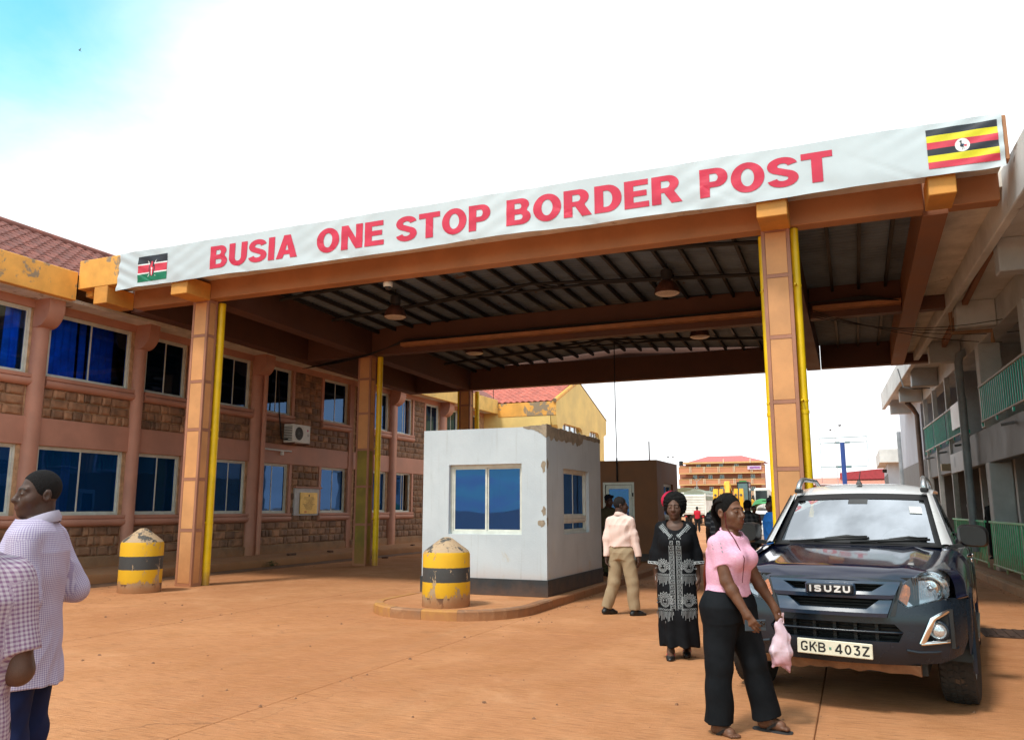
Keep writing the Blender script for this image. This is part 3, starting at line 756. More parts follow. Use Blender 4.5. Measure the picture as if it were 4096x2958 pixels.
# ------------------------------------------------------------------ office building on the left
XW = -16.0
office = thing('office_building', 'two-storey terracotta and brown stone office with tiled roof on the left', 'building', (XW, 18, 0))
ALU = mat('cream_window_frame', (.62, .62, .56), .45, var=.12, scale=6, bump=.05, spots=((.42, .33, .18), .15, 9))
GLASS = mat_glass('blue_tinted_glass', (.02, .16, .44), .06, gcol=(.30, .55, 1.0), film=((.012, .075, .20), .05))
GLASSB = mat_glass('clear_blue_glass', (.05, .26, .72), .05, gcol=(.26, .5, 1.0), film=((.008, .11, .34), .22))
GLASSC = mat_glass('light_blue_glass', (.62, .80, 1.0), .02, gcol=(.4, .6, 1.0))
ROOM = mat('dim_room', (.10, .12, .16), .8, var=.3)
MORT = mat('brown_mortar', (.50, .30, .17), .9, var=.3, scale=6, bump=.4, bscale=50)
STONE = mat('quarry_stone', (.34, .185, .105), .72, var=.42, scale=3.2, bump=.8, bscale=26, rand=.42, coords='World', spots=((.30, .20, .13), .28, 8))
UP = [(8.2, 11.65), (12.1, 14.3), (14.76, 16.1), (17.3, 18.58), (19.13, 20.47), (22.17, 23.58), (24.9, 26.26), (26.8, 28.0), (29.15, 30.3), (30.9, 32.1), (33.0, 34.3)]
LOW = [(8.2, 11.6), (12.08, 14.3), (14.72, 16.08), (17.3, 18.58), (19.12, 20.47), (22.17, 23.58), (24.9, 26.2), (26.8, 28.0), (29.15, 30.3), (30.9, 32.1), (33.0, 34.3)]
ZL, ZU = (1.385, 2.86), (4.35, 5.78)
Y0, Y1 = 4.0, 36.0
def gaps(ws):
    g_, p = [], Y0
    for a, b_ in ws:
        g_.append((p, a)); p = b_
    return g_ + [(p, Y1)]
w = MB()
w.box(XW - .25, XW - .035, Y0, Y1, .1, ZL[0]); w.box(XW - .25, XW - .035, Y0, Y1, ZL[1], ZU[0]); w.box(XW - .25, XW - .035, Y0, Y1, ZU[1], 6.5)
for (a, b_) in gaps(LOW): w.box(XW - .25, XW - .035, a, b_, ZL[0], ZL[1])
for (a, b_) in gaps(UP): w.box(XW - .25, XW - .035, a, b_, ZU[0], ZU[1])
w.obj('wall', MORT, office)
B('plinth', CONC(), office, (XW - .04, XW + .03, Y0, Y1, .1, .46), bev=.015)
B('floor_band', TERRA(), office, (XW - .035, XW + .02, Y0, 34.8, 2.86, 3.45), bev=.01)
B('top_band', TERRA(), office, (XW - .035, XW + .015, Y0, 34.8, 5.78, 6.0), bev=.008)
B('room_interior', ROOM, office, (XW - 3.4, XW - 3.3, Y0, Y1, .3, 6.2), (XW - 3.3, XW - .25, Y0, Y1, 3.0, 3.3), (XW - 3.3, XW - .25, Y0, Y1, .2, .3), (XW - 3.3, XW - .25, Y0, Y1, 6.0, 6.2))
for k in range(8): B('partition', ROOM, office, (XW - 3.3, XW - .26, 11.8 + k * 3.05, 11.9 + k * 3.05, .3, 6.0))
def window(parent, ya, yb, za, zb, x, n=2, glass=None, open_=None, axis='x', rev=1):
    """sliding window in a wall whose outward normal is +x (axis='x') or -y (axis='y')"""
    def bx(b, u0, u1, z0, z1, d0, d1):
        if axis == 'x': b.box(x + d0, x + d1, u0, u1, z0, z1)
        else: b.box(u0, u1, x - d1, x - d0, z0, z1)
    wroot = MB(); t = .05
    bx(wroot, ya, yb, za, za + t, -.09, -.03); bx(wroot, ya, yb, zb - t, zb, -.09, -.03)
    bx(wroot, ya, ya + t, za + t, zb - t, -.09, -.03); bx(wroot, yb - t, yb, za + t, zb - t, -.09, -.03)
    wo = wroot.obj('window', ALU, parent)
    L = (yb - ya - 2 * t) / n
    for i in range(n):
        a = ya + t + i * L; b_ = a + L; d = -.055 if i % 2 == 0 else -.08
        if open_ is not None and i == open_: a -= L * .6; b_ -= L * .6; d = -.085
        fr = MB(); s_ = .028
        bx(fr, a, b_, za + t, za + t + s_, d - .012, d + .012); bx(fr, a, b_, zb - t - s_, zb - t, d - .012, d + .012)
        bx(fr, a, a + s_, za + t + s_, zb - t - s_, d - .012, d + .012); bx(fr, b_ - s_, b_, za + t + s_, zb - t - s_, d - .012, d + .012)
        fr.obj('sash', ALU, wo)
        p = MB(); bx(p, a + s_, b_ - s_, za + t + s_, zb - t - s_, d - .003, d + .003)
        p.obj('pane', glass or GLASS, wo)
    return wo
REV = mat('window_reveal', (.27, .115, .08), .65, var=.15)
CURT = mat('blue_curtain', (.02, .26, .85), .7, var=.25, scale=3, bump=.1, coords='Object')
for i, (a, b_) in enumerate(LOW): window(office, a, b_, ZL[0], ZL[1], XW - .03, open_=(1 if i == 7 else None), glass=GLASSB)
for i, (a, b_) in enumerate(UP):
    wo = window(office, a, b_, ZU[0], ZU[1], XW - .03, open_=(1 if i == 7 else None), glass=GLASSC if i in (0, 1) else GLASS)
    if i in (0, 1, 9, 10):
        rr = random.Random(i); spans = {0: [(11.25, 11.6)], 1: [(12.2, 12.95), (13.02, 13.2), (13.32, 14.0)], 9: [(30.95, 32.0)], 10: [(33.1, 34.2)]}[i]
        for (ca, cb) in spans:
            b = MB(); ph = rr.random() * 6
            b.grid(lambda u, v: (XW - .28 + .045 * math.sin((ca + (cb - ca) * u) * 34 + ph + math.sin(v * 3) * .4) * (.5 + .5 * (1 - v)), ca + (cb - ca) * u, ZU[0] + .05 + 1.36 * v), 60, 5)
            b.obj('curtain', CURT, wo, smooth=True)
for i in (3, 4, 5):
    a, b_ = LOW[i]; b = MB()
    b.grid(lambda u, v: (XW - .3 + .02 * math.sin(u * 40), a + .03 + (b_ - a - .06) * u, ZL[0] + .05 + 1.36 * v), 50, 2)
    b.obj('blind', mat('blue_blind', (.01, .16, .42), .7, var=.12), office, smooth=True)
rr = random.Random(31)
for ws_, (za, zb) in ((LOW, ZL), (UP, ZU)):
    for i, (a, b_) in enumerate(ws_):
        if ws_ is UP and i in (0, 1, 9, 10): continue
        for q in range(rr.choice((1, 2, 2))):
            cw = rr.uniform(.12, .38); ca = rr.choice((a + .04, b_ - .04 - cw, rr.uniform(a + .1, max(a + .12, b_ - cw - .1)))); ph = rr.random() * 6
            b = MB(); b.grid(lambda u, v: (XW - .30 + .03 * math.sin(ca * 9 + u * cw * 60 + ph), ca + cw * u, za + .05 + (zb - za - .1) * v), 24, 2); b.obj('curtain', CURT, office, smooth=True)
        if rr.random() < .7: B('cabinet', mat('office_cabinet', (.34, .36, .40), .6), office, (XW - 1.6 - rr.random(), XW - 1.2, a + rr.uniform(0, .5), a + rr.uniform(.6, 1.2), za - 1.0, za + rr.uniform(.2, 1.0)))
# sills: a flat ledge over a rounded moulding
def sill(a, b_, zt, x=XW):
    prof = [(x - .03, zt - .25), (x + .03, zt - .25), (x + .075, zt - .215), (x + .10, zt - .16), (x + .085, zt - .105), (x + .045, zt - .085), (x + .075, zt - .075), (x + .085, zt - .02), (x + .08, zt), (x - .03, zt)]
    b = MB(); b.rings([[(p[0], y, p[1]) for p in prof] for y in (a, b_)]); b.obj('sill', TERRA(), office, smooth=50)
for ws, z in ((LOW, ZL[0]), (UP, ZU[0])):
    for i, (a, b_) in enumerate(ws):
        l, r = (.04, .12) if i not in (5,) else (.14, .14)
        sill(a - l, b_ + r, z)
# pilasters, corbels
PIL = [(11.66, 12.07), (14.36, 14.71), (18.63, 19.08), (26.3, 26.74), (30.36, 30.84), (8.0, 8.18)]
for (a, b_) in PIL:
    b = MB(); c_ = .10
    b.prism([(XW - .03, a + .03), (XW + .05, a + .03), (XW + .05 + c_, a + c_), (XW + .05 + c_, b_ - c_), (XW + .05, b_ - .03), (XW - .03, b_ - .03)], 'z', .2, 5.78)
    b.obj('pilaster', TERRA(), office, smooth=60)
    b = MB(); prof = [(XW - .02, 5.36)] + [(XW + .10 + .36 * math.sin(math.radians(t)), 5.36 + .42 * (1 - math.cos(math.radians(t)))) for t in range(0, 91, 10)] + [(XW + .46, 5.955), (XW - .02, 5.955)]
    b.rings([[(p[0], y, p[1]) for p in prof] for y in (a + .02, b_ - .02)]); b.obj('corbel', TERRA(), office, smooth=40)
B('pilaster', TERRA(), office, (XW - .03, XW + .05, 23.62, 23.86, .2, 5.78), (XW - .03, XW + .04, 16.12, 16.4, 3.45, 5.78), bev=.01)
for (x_, y_) in ((XW + .16, 24.0), (XW + .2, 19.0)):
    b = MB(); b.cyl((x_, y_, .22), (x_, y_, 5.95), .065, n=14); b.obj('downpipe', TERRA(), office, smooth=40)
for yy in (16.12, 20.5, 22.02, 28.05, 29.0):
    B('jamb', TERRA(), office, (XW - .034, XW + .012, yy, yy + .13, 1.39, 2.86), bev=.005); B('jamb', TERRA(), office, (XW - .034, XW + .012, yy, yy + .13, 4.36, 5.78), bev=.005)
# squared stones, each of its own
stone_me = []
for k in range(8):
    rr = random.Random(100 + k); b = MB(); b.box(0, 1, 0, 1, 0, 1, bev=.0)
    # irregular pillow face on a unit block; x = outward
    b = MB(); n = 4
    def sp(u, v):
        e = min(u, 1 - u, v, 1 - v)
        return (.55 + .45 * min(1, e / .12) * (.8 + .2 * rr.random()), u * 1.0 + (rr.uniform(-.012, .012)), v + rr.uniform(-.015, .015))
    b.grid(sp, 6, 5)
    nb = len(b.v); ring = [i * 6 for i in range(7)] + [36 + j for j in range(1, 6)] + [i * 6 + 5 for i in range(5, -1, -1)] + [j for j in range(4, 0, -1)]
    for i in ring: b.v.append((0, b.v[i][1], b.v[i][2]))
    for i in range(len(ring)):
        j = (i + 1) % len(ring); b.f.append((ring[i], ring[j], nb + j, nb + i)); b.mi.append(0)
    stone_me.append(b.mesh('stone', STONE, smooth=30))
REG = []
def cut(ivals, cuts):
    res = []
    for a, b_ in ivals:
        segs_ = [(a, b_)]
        for c0, c1 in cuts:
            n_ = []
            for s0, s1 in segs_:
                if c1 <= s0 or c0 >= s1: n_.append((s0, s1)); continue
                if c0 - s0 > .06: n_.append((s0, c0))
                if s1 - c1 > .06: n_.append((c1, s1))
            segs_ = n_
        res += segs_
    return res
pc = [(a - .01, b_ + .01) for a, b_ in PIL] + [(23.6, 24.08)]
for a, b_ in cut([(9.0, 34.6)], pc): REG.append((a, b_, .47, 1.13, 3)); REG.append((a, b_, 3.455, 4.10, 3))
jm = [(yy - .01, yy + .14) for yy in (16.12, 20.5, 22.02, 28.05, 29.0)]
for a, b_ in cut(gaps(LOW), pc + jm):
    if a > 8 and b_ < 34.7 and b_ - a > .3: REG.append((a + .01, b_ - .01, 1.14, 2.855, 8))
for a, b_ in cut(gaps(UP), pc + jm):
    if a > 8 and b_ < 34.7 and b_ - a > .3: REG.append((a + .01, b_ - .01, 4.11, 5.775, 8))
stones = []
rr = random.Random(11)
for a, b_, z0, z1, nc in REG:
    hc = (z1 - z0) / nc
    for c_ in range(nc):
        y = a; first = True
        while y < b_ - .02:
            L = rr.choice((.16, .24, .3, .34, .38, .44)) * rr.uniform(.9, 1.1)
            if first: L *= rr.uniform(.5, 1); first = False
            if b_ - (y + L) < .12: L = b_ - y
            stones.append((y, y + L, z0 + c_ * hc + rr.uniform(-.006, .006), z0 + (c_ + 1) * hc)); y += L
def hidden(s_):   # plaque panel and outdoor unit sit here
    return 20.75 < (s_[0] + s_[1]) / 2 < 22.02 and 1.30 < (s_[2] + s_[3]) / 2 < 2.17
stones = [s_ for s_ in stones if not hidden(s_)]
stones.sort(key=lambda s_: -((s_[1] - s_[0]) * (s_[3] - s_[2])) / (256 + (s_[0] * s_[0])) ** 1.5 if s_[1] > 10.2 else 0)
rest = MB()
for i, (a, b_, z0, z1) in enumerate(stones):
    g_ = .011
    px, py, pz = XW - .034, a + g_, z0 + g_; sx_, sy_, sz_ = rr.uniform(.040, .062), b_ - a - 2 * g_, z1 - z0 - 2 * g_
    if i < 300:
        o = link('stone', stone_me[i % 8], office)
        inv = INV[office] @ Vector((px, py, pz)); o.location = inv; o.scale = (sx_, sy_, sz_)
    else:
        me = stone_me[i % 8]
        rest.add([(px + v.co.x * sx_, py + v.co.y * sy_, pz + v.co.z * sz_) for v in me.vertices], [tuple(p.vertices) for p in me.polygons])
o = rest.obj('stonework', STONE, office, smooth=30, fix=False); o['kind'] = 'stuff'
# eaves and roof
fx = -15.3
B('fascia', OCHRE(), office, (fx - .14, fx, Y0, 12.10, 5.97, 6.60), bev=.012)
B('fascia', mat('far_ochre_paint', (.80, .50, .15), .7, var=.2, scale=1.5, spots=((.24, .20, .15), .55, 3)), office, (fx - .14, fx, 26.02, 34.9, 5.9, 6.56), bev=.01)
B('soffit', SOFF(), office, (XW - .03, fx - .14, Y0, 34.9, 5.955, 6.03))
TILE = mat('roof_tile_red', (.20, .066, .050), .75, var=.28, scale=4, bump=.3, bscale=30, rand=.22, spots=((.11, .06, .05), .3, 5))
def tile_mesh(w_, l_, name='tile'):
    b = MB()
    def tf(u, v):
        x = (v - .5) * w_ * 1.04
        return (u * l_ * 1.06, x, .022 * math.sin(v * 2 * math.pi) + .016 * (1 - u) + .004)
    b.grid(tf, 2, 8); n = len(b.v)
    for j in range(9): x, y, z = b.v[j]; b.v.append((x, y, z - .03))
    for j in range(8): b.f.append((j, j + 1, n + j + 1, n + j)); b.mi.append(0)
    return b
def tile_roof(parent, origin, along_, up, n_al, n_up, w_, l_, m, nparts, key):
    """courses of wavy tiles; u = up the slope, columns run along"""
    A, U = Vector(along_), Vector(up); Nn = U.cross(A)
    if Nn.z < 0: Nn = -Nn
    R = Matrix((U, A, Nn)).transposed()
    proto = tile_mesh(w_, l_); me = proto.mesh('tile', m, smooth=60)
    items = []
    for r in range(n_up):
        for c_ in range(n_al):
            p = Vector(origin) + A * (c_ + .5) * w_ + U * r * l_; items.append((key(p), p))
    items.sort(key=lambda t: t[0])
    rest = MB()
    for i, (kk, p) in enumerate(items):
        if kk is None: continue
        M_ = Matrix.Translation(p) @ R.to_4x4()
        if i < nparts:
            o = link('tile', me, parent); o.matrix_local = INV[parent] @ M_
        else: rest.add([tuple(M_ @ Vector(v)) for v in proto.v], proto.f)
    if rest.v: rest.obj('tiling', m, parent, smooth=60)['kind'] = 'stuff'
sl = Vector((-3.4, 0, 1.86)).normalized()
B('roof_deck', DARK(), office, (-19.0, -18.9, Y0, 36.4, 6.5, 8.3))
b = MB(); b.add([(fx - .1, Y0, 6.52), (fx - .1, 36.4, 6.52), (-18.75, 36.4, 8.40), (-18.75, Y0, 8.40), (-22, 36.4, 6.5), (-22, Y0, 6.5)], [(0, 1, 2, 3), (3, 2, 4, 5)]); b.obj('roof', TILE, office)
tile_roof(office, (fx - .02, 9.2, 6.545), (0, 1, 0), sl, 80, 11, .30, .355, TILE, 300, lambda p: p.y + abs(p.z - 7) * .2 if p.y > 10.6 else 100 + p.y)
b = MB(); b.cyl((-18.75, Y0, 8.42), (-18.75, 36.4, 8.42), .11, n=10); b.obj('ridge_cap', TILE, office, smooth=True)

# ---- gabled wing at the far end
wing = thing('gabled_office_wing', 'far yellow gabled wing with red tiled roof behind the grey booth', 'building', (-13.5, 36, 0))
CREAM = mat('cream_yellow_render', (.80, .56, .20), .75, var=.14, scale=1.0, bump=.1, spots=((.55, .30, .07), .3, 2.4))
YW, XG, YE = 34.9, -12.38, 43.1
b = MB(); b.prism([(YW, .0), (YW, 6.35), (38.4, 7.75), (YE, 5.9), (YE - .5, 5.4), (YE - .6, .0)], 'x', -22, XG - .3); b.obj('core', CREAM, wing)
def arch(y0, y1, z0, z1, r):
    p = [(y0, z0), (y1, z0)]
    p += [(y1 - r + r * math.cos(math.radians(a)), z1 - r + r * math.sin(math.radians(a))) for a in range(0, 91, 15)]
    p += [(y0 + r + r * math.cos(math.radians(a)), z1 - r + r * math.sin(math.radians(a))) for a in range(90, 181, 15)]
    return p
w1, w2 = arch(35.75, 38.8, 4.4, 5.45, .35), arch(39.9, 41.75, 4.4, 5.45, .35)
gab = [(YW + .35, .05), (YE - .55, .05), (YE - .5, 5.35), (YE, 5.5), (YE, 6.25), (38.3, 7.72), (YW, 6.38), (YW, 5.72), (YW + .1, 5.3), (YW + .35, 5.0)]
b = MB(); b.patch(gab, lambda u, v, d: (XG - d, u, v), [w1, w2], step=.5, depth=.28); b.obj('gable_wall', CREAM, wing)
for wv in (w1, w2):
    ys = [p[0] for p in wv]; ya, yb = min(ys), max(ys)
    wo = MB().patch(wv, lambda u, v, d: (XG - .16 - d, u, v), step=.4).obj('window', mat_glass('far_glass', (.10, .22, .40), .45), wing)
    f = MB()
    for k in range(5): y = ya + (yb - ya) * k / 4; f.box(XG - .15, XG - .11, y - .035, y + .035, 4.4, 5.43)
    f.box(XG - .15, XG - .09, ya, yb, 4.72, 4.79); f.obj('frame', mat('white_frame', (.8, .8, .8), .5, var=.05), wo)
# front of the wing (faces the lanes) with wide arched window
wf = arch(-15.1, -12.85, 4.4, 5.43, .42)
b = MB(); b.patch([(-15.9, .05), (XG - .3, .05), (XG - .3, 5.72), (-15.9, 5.72)], lambda u, v, d: (u, YW + .62 + d, v), [wf], step=.5, depth=.2); b.obj('front_wall', TERRA(), wing)
wo = MB().patch(wf, lambda u, v, d: (u, YW + .75 + d, v), step=.4).obj('window', GLASS, wing)
f = MB()
for x in (-14.68, -14.25, -13.85, -13.35, -13.0): f.box(x - .03, x + .03, YW + .70, YW + .74, 4.4, 5.4)
f.obj('frame', MATS['white_frame'], wo)
B('fascia', OCHRE(), wing, (-15.3, XG - .01, YW - .02, YW + .12, 5.74, 6.38), bev=.01)
B('soffit', SOFF(), wing, (-15.9, XG - .3, YW + .12, YW + .62, 5.73, 5.8))
b = MB(); prof = [(YW + .1, 5.72), (YW + .16, 5.35), (YW + .36, 5.02), (YW + .6, 4.95), (YW + .6, 5.72)]
b.prism(prof, 'x', XG - .45, XG - .02); b.obj('corbel', TERRA(), wing)
sl2 = Vector((0, 3.3, 1.38)).normalized()
TILE2 = mat('roof_tile_bright', (.50, .135, .095), .7, var=.22, scale=4, bump=.3, bscale=30, rand=.18)
tile_roof(wing, (-20.4, YW - .02, 6.42), (1, 0, 0), sl2, 26, 10, .30, .36, TILE2, 260, lambda p: p.z)
b = MB(); b.tube([(XG - .04, YW - .12, 6.40), (XG - .04, 38.3, 7.80)], .10, 8); b.obj('verge_cap', OCHRE(), wing)
b = MB(); b.tube([(XG - .04, 38.3, 7.78), (XG - .04, YE + .1, 6.28)], .05, 8); b.obj('verge_cap', DARK(), wing)
b = MB(); b.cyl((-15.5, YW - .1, 6.4), (-15.5, YW - .1, 8.4), .02, n=6); b.obj('lightning_rod', DARK(), wing)

# ---- things fixed to the office wall
t = thing('air_conditioner', 'white outdoor air conditioner unit on the stone office wall', 'air conditioner', (XW + .05, 20.4, 3.5))
WHP = mat('white_enamel', (.72, .72, .70), .45, var=.1, scale=5, spots=((.5, .44, .36), .2, 6))
ya, yb, za, zb = 20.03, 20.9, 3.50, 4.06
B('casing', WHP, t, (XW + .10, XW + .44, ya, yb, za, zb), bev=.015)
B('bracket', DARK(), t, (XW, XW + .46, ya + .06, ya + .10, za - .04, za), (XW, XW + .46, yb - .1, yb - .06, za - .04, za))
b = MB(); cy, czz = ya + .30, (za + zb) / 2
b.lathe([(.235, .0), (.235, .012), (.20, .012), (.20, .003)], 28, (XW + .441, cy, czz), 'x'); b.obj('fan_ring', WHP, t)
b = MB(); b.lathe([(.001, 0), (.2, 0)], 28, (XW + .4425, cy, czz), 'x'); b.obj('fan_opening', mat('fan_dark', (.05, .055, .06), .7), t)
b = MB()
for k in range(16):
    a = k * math.pi / 8; b.cyl((XW + .449, cy, czz), (XW + .449, cy + .2 * math.cos(a), czz + .2 * math.sin(a)), .004, n=4)
for r in (.05, .1, .15): b.lathe([(r, 0), (r + .007, .004), (r, .008)], 24, (XW + .447, cy, czz), 'x')
b.obj('fan_guard', mat('grey_wire', (.25, .26, .27), .5, metal=.4), t)
b = MB()
for k in range(9): b.box(XW + .12, XW + .42, ya - .004, ya + .001, za + .06 + k * .05, za + .085 + k * .05)
b.obj('side_grille', MATS['fan_dark'], t)
word('LG', yb - .20, yb - .08, za + .22, .075, .2, lambda u, v, d: (XW + .441 - d * .6, u, v), mat('grey_print', (.22, .22, .24), .6), None, 'logo', each=False)
lo_ = SC.objects['logo']; lo_.parent = t; lo_.data.transform(INV[t])
b = MB(); b.lathe([(.001, 0), (.035, 0)], 20, (XW + .4425, yb - .14, za + .40), 'x'); b.obj('logo_disc', mat('magenta_print', (.5, .03, .16), .5), t)
b = MB(); b.tube([(XW + .3, ya + .05, za + .1), (XW + .12, ya - .12, za + .1), (XW + .1, ya - .25, za + .9), (XW + .06, ya - .3, 5.6)], .022, 8); b.obj('pipe', RUB, t, smooth=True)
t = thing('tube_light', 'white fluorescent tube light on the terracotta band', 'light', (XW + .05, 20.0, 3.25))
B('batten', WHP, t, (XW + .02, XW + .08, 19.25, 20.5, 3.235, 3.28), bev=.006)
b = MB(); b.cyl((XW + .10, 19.3, 3.245), (XW + .10, 20.45, 3.245), .016, n=10); b.obj('tube', mat('tube_glass', (.8, .82, .84), .2, var=.02), t, smooth=True)
B('holder', WHP, t, (XW + .03, XW + .11, 20.02, 20.08, 3.12, 3.235))
t = thing('plaque', 'gold commemorative plaque on a pale marble panel between office windows', 'plaque', (XW, 21.4, 1.3))
B('marble_panel', mat('pale_marble', (.50, .50, .52), .4, var=.12, scale=3), t, (XW - .03, XW + .045, 20.78, 22.02, 1.31, 2.15), bev=.006)
B('ledge', TERRA(), t, (XW - .03, XW + .10, 20.74, 22.1, 2.152, 2.20), bev=.006)
gold = mat('brass_plate', (.66, .44, .13), .35, metal=.55, var=.2, scale=4)
B('plate', gold, t, (XW + .045, XW + .075, 21.02, 21.9, 1.36, 2.02), bev=.004)
b = MB(); rr = random.Random(5)
for k, wd_ in enumerate((.5, .56, .46, .3, .4, .3, .62, .5, .48, .36, .34, .3)):
    z = 1.86 - k * .034
    y = 21.46 - wd_ / 2
    while y < 21.46 + wd_ / 2:
        l = rr.uniform(.012, .05); b.box(XW + .0751, XW + .0762, y, min(y + l, 21.46 + wd_ / 2), z, z + .013); y += l + .012
b.box(XW + .0751, XW + .0762, 21.43, 21.49, 1.89, 1.96)
b.obj('inscription', mat('engraving', (.06, .045, .03), .7), t)
B('emblem', mat('red_print', (.45, .04, .03), .6), t, (XW + .0751, XW + .0764, 21.24, 21.36, 1.41, 1.44))

# ---- guard booths
def render_mat():
    g = N('pale_grey_render'); v = g.coord('World'); z = g.xyz(v)[2]
    n1 = g.noise(v, 1.1, 6, .6); n2 = g.noise(v, 45, 4, .65); drip = g.noise(g.scaled(v, (9, 9, .55)), 1.6, 5, .6); blot = g.noise(v, 2.1, 7, .65, .6)
    c = g.mix(g.ramp(n1, .3, .7), (.44, .485, .525), (.52, .565, .60))
    c = g.mix(g.ramp(drip, .54, .72, 0, .35), c, (.33, .34, .33))
    c = g.mix(g.math('MULTIPLY', g.ramp(blot, .56, .70), g.ramp(z, 1.25, .35, 0, .75)), c, (.46, .34, .16))
    c = g.mix(g.math('MULTIPLY', g.ramp(g.noise(v, 14, 6, .7), .62, .70), .5), c, (.60, .64, .66))
    c = g.mix(g.math('MULTIPLY', g.ramp(g.math('ADD', z, g.math('MULTIPLY', n1, -.5)), -.1, .35, .55, 0), 1.0), c, DUST)
    g.pbr(c, .72, 0, g.bump(g.math('ADD', g.math('MULTIPLY', n2, .5), g.math('MULTIPLY', n1, 1.5)), .35, .015)); return g.m
GREYP = render_mat()
SKIRT = mat('dark_skirting_paint', (.022, .027, .032), .6, var=.25, scale=3, dust=.22, dust_h=.45)
CHIP = mat('exposed_plaster', (.30, .24, .175), .95, var=.3, scale=7, bump=.7, bscale=40)
def booth(name, label, x0, x1, y0, y1, z1, m, front, side, skirt):
    t = thing(name, label, 'booth', ((x0 + x1) / 2, (y0 + y1) / 2, .132)); z0 = .132; th = .18
    fr = [(x0, z0 + .268), (x1, z0 + .268), (x1, z1), (x0, z1)]
    b = MB()
    b.patch([(x0, z0), (x1, z0), (x1, z1), (x0, z1)], lambda u, v, d: (u, y0 + d, v), [front], step=.35, depth=th)
    b.patch([(y0 + th, z0), (y1, z0), (y1, z1), (y0 + th, z1)], lambda u, v, d: (x1 - d, u, v), [side], step=.35, depth=th)
    b.box(x0, x0 + th, y0 + .01, y1, z0, z1); b.box(x0 + th, x1 - th, y1 - th, y1, z0, z1)
    b.obj('wall', m, t)
    B('roof_slab', m, t, (x0 + .01, x1 - .01, y0 + .01, y1 - .01, z1 - .3, z1 - .12))
    B('floor', ROOM, t, (x0 + th, x1 - th, y0 + th, y1 - th, z0, z0 + .04))
    B('desk', mat('desk_wood', (.10, .07, .05), .6), t, (x0 + .3, x1 - .3, y0 + .25, y0 + .8, .85, .9))
    return t
gb = booth('guard_booth', 'pale grey rendered guard booth with dark skirting and blue windows', -6.93, -4.64, 12.57, 15.66, 2.88, GREYP,
           [(-6.43, 1.11), (-5.08, 1.11), (-5.08, 2.275), (-6.43, 2.275)], [(13.42, 1.10), (14.88, 1.10), (14.88, 2.22), (13.42, 2.22)], SKIRT)
B('skirting', SKIRT, gb, (-6.95, -4.62, 12.55, 12.569, .133, .40), (-4.639, -4.62, 12.5695, 15.68, .133, .40), bev=.004)
wo = window(gb, -6.43, -5.08, 1.11, 2.275, 12.57, axis='y', glass=GLASSB)
for o in [wo] + list(wo.children): o.location = (0, .05, 0) if o is wo else (0, 0, 0)
wo2 = window(gb, 13.42, 14.88, 1.36, 2.22, -4.64 - .03, glass=GLASSB)
wo3 = window(gb, 13.42, 14.88, 1.10, 1.355, -4.64 - .03, glass=GLASSB)
# broken plaster along the roof edge and the corner
def chips(t, pts, m=None):
    for (c, r, ax, sd_) in pts:
        rr = random.Random(sd_); b = MB(); ol = []
        for k in range(14):
            a = 2 * math.pi * k / 14; q = rr.uniform(.6, 1.15)
            ol.append((c[0] + r[0] * q * math.cos(a), c[1] + r[1] * q * math.sin(a)))
        b.patch(ol, (lambda u, v, d: (u, 12.5665 + d, v)) if ax == 'y' else (lambda u, v, d: (-4.6365 - d, u, v)), step=.05, depth=.003)
        b.obj('plaster_chip', m or CHIP, t)
chips(gb, [((-4.69, 2.22), (.045, .11), 'y', 1), ((12.61, 2.26), (.05, .10), 'x', 2), ((-4.69, 1.50), (.045, .08), 'y', 3), ((-4.72, 1.30), (.075, .075), 'y', 4), ((12.6, 1.33), (.04, .1), 'x', 8)])
b = MB(); rr = random.Random(9); n = 40; rings = []
for k in range(n + 1):
    y = 12.56 + 3.1 * k / n; dp = (.20 if k < 26 else .05) * rr.uniform(.65, 1.1); zt = 2.885 + rr.uniform(-.004, .022)
    rings.append([(-4.634, y, 2.86 - dp), (-4.630, y, zt), (-4.84, y, zt + .006), (-4.84, y, 2.86)])
b.rings(rings).obj('broken_coping', CHIP, gb)
b = MB(); rings = []
for k in range(14):
    x = -4.63 - .42 * k / 13; dp = .14 * (1 - k / 13) * rr.uniform(.6, 1.1); zt = 2.886 + .03 * (1 - k / 13) * rr.uniform(.5, 1.2)
    rings.append([(x, 12.564, 2.87 - dp), (x, 12.562, zt), (x, 12.8, zt), (x, 12.8, 2.86)])
b.rings(rings).obj('broken_coping', CHIP, gb)

BROWNP = mat('brown_render', (.215, .088, .036), .7, var=.16, scale=1.4, bump=.12, spots=((.30, .22, .15), .12, 2), dust=.4, dust_h=.7)
bb = booth('guard_booth', 'brown rendered guard booth with an open glazed door behind the grey booth', -7.2, -4.90, 21.9, 24.65, 2.83, BROWNP,
           [(-6.42, .17), (-5.54, .17), (-5.54, 2.235), (-6.42, 2.235)], [(22.72, 1.28), (23.98, 1.28), (23.98, 2.215), (22.72, 2.215)], SKIRT)
B('skirting', SKIRT, bb, (-5.53, -4.88, 21.88, 21.899, .133, .33), (-4.899, -4.88, 21.8995, 24.67, .133, .33))
f = MB()
for x in (-6.42, -5.60): f.box(x, x + .06, 21.9, 21.98, .17, 2.235)
f.box(-6.36, -5.60, 21.9, 21.98, 2.17, 2.235); door = f.obj('door', ALU, bb)
f = MB(); f.box(-6.34, -6.26, 21.93, 21.97, .2, 2.16); f.box(-5.70, -5.62, 21.93, 21.97, .2, 2.16); f.box(-6.26, -5.70, 21.93, 21.97, 2.06, 2.16); f.box(-6.26, -5.70, 21.93, 21.97, .95, 1.05); f.box(-6.26, -5.70, 21.93, 21.97, .2, .32); f.obj('leaf', ALU, door)
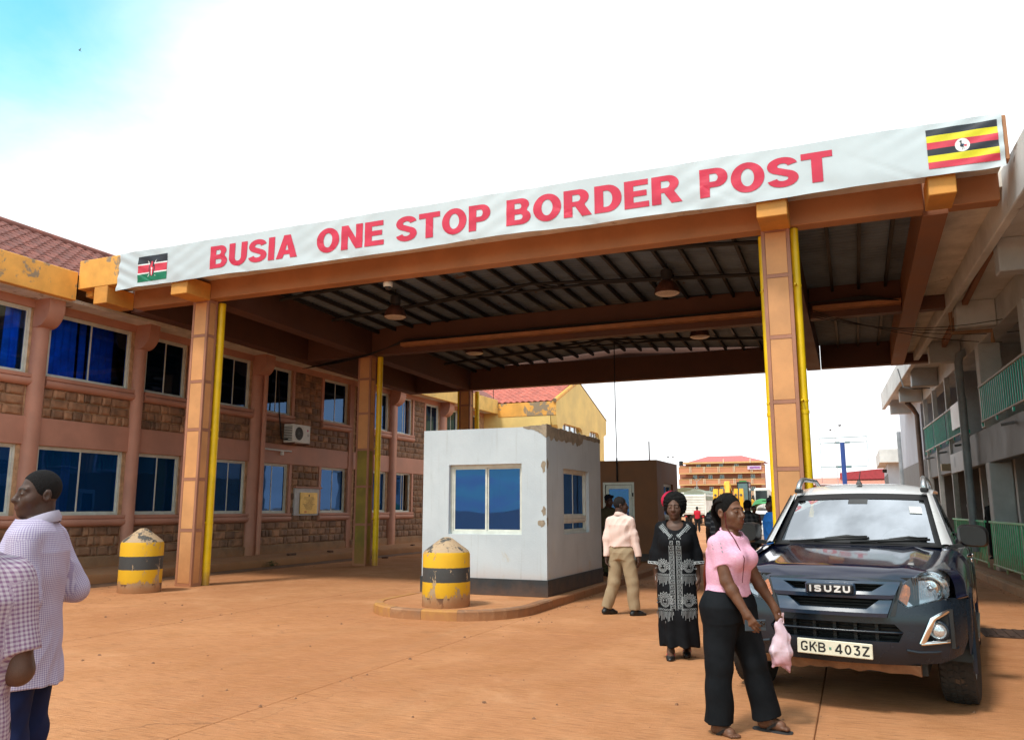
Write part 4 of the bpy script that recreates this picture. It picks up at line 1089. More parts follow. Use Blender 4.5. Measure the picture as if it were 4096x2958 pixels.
B('pane', GLASSB, door, (-6.26, -5.70, 21.948, 21.953, 1.05, 2.06)); B('pane', GLASSB, door, (-6.26, -5.70, 21.948, 21.953, .32, .95))
f = MB()
for z in (.5, 1.2, 1.85): f.box(-5.60, -5.56, 21.885, 21.9, z, z + .1)
f.obj('hinge', RUB, door)
window(bb, 22.72, 23.98, 1.28, 2.215, -4.93, glass=GLASSB)
B('counter', mat('pale_counter', (.6, .58, .52), .5), bb, (-5.1, -4.8, 22.75, 23.95, 1.22, 1.275))
b = MB(); b.cyl((-5.35, 23, 2.7), (-5.35, 23, 3.42), .018, n=6); b.obj('roof_rod', DARK(), bb)

# ---- concrete bollards, banded yellow and black
def bollard_mat():
    g = N('banded_bollard_paint'); v = g.coord('Object'); z = g.xyz(v)[2]
    n1 = g.noise(v, 3.2, 7, .62, .3); n2 = g.noise(v, 30, 4, .6); n3 = g.noise(g.scaled(v, (1, 1, .6)), 5.5, 8, .7)
    zz = g.math('ADD', z, g.math('MULTIPLY', g.math('SUBTRACT', n2, .5), .012))
    yel = g.mix(n1, (.80, .46, .012), (.66, .35, .01)); blk = g.mix(n1, (.03, .032, .036), (.075, .07, .065)); con = g.mix(n2, (.36, .235, .13), (.50, .36, .23))
    isb = g.math('MULTIPLY', g.ramp(zz, .352, .356), g.ramp(zz, .562, .558)); low = g.ramp(zz, .142, .138); c = g.mix(isb, yel, blk); c = g.mix(low, c, blk)
    top = g.ramp(zz, .772, .778)
    c = g.mix(top, c, g.mix(g.ramp(g.noise(v, 5, 8, .7), .53, .58), con, (.07, .065, .06)))
    chip = g.ramp(g.math('ADD', n3, g.math('MULTIPLY', g.ramp(z, .30, .0), .22)), .60, .625)
    c = g.mix(chip, c, con)
    c = g.mix(g.ramp(g.math('ADD', z, g.math('MULTIPLY', n1, -.25)), -.1, .10, .8, 0), c, DUST)
    g.pbr(c, .75, 0, g.bump(g.math('ADD', g.math('MULTIPLY', chip, -.7), g.math('MULTIPLY', n2, .4)), .5, .012)); return g.m
BOLM = bollard_mat()
def bollard(loc, s, rz, label):
    t = thing('bollard', label, 'bollard', loc, rz, 'painted concrete bollards')
    t.scale = (s[0], s[0], s[1])
    b = MB(); prof = [(.001, 0), (.385, 0), (.392, .012), (.388, .40), (.386, .735), (.372, .775)]
    rr = random.Random(4); rings = []
    for r, h in prof: rings.append([(r * math.cos(a) * (1 + .006 * math.sin(3 * a + h * 5)), r * math.sin(a) * (1 + .006 * math.cos(2 * a + h * 4)), h) for a in [2 * math.pi * k / 48 for k in range(48)]])
    b.rings(rings, True, (False, False)); b.obj('drum', BOLM, t, smooth=35, local=True)
    b = MB(); b.lathe([(.372, .775), (.352, .80), (.10, .965), (.06, .985), (.001, .99)], 48); b.obj('conical_cap', BOLM, t, smooth=35, local=True)
bollard((-5.63, 10.96, .132), (.90, 1.0), .6, 'yellow and black concrete bollard on the island nose before the grey booth')
bollard((-12.45, 11.72, 0), (.98, 1.18), 2.4, 'yellow and black concrete bollard with large paint chips by the left column')
# loose bricks, weeds and litter at the pavement
rr = random.Random(2)
for k, (x, y, z, s) in enumerate(((-14.85, 19.3, .215, .14), (-14.8, 21.1, .215, .12), (-14.72, 26.0, .2, .12), (-13.6, 22.3, 0, .1), (-14.6, 15.2, .21, .13))):
    b = MB(); b.box(-s, s, -s * .5, s * .5, 0, s * .45, bev=.02); b.v = [(p[0] + rr.uniform(-.01, .01), p[1] + rr.uniform(-.01, .01), p[2]) for p in b.v]
    o = b.obj('loose_brick', mat('dark_brick', (.12, .055, .035), .9, var=.4, scale=9, bump=.5)); o.location = (x, y, z); o.rotation_euler = (0, 0, rr.uniform(0, 3))
    tag(o, ['loose brick on the pavement left of the second column', 'loose brick on the pavement just behind the first brick', 'loose brick on the far pavement beside the grey booth', 'loose brick lying on the lane behind the second column', 'loose brick on the pavement behind the left column'][k], 'brick')
pl = thing('weed', 'small green weed growing at the pavement edge', 'plant', (-14.42, 17.9, 0))
b = MB()
for k in range(150):
    a = rr.uniform(0, 6.28); r = rr.uniform(0, .22); x, y = -14.42 + .6 * r * math.cos(a), 17.9 + 1.5 * r * math.sin(a); h = rr.uniform(.02, .17) * (1 - r * 2.5); l = rr.uniform(.02, .05); q = rr.uniform(0, 6.28)
    dx, dy = l * math.cos(q), l * math.sin(q)
    b.add([(x, y, h), (x + dx * .5 - dy * .3, y + dy * .5 + dx * .3, h + .015), (x + dx, y + dy, h + rr.uniform(-.01, .02)), (x + dx * .5 + dy * .3, y + dy * .5 - dx * .3, h + .01)], [(0, 1, 2, 3)])
b.obj('leaves', mat('weed_green', (.05, .10, .025), .7, var=.4, scale=20), pl)
# ------------------------------------------------------------------ grey two-storey building on the right (turned 2 degrees)
class MR(MB):
    """same collector, coordinates along the right-hand building"""
    def obj(s, *a, **k):
        s.v = [rb(*p) for p in s.v]; return MB.obj(s, *a, **k)
def BR(name, m, parent, *boxes, bev=0.0):
    b = MR()
    for x in boxes: b.box(*x, bev=bev)
    return b.obj(name, m, parent)
gbld = thing('arcade_building', 'grey two-storey arcade building with green railings on the right', 'building', rb(3.7, 20), RB_A)
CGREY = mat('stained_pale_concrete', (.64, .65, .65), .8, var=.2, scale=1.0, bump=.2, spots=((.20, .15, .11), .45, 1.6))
DGREY = mat('dark_grey_paint', (.14, .15, .16), .6, var=.3, scale=1.4, bump=.1, spots=((.02, .02, .022), .4, 2.4), dust=.25, dust_h=.8)
MGREY = mat('mid_grey_paint', (.50, .52, .53), .65, var=.2, scale=1.2, bump=.1, dust=.55, dust_h=1.1)
LBLUE = mat('pale_blue_render', (.46, .51, .60), .75, var=.12, scale=1.0, bump=.1)
PALE = mat('pale_post_paint', (.5, .49, .48), .6, var=.2, scale=3, dust=.5, dust_h=.6)
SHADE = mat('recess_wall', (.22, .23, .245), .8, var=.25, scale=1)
BR('fascia', CGREY, gbld, (2.78, 2.92, 2, 38.1, 5.70, 6.42), bev=.015)
BR('roof_slab', CGREY, gbld, (2.92, 9, 2, 38, 5.86, 6.3))
for y in (6.0, 10.4, 14.72, 19.1, 23.6, 28.1, 32.2, 36.2): BR('bracket_beam', MGREY, gbld, (2.95, 3.69, y - .17, y + .17, 5.30, 5.859), bev=.015)
BR('edge_beam', MGREY, gbld, (3.7, 4.05, 2, 33, 5.30, 5.859), bev=.012)
BR('floor_edge', DGREY, gbld, (3.7, 3.92, 2, 33, 2.56, 3.36), bev=.015)
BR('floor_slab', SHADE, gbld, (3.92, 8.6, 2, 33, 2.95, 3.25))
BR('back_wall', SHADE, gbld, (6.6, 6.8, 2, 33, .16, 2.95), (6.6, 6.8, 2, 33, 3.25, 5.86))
BR('end_wall', LBLUE, gbld, (3.7, 9, 33, 41, 3.28, 5.859), bev=.01)
BR('end_wall', DGREY, gbld, (3.69, 9, 33, 41.01, .0, 3.279), bev=.01)
for y in (12.0, 16.6, 21.05): BR('pillar', MGREY, gbld, (3.66, 4.12, y, y + .42, .16, 2.56), (3.66, 4.12, y, y + .42, 3.36, 5.3), bev=.015)
for y in (26.4, 29.2, 31.6): BR('post', PALE, gbld, (3.64, 3.78, y, y + .13, .16, 5.3), bev=.01)
for y in (23.2, 27.9): BR('cross_wall', MGREY, gbld, (4.6, 6.6, y, y + .2, .16, 2.95), (4.6, 6.6, y + 1.2, y + 1.4, 3.25, 5.86))
DOORM = mat('dim_door', (.30, .25, .17), .7, var=.2)
for y, z in ((18.2, .17), (24.6, .17), (24.7, 3.26), (20.6, 3.26)):
    d = BR('door', DOORM, gbld, (6.56, 6.599, y, y + .95, z, z + 2.1)); BR('frame', PALE, d, (6.54, 6.598, y - .08, y, z, z + 2.18), (6.54, 6.598, y + .95, y + 1.03, z, z + 2.18), (6.54, 6.598, y, y + .95, z + 2.1, z + 2.18))
GRU = mat('teal_rail_paint', (.0, .42, .30), .4, var=.25, scale=5, bump=.04, dust=.0)
GRL = mat('green_rail_paint', (.07, .55, .25), .45, var=.3, scale=5, bump=.05, dust=.7, dust_h=.75)
bar_me = {}
nb = 0
def railing(y0, y1, z0, z1, m, x=3.60):
    global nb
    r = BR('railing', m if z0 < 2 else PALE, gbld, (x - .03, x + .03, y0, y1, z1 - .045, z1), (x - .02, x + .02, y0, y1, z0 + .09, z0 + .125), bev=.005)
    for k in range(2 + int((y1 - y0) / 1.8)):
        y = y0 + (y1 - y0 - .05) * k / (1 + int((y1 - y0) / 1.8)); BR('stanchion', m, r, (x - .018, x + .018, y + .002, y + .042, z0, z0 + .089))
    n = int((y1 - y0) / .20); hh = round(z1 - z0 - .172, 3)
    if (hh, m.name) not in bar_me:
        b = MB(); b.box(-.009, .009, -.016, .016, 0, hh); bar_me[hh, m.name] = b.mesh('bar', m)
    for k in range(n):
        y = y0 + (k + .5) * (y1 - y0) / n; nb += 1
        o = link('bar', bar_me[hh, m.name], r); o.location = INV[r] @ Vector(rb(x, y, z0 + .126)); o.rotation_euler = (0, 0, RB_A * 0)
for a, b_ in ((16.2, 21.0), (22.75, 26.38), (26.55, 29.18), (29.35, 31.55)): railing(a, b_, 3.37, 4.29, GRU)
for a, b_ in ((15.6, 21.0), (21.6, 26.3)): railing(a, b_, .20, 1.26, GRL, 3.56)
PVC = mat('grey_downpipe', (.27, .30, .33), .5, var=.25, scale=2, spots=((.30, .15, .07), .25, 4))
b = MR(); b.tube([(3.50, 22.78, .5), (3.50, 22.78, 5.15), (3.55, 22.85, 5.35), (3.8, 23.1, 5.5)], .095, 14)
for z in (1.6, 3.3, 4.9): b.lathe([(.097, -.03), (.112, -.03), (.112, .03), (.097, .03)], 14, (3.5, 22.78, z))
b.obj('downpipe', PVC, gbld, smooth=40)
b = MR(); b.tube([(3.2, 32.2, 5.28), (3.4, 32.6, 5.12), (3.55, 32.85, 4.9), (3.56, 32.86, 2.3), (3.56, 32.86, 1.5)], .085, 12); b.obj('downpipe', mat('brown_downpipe', (.16, .11, .09), .6, var=.3, scale=3), gbld, smooth=40)
b = MR(); b.tube([(2.90, 19.3, 5.85), (2.90, 19.3, 5.25), (3.65, 19.3, 5.25), (3.65, 19.3, 5.0)], .045, 8); b.obj('conduit', mat('brown_conduit', (.30, .16, .08), .6, var=.2), gbld)
b = MR(); b.tube([(2.6, 28.1, 5.9), (2.72, 28.1, 5.3), (3.0, 28.1, 5.24), (3.5, 28.4, 5.28)], .02, 8); b.obj('conduit', DGREY, gbld)
for y in (14.2, 18.3, 24.2, 27.4, 30.4):
    b = MR(); b.cyl((3.69, y, 3.2), (3.45, y, 3.16), .03, n=8); b.obj('spout', DGREY, gbld)
BR('lamp_box', mat('small_lamp_box', (.45, .36, .24), .6), gbld, (3.45, 3.69, 26.9, 27.15, 2.62, 2.82))
# boards fixed to it
t = thing('notice_board', 'blank white board hung on the upper green railing', 'board', rb(3.55, 24, 3.66), RB_A)
b = MR(); b.patch([(23.27 + .08, 3.62), (24.92, 3.62), (24.92, 4.27), (23.27, 4.27), (23.27, 3.70)], lambda u, v, d: (3.53 + d, u, v), step=.4, depth=.025); b.obj('panel', mat('white_board', (.82, .83, .84), .4, var=.04), t)
t = thing('sign_panel', 'pale grey sign panel fixed below the upper railing', 'sign', rb(3.66, 25.2, 2.55), RB_A)
BR('panel', mat('faded_sign', (.44, .45, .47), .5, var=.14, scale=4), t, (3.62, 3.69, 24.2, 26.35, 2.52, 3.04))
b = MR(); b.lathe([(.001, 0), (.16, 0)], 20, (3.617, 25.6, 2.80), 'x'); b.obj('emblem', mat('faded_print', (.33, .35, .38), .6), t)

# ------------------------------------------------------------------ far things
def far_thing(name, label, cat, loc): return thing(name, label, cat, loc)
hz = lambda y: 10.57 - (y - 400) * .0158
hx = lambda x: -36.97 + (x - 380) * .01551
hotel = far_thing('hotel', 'distant four-storey orange balcony building with red hipped roof', 'building', (-27, 190, 0))
HOR = mat('orange_render', (.36, .150, .088), .75, var=.12, scale=.3, bump=0)
HBL = mat('bright_orange_render', (.50, .215, .115), .75, var=.1, scale=.3, bump=0)
HYE = mat('yellow_trim', (.60, .38, .16), .7, var=.1, bump=0)
HRF = mat('red_sheet_roof', (.46, .11, .10), .6, var=.1, scale=.2, bump=0)
B('wall', HOR, hotel, (hx(460), hx(1540), 190, 200, 0, 11.6), (hx(360), hx(460), 190.5, 200, 0, 11.2))
b = MB(); e = hz(320); r_ = hz(216); xa, xb, ya, yb = hx(510), hx(1590), 188.6, 201
b.add([(xa, ya, e), (xb, ya, e), (xb, yb, e), (xa, yb, e), (hx(745), 195, r_), (hx(1240), 195, r_)], [(0, 1, 5, 4), (1, 2, 5), (2, 3, 4, 5), (3, 0, 4)]); b.obj('roof', HRF, hotel)
B('eaves', HYE, hotel, (hx(440), hx(1592), 188.4, 190, hz(345), hz(322)))
for za, zb in ((400, 478), (575, 640), (752, 815)):
    bal = B('balcony', HBL, hotel, (hx(375), hx(1600), 188.3, 188.6, hz(zb), hz(za)), (hx(375), hx(1600), 188.6, 190, hz(zb) - .1, hz(zb) + .1))
    B('ledge', HYE, bal, (hx(375), hx(1602), 188.15, 188.3, hz(zb + 14), hz(zb)))
    B('ledge', HYE, bal, (hx(375), hx(1602), 188.2, 188.62, hz(za), hz(za - 8)))
    for x in (550, 750, 960, 1178, 1425):
        B('divider', mat('cream_trim', (.66, .55, .40), .7, bump=0), bal, (hx(x - 14), hx(x - 6), 188.1, 188.3, hz(zb - 4), hz(za - 12)), (hx(x + 5), hx(x + 13), 188.1, 188.3, hz(zb - 4), hz(za - 12)))
for y0_, y1_, xs_ in ((350, 412, (650, 800, 980, 1200)), (500, 560, (595, 820, 988, 1245, 1425)), (672, 730, (610, 830, 992, 1250, 1425))):
    for x in xs_:
        w_ = B('window', mat('far_window_glass', (.16, .30, .38), .2, var=.3, scale=1.5, bump=0), hotel, (hx(x - 27), hx(x + 27), 189.93, 189.99, hz(y1_), hz(y0_)))
        B('frame', mat('far_white_frame', (.7, .75, .78), .5, bump=0), w_, (hx(x - 30), hx(x - 24), 189.88, 189.93, hz(y1_), hz(y0_)), (hx(x + 24), hx(x + 30), 189.88, 189.93, hz(y1_), hz(y0_)), (hx(x - 24), hx(x + 24), 189.88, 189.93, hz(y0_ + 6), hz(y0_)), (hx(x - 3), hx(x + 3), 189.88, 189.93, hz(y1_), hz(y0_ + 6)))
B('annex', HOR, hotel, (hx(1540), hx(1660), 189, 196, 0, hz(748)))
for x in (1030, 1408): B('chimney', mat('cream_trim', (.66, .55, .40), .7, bump=0), hotel, (hx(x - 7), hx(x + 7), 188.2, 188.4, hz(345), hz(285)))
t = far_thing('roof_banner', 'small purple and white banner on the top balcony of the orange building', 'banner', (hx(1465), 188, 9))
B('cloth', mat('lilac_banner', (.62, .5, .68), .6, var=.2, scale=1.2, bump=0), t, (hx(1370), hx(1560), 188.0, 188.05, hz(442), hz(390)))
B('print', mat('purple_print', (.30, .10, .36), .6), t, (hx(1400), hx(1540), 187.95, 187.99, hz(425), hz(402)))
t = far_thing('water_tank', 'black water tank on the roof left of the orange building', 'tank', (hx(380), 186, 11.2))
b = MB(); b.lathe([(.001, 0), (.5, 0), (.5, .25), (.46, .3), (.5, .35), (.5, .6), (.46, .65), (.5, .7), (.5, .95), (.3, 1.08), (.001, 1.1)], 18, (hx(380), 191.2, 11.2)); b.obj('drum', RUB, t)
def mast(name, label, x, y, zt, heads, r=.06):
    t = far_thing(name, label, 'lamp', (x, y, 0))
    b = MB(); b.cyl((x, y, 0), (x, y, zt), r, r * .6, n=8); b.obj('pole', mat('grey_pole', (.35, .36, .38), .5, var=.1, bump=0), t)
    for dx, dz, l in heads:
        b = MB(); b.cyl((x, y, zt - .05), (x + dx, y, zt + dz), r * .5, n=6); b.obj('arm', MATS['grey_pole'], t)
        b = MB(); b.box(x + dx - l, x + dx + l, y - .15, y + .15, zt + dz, zt + dz + .16, bev=.03); b.obj('lamp_head', RUB, t)
mast('street_lamp', 'street lamp with angled head before the orange building', -15.55, 88.7, 4.35, ((.55, .38, .28), (-.3, .25, .12)))
mast('floodlight_mast', 'distant floodlight mast above the brown booth', -30.3, 147, 10.1, ((-.45, .4, .2), (.45, .45, .2)))
mast('floodlight_mast', 'floodlight mast beside the empty billboard frame', -1.75, 108, 11.0, ((-.5, .0, .12), (.62, .5, .18)), .05)
# empty billboard frame on a blue post
t = far_thing('billboard_frame', 'empty billboard frame on a thick blue post above the red roofs', 'billboard', (-1, 110, 0))
b = MB(); b.cyl((-1.0, 110, 0), (-1.0, 110, 9.6), .28, n=12); b.obj('post', mat('blue_post', (.015, .055, .26), .5, var=.1, bump=0), t)
TEAL = mat('teal_steel', (.07, .16, .18), .5, metal=.2, var=.1, bump=0)
b = MB()
for z, x0, x1 in ((10.2, -3.62, 1.9), (9.55, -3.66, 1.88), (6.6, -3.58, 1.7)): b.cyl((x0, 110, z), (x1, 110, z + (.1 if z > 7 else 0)), .05, n=6)
for x in (-3.62, 1.88): b.cyl((x, 110, 4.6 if x < 0 else 6.6), (x, 110, 10.25), .03, n=5)
for x in (-1.6, -.4): b.box(x - .3, x + .3, 109.9, 110.1, 6.45, 6.7); b.box(x - .3, x + .3, 109.9, 110.1, 9.5, 9.7)
b.obj('frame', TEAL, t)
t = far_thing('red_roof_shed', 'distant low shed with red sheet roofs behind the pickup', 'building', (-.5, 122, 0))
B('wall', mat('shed_wall', (.40, .13, .08), .8, bump=0), t, (-8, 6, 122, 140, 0, 4.7))
b = MB(); b.add([(-1.7, 122, 6.3), (3.1, 122, 6.75), (9, 122, 6.9), (9, 122, 5.4), (-1.7, 122, 5.4), (-1.7, 150, 6.3), (9, 150, 6.9)], [(0, 1, 2, 3, 4), (0, 1, 2, 6, 5)]); b.obj('gable', mat('dark_red_sheet', (.33, .035, .045), .6, bump=0), t)
b = MB(); b.add([(-9, 120, 4.7), (8, 120, 4.7), (8, 124, 5.7), (-9, 124, 5.7)], [(0, 1, 2, 3)]); b.obj('roof', mat('salmon_sheet', (.60, .24, .17), .6, bump=0), t)
t = far_thing('low_flat_building', 'small pale flat-roofed building beyond the grey arcade', 'building', (3, 62, 0))
B('slab', CGREY, t, (1.55, 6, 54, 62.5, 4.25, 5.05)); B('wall', LBLUE, t, (2.0, 6, 55, 62, 0, 4.25))
for k in range(5): B('window', DGREY, t, (1.97, 1.999, 55.4 + k * 1.3, 56.4 + k * 1.3, 2.6, 3.6))
B('camera_box', RUB, t, (1.75, 1.99, 57, 57.3, 3.75, 3.95))
b = MB(); b.cyl((2.06, 41.4, 0), (2.06, 41.4, 5.0), .09, n=10); b.obj('vent_pipe', PVC, t)

# lorries
def lorry(label, x, y, s, tarpc, tail):
    t = thing('covered_lorry', label, 'lorry', (x, y, 0), group='covered lorries in the queue')
    W_ = 1.05 * s; z0, z1 = .95, 2.75 * s
    B('chassis', RUB, t, (x - .45, x + .45, y + .2, y + 9, .6, .85))
    body = B('body', mat('lorry_white', (.72, .72, .68), .6, var=.15, scale=1.5, spots=((.4, .3, .2), .25, 2)), t, (x - W_, x + W_, y, y + 7, z0, z1), bev=.03)
    for k in range(7): B('slat', MATS['lorry_white'], body, (x - W_ + .12, x + W_ - .12, y - .04, y, z0 + .12 + k * .235, z0 + .29 + k * .235), bev=.012)
    for sx_ in (-1, 1): B('corner_post', MATS['lorry_white'], body, (x + sx_ * (W_ - .04) - .06, x + sx_ * (W_ - .04) + .06, y - .07, y - .001, z0 - .1, z1 + .1))
    b = MB(); rings = []
    for j in range(10):
        yy = y + .15 + j * .78; zt_ = z1 + (.42 + .05 * math.sin(j * 2.3)) * s
        rings.append([(x + (W_ + .03) * math.cos(math.radians(a)) * (1 if 20 < a < 160 else 1.0), yy, z1 - .5 + (zt_ - z1 + .5) * (math.sin(math.radians(a)) ** .5 if a not in (0, 180) else 0) + .02 * math.sin(j * 3 + a)) for a in range(0, 181, 15)])
    b.rings(rings); b.obj('tarpaulin', tarpc, t, smooth=60)
    B('cab', MATS['lorry_white'], t, (x - W_ + .05, x + W_ - .05, y + 7.2, y + 8.9, .8, 2.5), bev=.1)
    for sx_ in (-1, 1):
        for yy in (1.2, 2.4, 7.9):
            b = MB(); b.lathe([(.2, -.13), (.44, -.13), (.48, -.09), (.48, .09), (.44, .13), (.2, .13)], 20, (x + sx_ * (W_ - .2), y + yy, .48), 'x', caps=(True, True)); b.obj('wheel', RUB, t, smooth=40)
        B('tail_lamp', mat('red_lamp', (.4, .02, .02), .3), t, (x + sx_ * .75 - .1, x + sx_ * .75 + .1, y - .03, y + .01, .72, .84))
lorry('white slatted lorry with grey-green tarpaulin beside the brown booth', -13.25, 73.8, .98, mat('grey_green_tarp', (.25, .27, .21), .8, var=.2, scale=1, bump=.2), 0)
lorry('farther lorry with olive tarpaulin behind the white slatted one', -16.1, 84, 1.12, mat('olive_tarp', (.16, .145, .075), .8, var=.2, scale=1, bump=.2), 0)
# excavator
t = thing('excavator', 'yellow excavator with raised boom and dark cab among the lorries', 'excavator', (-8.3, 62.5, 0))
EY = mat('excavator_yellow', (.78, .42, .01), .5, var=.18, scale=1.5, spots=((.3, .16, .05), .2, 3))
for sx_ in (-1, 1):
    b = MB(); b.prism([(61, .05), (64.6, .05), (65, .4), (64.6, .8), (61, .8), (60.6, .4)], 'x', -8.3 + sx_ * 1.0 - .28, -8.3 + sx_ * 1.0 + .28); b.obj('track', RUB, t)
EDK = mat('excavator_grey', (.10, .10, .10), .6, var=.3, scale=4)
b = MB(); b.prism([(62, .95), (65, .95), (65.3, 1.4), (65.2, 2.35), (64.4, 2.5), (62.6, 2.45), (62, 2.2)], 'x', -9.5, -7.95); b.obj('house', EY, t)
B('counterweight', EY, t, (-9.5, -7.1, 64.9, 65.5, 1.0, 2.2), bev=.15)
for x0, x1, y in ((-9.55, -9.2, 61.0), (-9.12, -8.86, 61.1), (-7.98, -7.72, 60.4), (-7.62, -7.36, 60.5)):
    b = MB(); b.prism([(y, .9), (y + .5, .9), (y + .55, 2.2), (y + .3, 2.85), (y + .1, 2.9), (y - .05, 2.3)], 'x', x0, x1); b.obj('outrigger_plate', EY, t)
    b = MB(); b.cyl(((x0 + x1) / 2, y - .08, 2.45), ((x0 + x1) / 2, y + .6, 2.45), .09, n=10); b.obj('pivot_pin', EDK, t)
B('engine_hatch', EDK, t, (-9.4, -8.6, 61.96, 61.999, 1.2, 1.9)); B('handrail', EDK, t, (-9.4, -9.36, 62, 64.5, 2.5, 2.8), (-9.4, -9.36, 62, 64.5, 2.8, 2.84))
cabm = MB()
for x in (-7.88, -7.12):
    for y in (61.7, 63.0): cabm.box(x - .04, x + .04, y, y + .08, 1.3, 3.35)
cabm.box(-7.92, -7.08, 61.7, 63.1, 3.3, 3.42, bev=.02); cabm.box(-7.92, -7.08, 61.7, 63.1, 1.2, 1.9)
cb = cabm.obj('cab', RUB, t); B('pane', mat('cab_glass', (.12, .2, .22), .1, var=.1), cb, (-7.84, -7.16, 61.72, 61.74, 1.9, 3.3), (-7.10, -7.09, 61.8, 63, 1.9, 3.3))
B('roof_lamp', mat('green_lamp', (.05, .3, .06), .4), cb, (-7.75, -7.25, 61.75, 62.1, 3.42, 3.5))
b = MB(); b.rings([[(-8.4 + dx * w_, y, z + dz * w_) for dx, dz in ((-.2, -.25), (.2, -.25), (.2, .25), (-.2, .25))] for y, z, w_ in ((62, 1.6, .7), (61.5, 2.3, .85), (60.9, 2.95, .9), (60.2, 3.22, .8), (59.7, 3.18, .65), (59.3, 3.0, .5))]); b.obj('boom', EY, t)
for dx in (-.24, .24): b = MB(); b.cyl((-8.4 + dx, 61.6, 1.9), (-8.4 + dx, 60.5, 2.75), .05, n=8); b.obj('boom_ram', EDK, t)
b = MB(); b.rings([[(-8.25 + dx * w_, y, z + dz * w_) for dx, dz in ((-.16, -.2), (.16, -.2), (.16, .2), (-.16, .2))] for y, z, w_ in ((59.4, 3.25, .8), (59.1, 2.4, 1.0), (58.9, 1.2, .8))]); b.obj('stick', EY, t)
b = MB(); b.cyl((-8.5, 60.4, 2.0), (-8.5, 59.6, 2.9), .06, n=8); b.obj('hydraulic_ram', mat('chrome_rod', (.7, .7, .7), .15, metal=1), t)
b = MB(); b.prism([(58.6, .3), (59.5, .2), (59.4, 1.1), (58.8, 1.3)], 'x', -8.75, -7.85); b.obj('bucket', EY, t)
# white lorry cab facing us
t = thing('white_lorry_cab', 'white lorry cab facing the camera beside the excavator', 'lorry', (-6.65, 66, 0))
B('cab', MATS['lorry_white'], t, (-7.2, -6.1, 66, 68, .5, 3.05), bev=.12); B('windscreen', mat('dark_screen', (.03, .04, .045), .1), t, (-7.08, -6.22, 65.97, 65.999, 1.95, 2.85), bev=.004)
B('grille', DGREY, t, (-7.0, -6.3, 65.96, 65.999, .9, 1.5)); B('number_board', MATS['far_white_frame'], t, (-6.95, -6.55, 65.94, 65.96, 1.55, 1.9))
for x in (-7.28, -6.02): B('mirror', RUB, t, (x - .08, x + .08, 65.9, 66, 2.0, 2.5))
for x in (-7.0, -6.3):
    b = MB(); b.lathe([(.15, -.1), (.42, -.1), (.45, 0), (.42, .1), (.15, .1)], 18, (x, 66.9, .45), 'x', (True, True)); b.obj('wheel', RUB, t)
# loaded handcart
t = thing('loaded_handcart', 'handcart piled with a green tarpaulin load near the right column', 'cart', (-4.5, 45, 0))
B('bed', mat('orange_wood', (.62, .25, .03), .7, var=.2), t, (-5.2, -3.9, 44.5, 46.5, 1.22, 1.38), bev=.01)
b = MB(); b.grid(lambda u, v: (-4.5 + .62 * math.cos(math.pi * u) * (.75 + .25 * math.sin(math.pi * v)), 44.6 + 1.8 * v, 1.38 + .62 * math.sin(math.pi * u) ** .7 * (.65 + .35 * math.sin(math.pi * v)) + .03 * math.sin(9 * u + 5 * v)), 18, 12); b.obj('load', mat('green_tarp', (.03, .26, .07), .6, var=.3, scale=3, bump=.3), t, smooth=True)
for x in (-5.1, -4.0):
    b = MB(); b.lathe([(.38, -.03), (.44, -.03), (.44, .03), (.38, .03)], 20, (x, 45.6, .44), 'x'); b.obj('wheel', RUB, t)
    B('leg', MATS['orange_wood'], t, (x - .04, x + .04, 44.55, 44.63, 0, 1.22)); B('strut', MATS['orange_wood'], t, (x - .03, x + .03, 45.57, 45.63, .44, 1.22))
# parked white car, mostly hidden by people
t = thing('white_saloon_car', 'white saloon car far behind the people beside the right column', 'car', (-3.6, 33.5, 0))
WC = mat('white_car_paint', (.75, .75, .74), .25, var=.04, bump=0, coat=.6)
b = MB(); sec = []
for y, w_, zt_, zb_ in ((33.0, .60, .62, .40), (33.05, .74, .72, .30), (33.4, .80, .80, .25), (34.2, .82, .92, .22), (36.6, .82, .95, .22), (37.2, .74, .92, .32), (37.3, .6, .8, .45)):
    sec.append([(-3.6 + dx * w_, y, z) for dx, z in ((-.9, zb_), (-1, zb_ + .12), (-1, zt_ - .12), (-.85, zt_), (.85, zt_), (1, zt_ - .12), (1, zb_ + .12), (.9, zb_))])
b.rings(sec); b.obj('body', WC, t, smooth=40)
b = MB(); b.rings([[(-3.6 + dx * w_, y, z) for dx, z in ((-1, .9), (-.82, zt_), (.82, zt_), (1, .9))] for y, w_, zt_ in ((34.1, .74, .92), (34.9, .72, 1.40), (36.1, .72, 1.42), (36.9, .72, .94))]); cb = b.obj('cabin', WC, t, smooth=40)
B('windscreen', mat('dark_screen', (.03, .04, .045), .1), cb, (-4.15, -3.05, 34.28, 34.33, 1.0, 1.3))
for x in (-4.35, -2.85):
    for y in (33.9, 36.4):
        b = MB(); b.lathe([(.12, -.1), (.29, -.1), (.31, 0), (.29, .1), (.12, .1)], 18, (x, y, .31), 'x', (True, True)); b.obj('wheel', RUB, t)
for x in (-4.15, -3.05): B('headlight', MATS['far_white_frame'], t, (x - .14, x + .14, 33.0, 33.06, .58, .68))
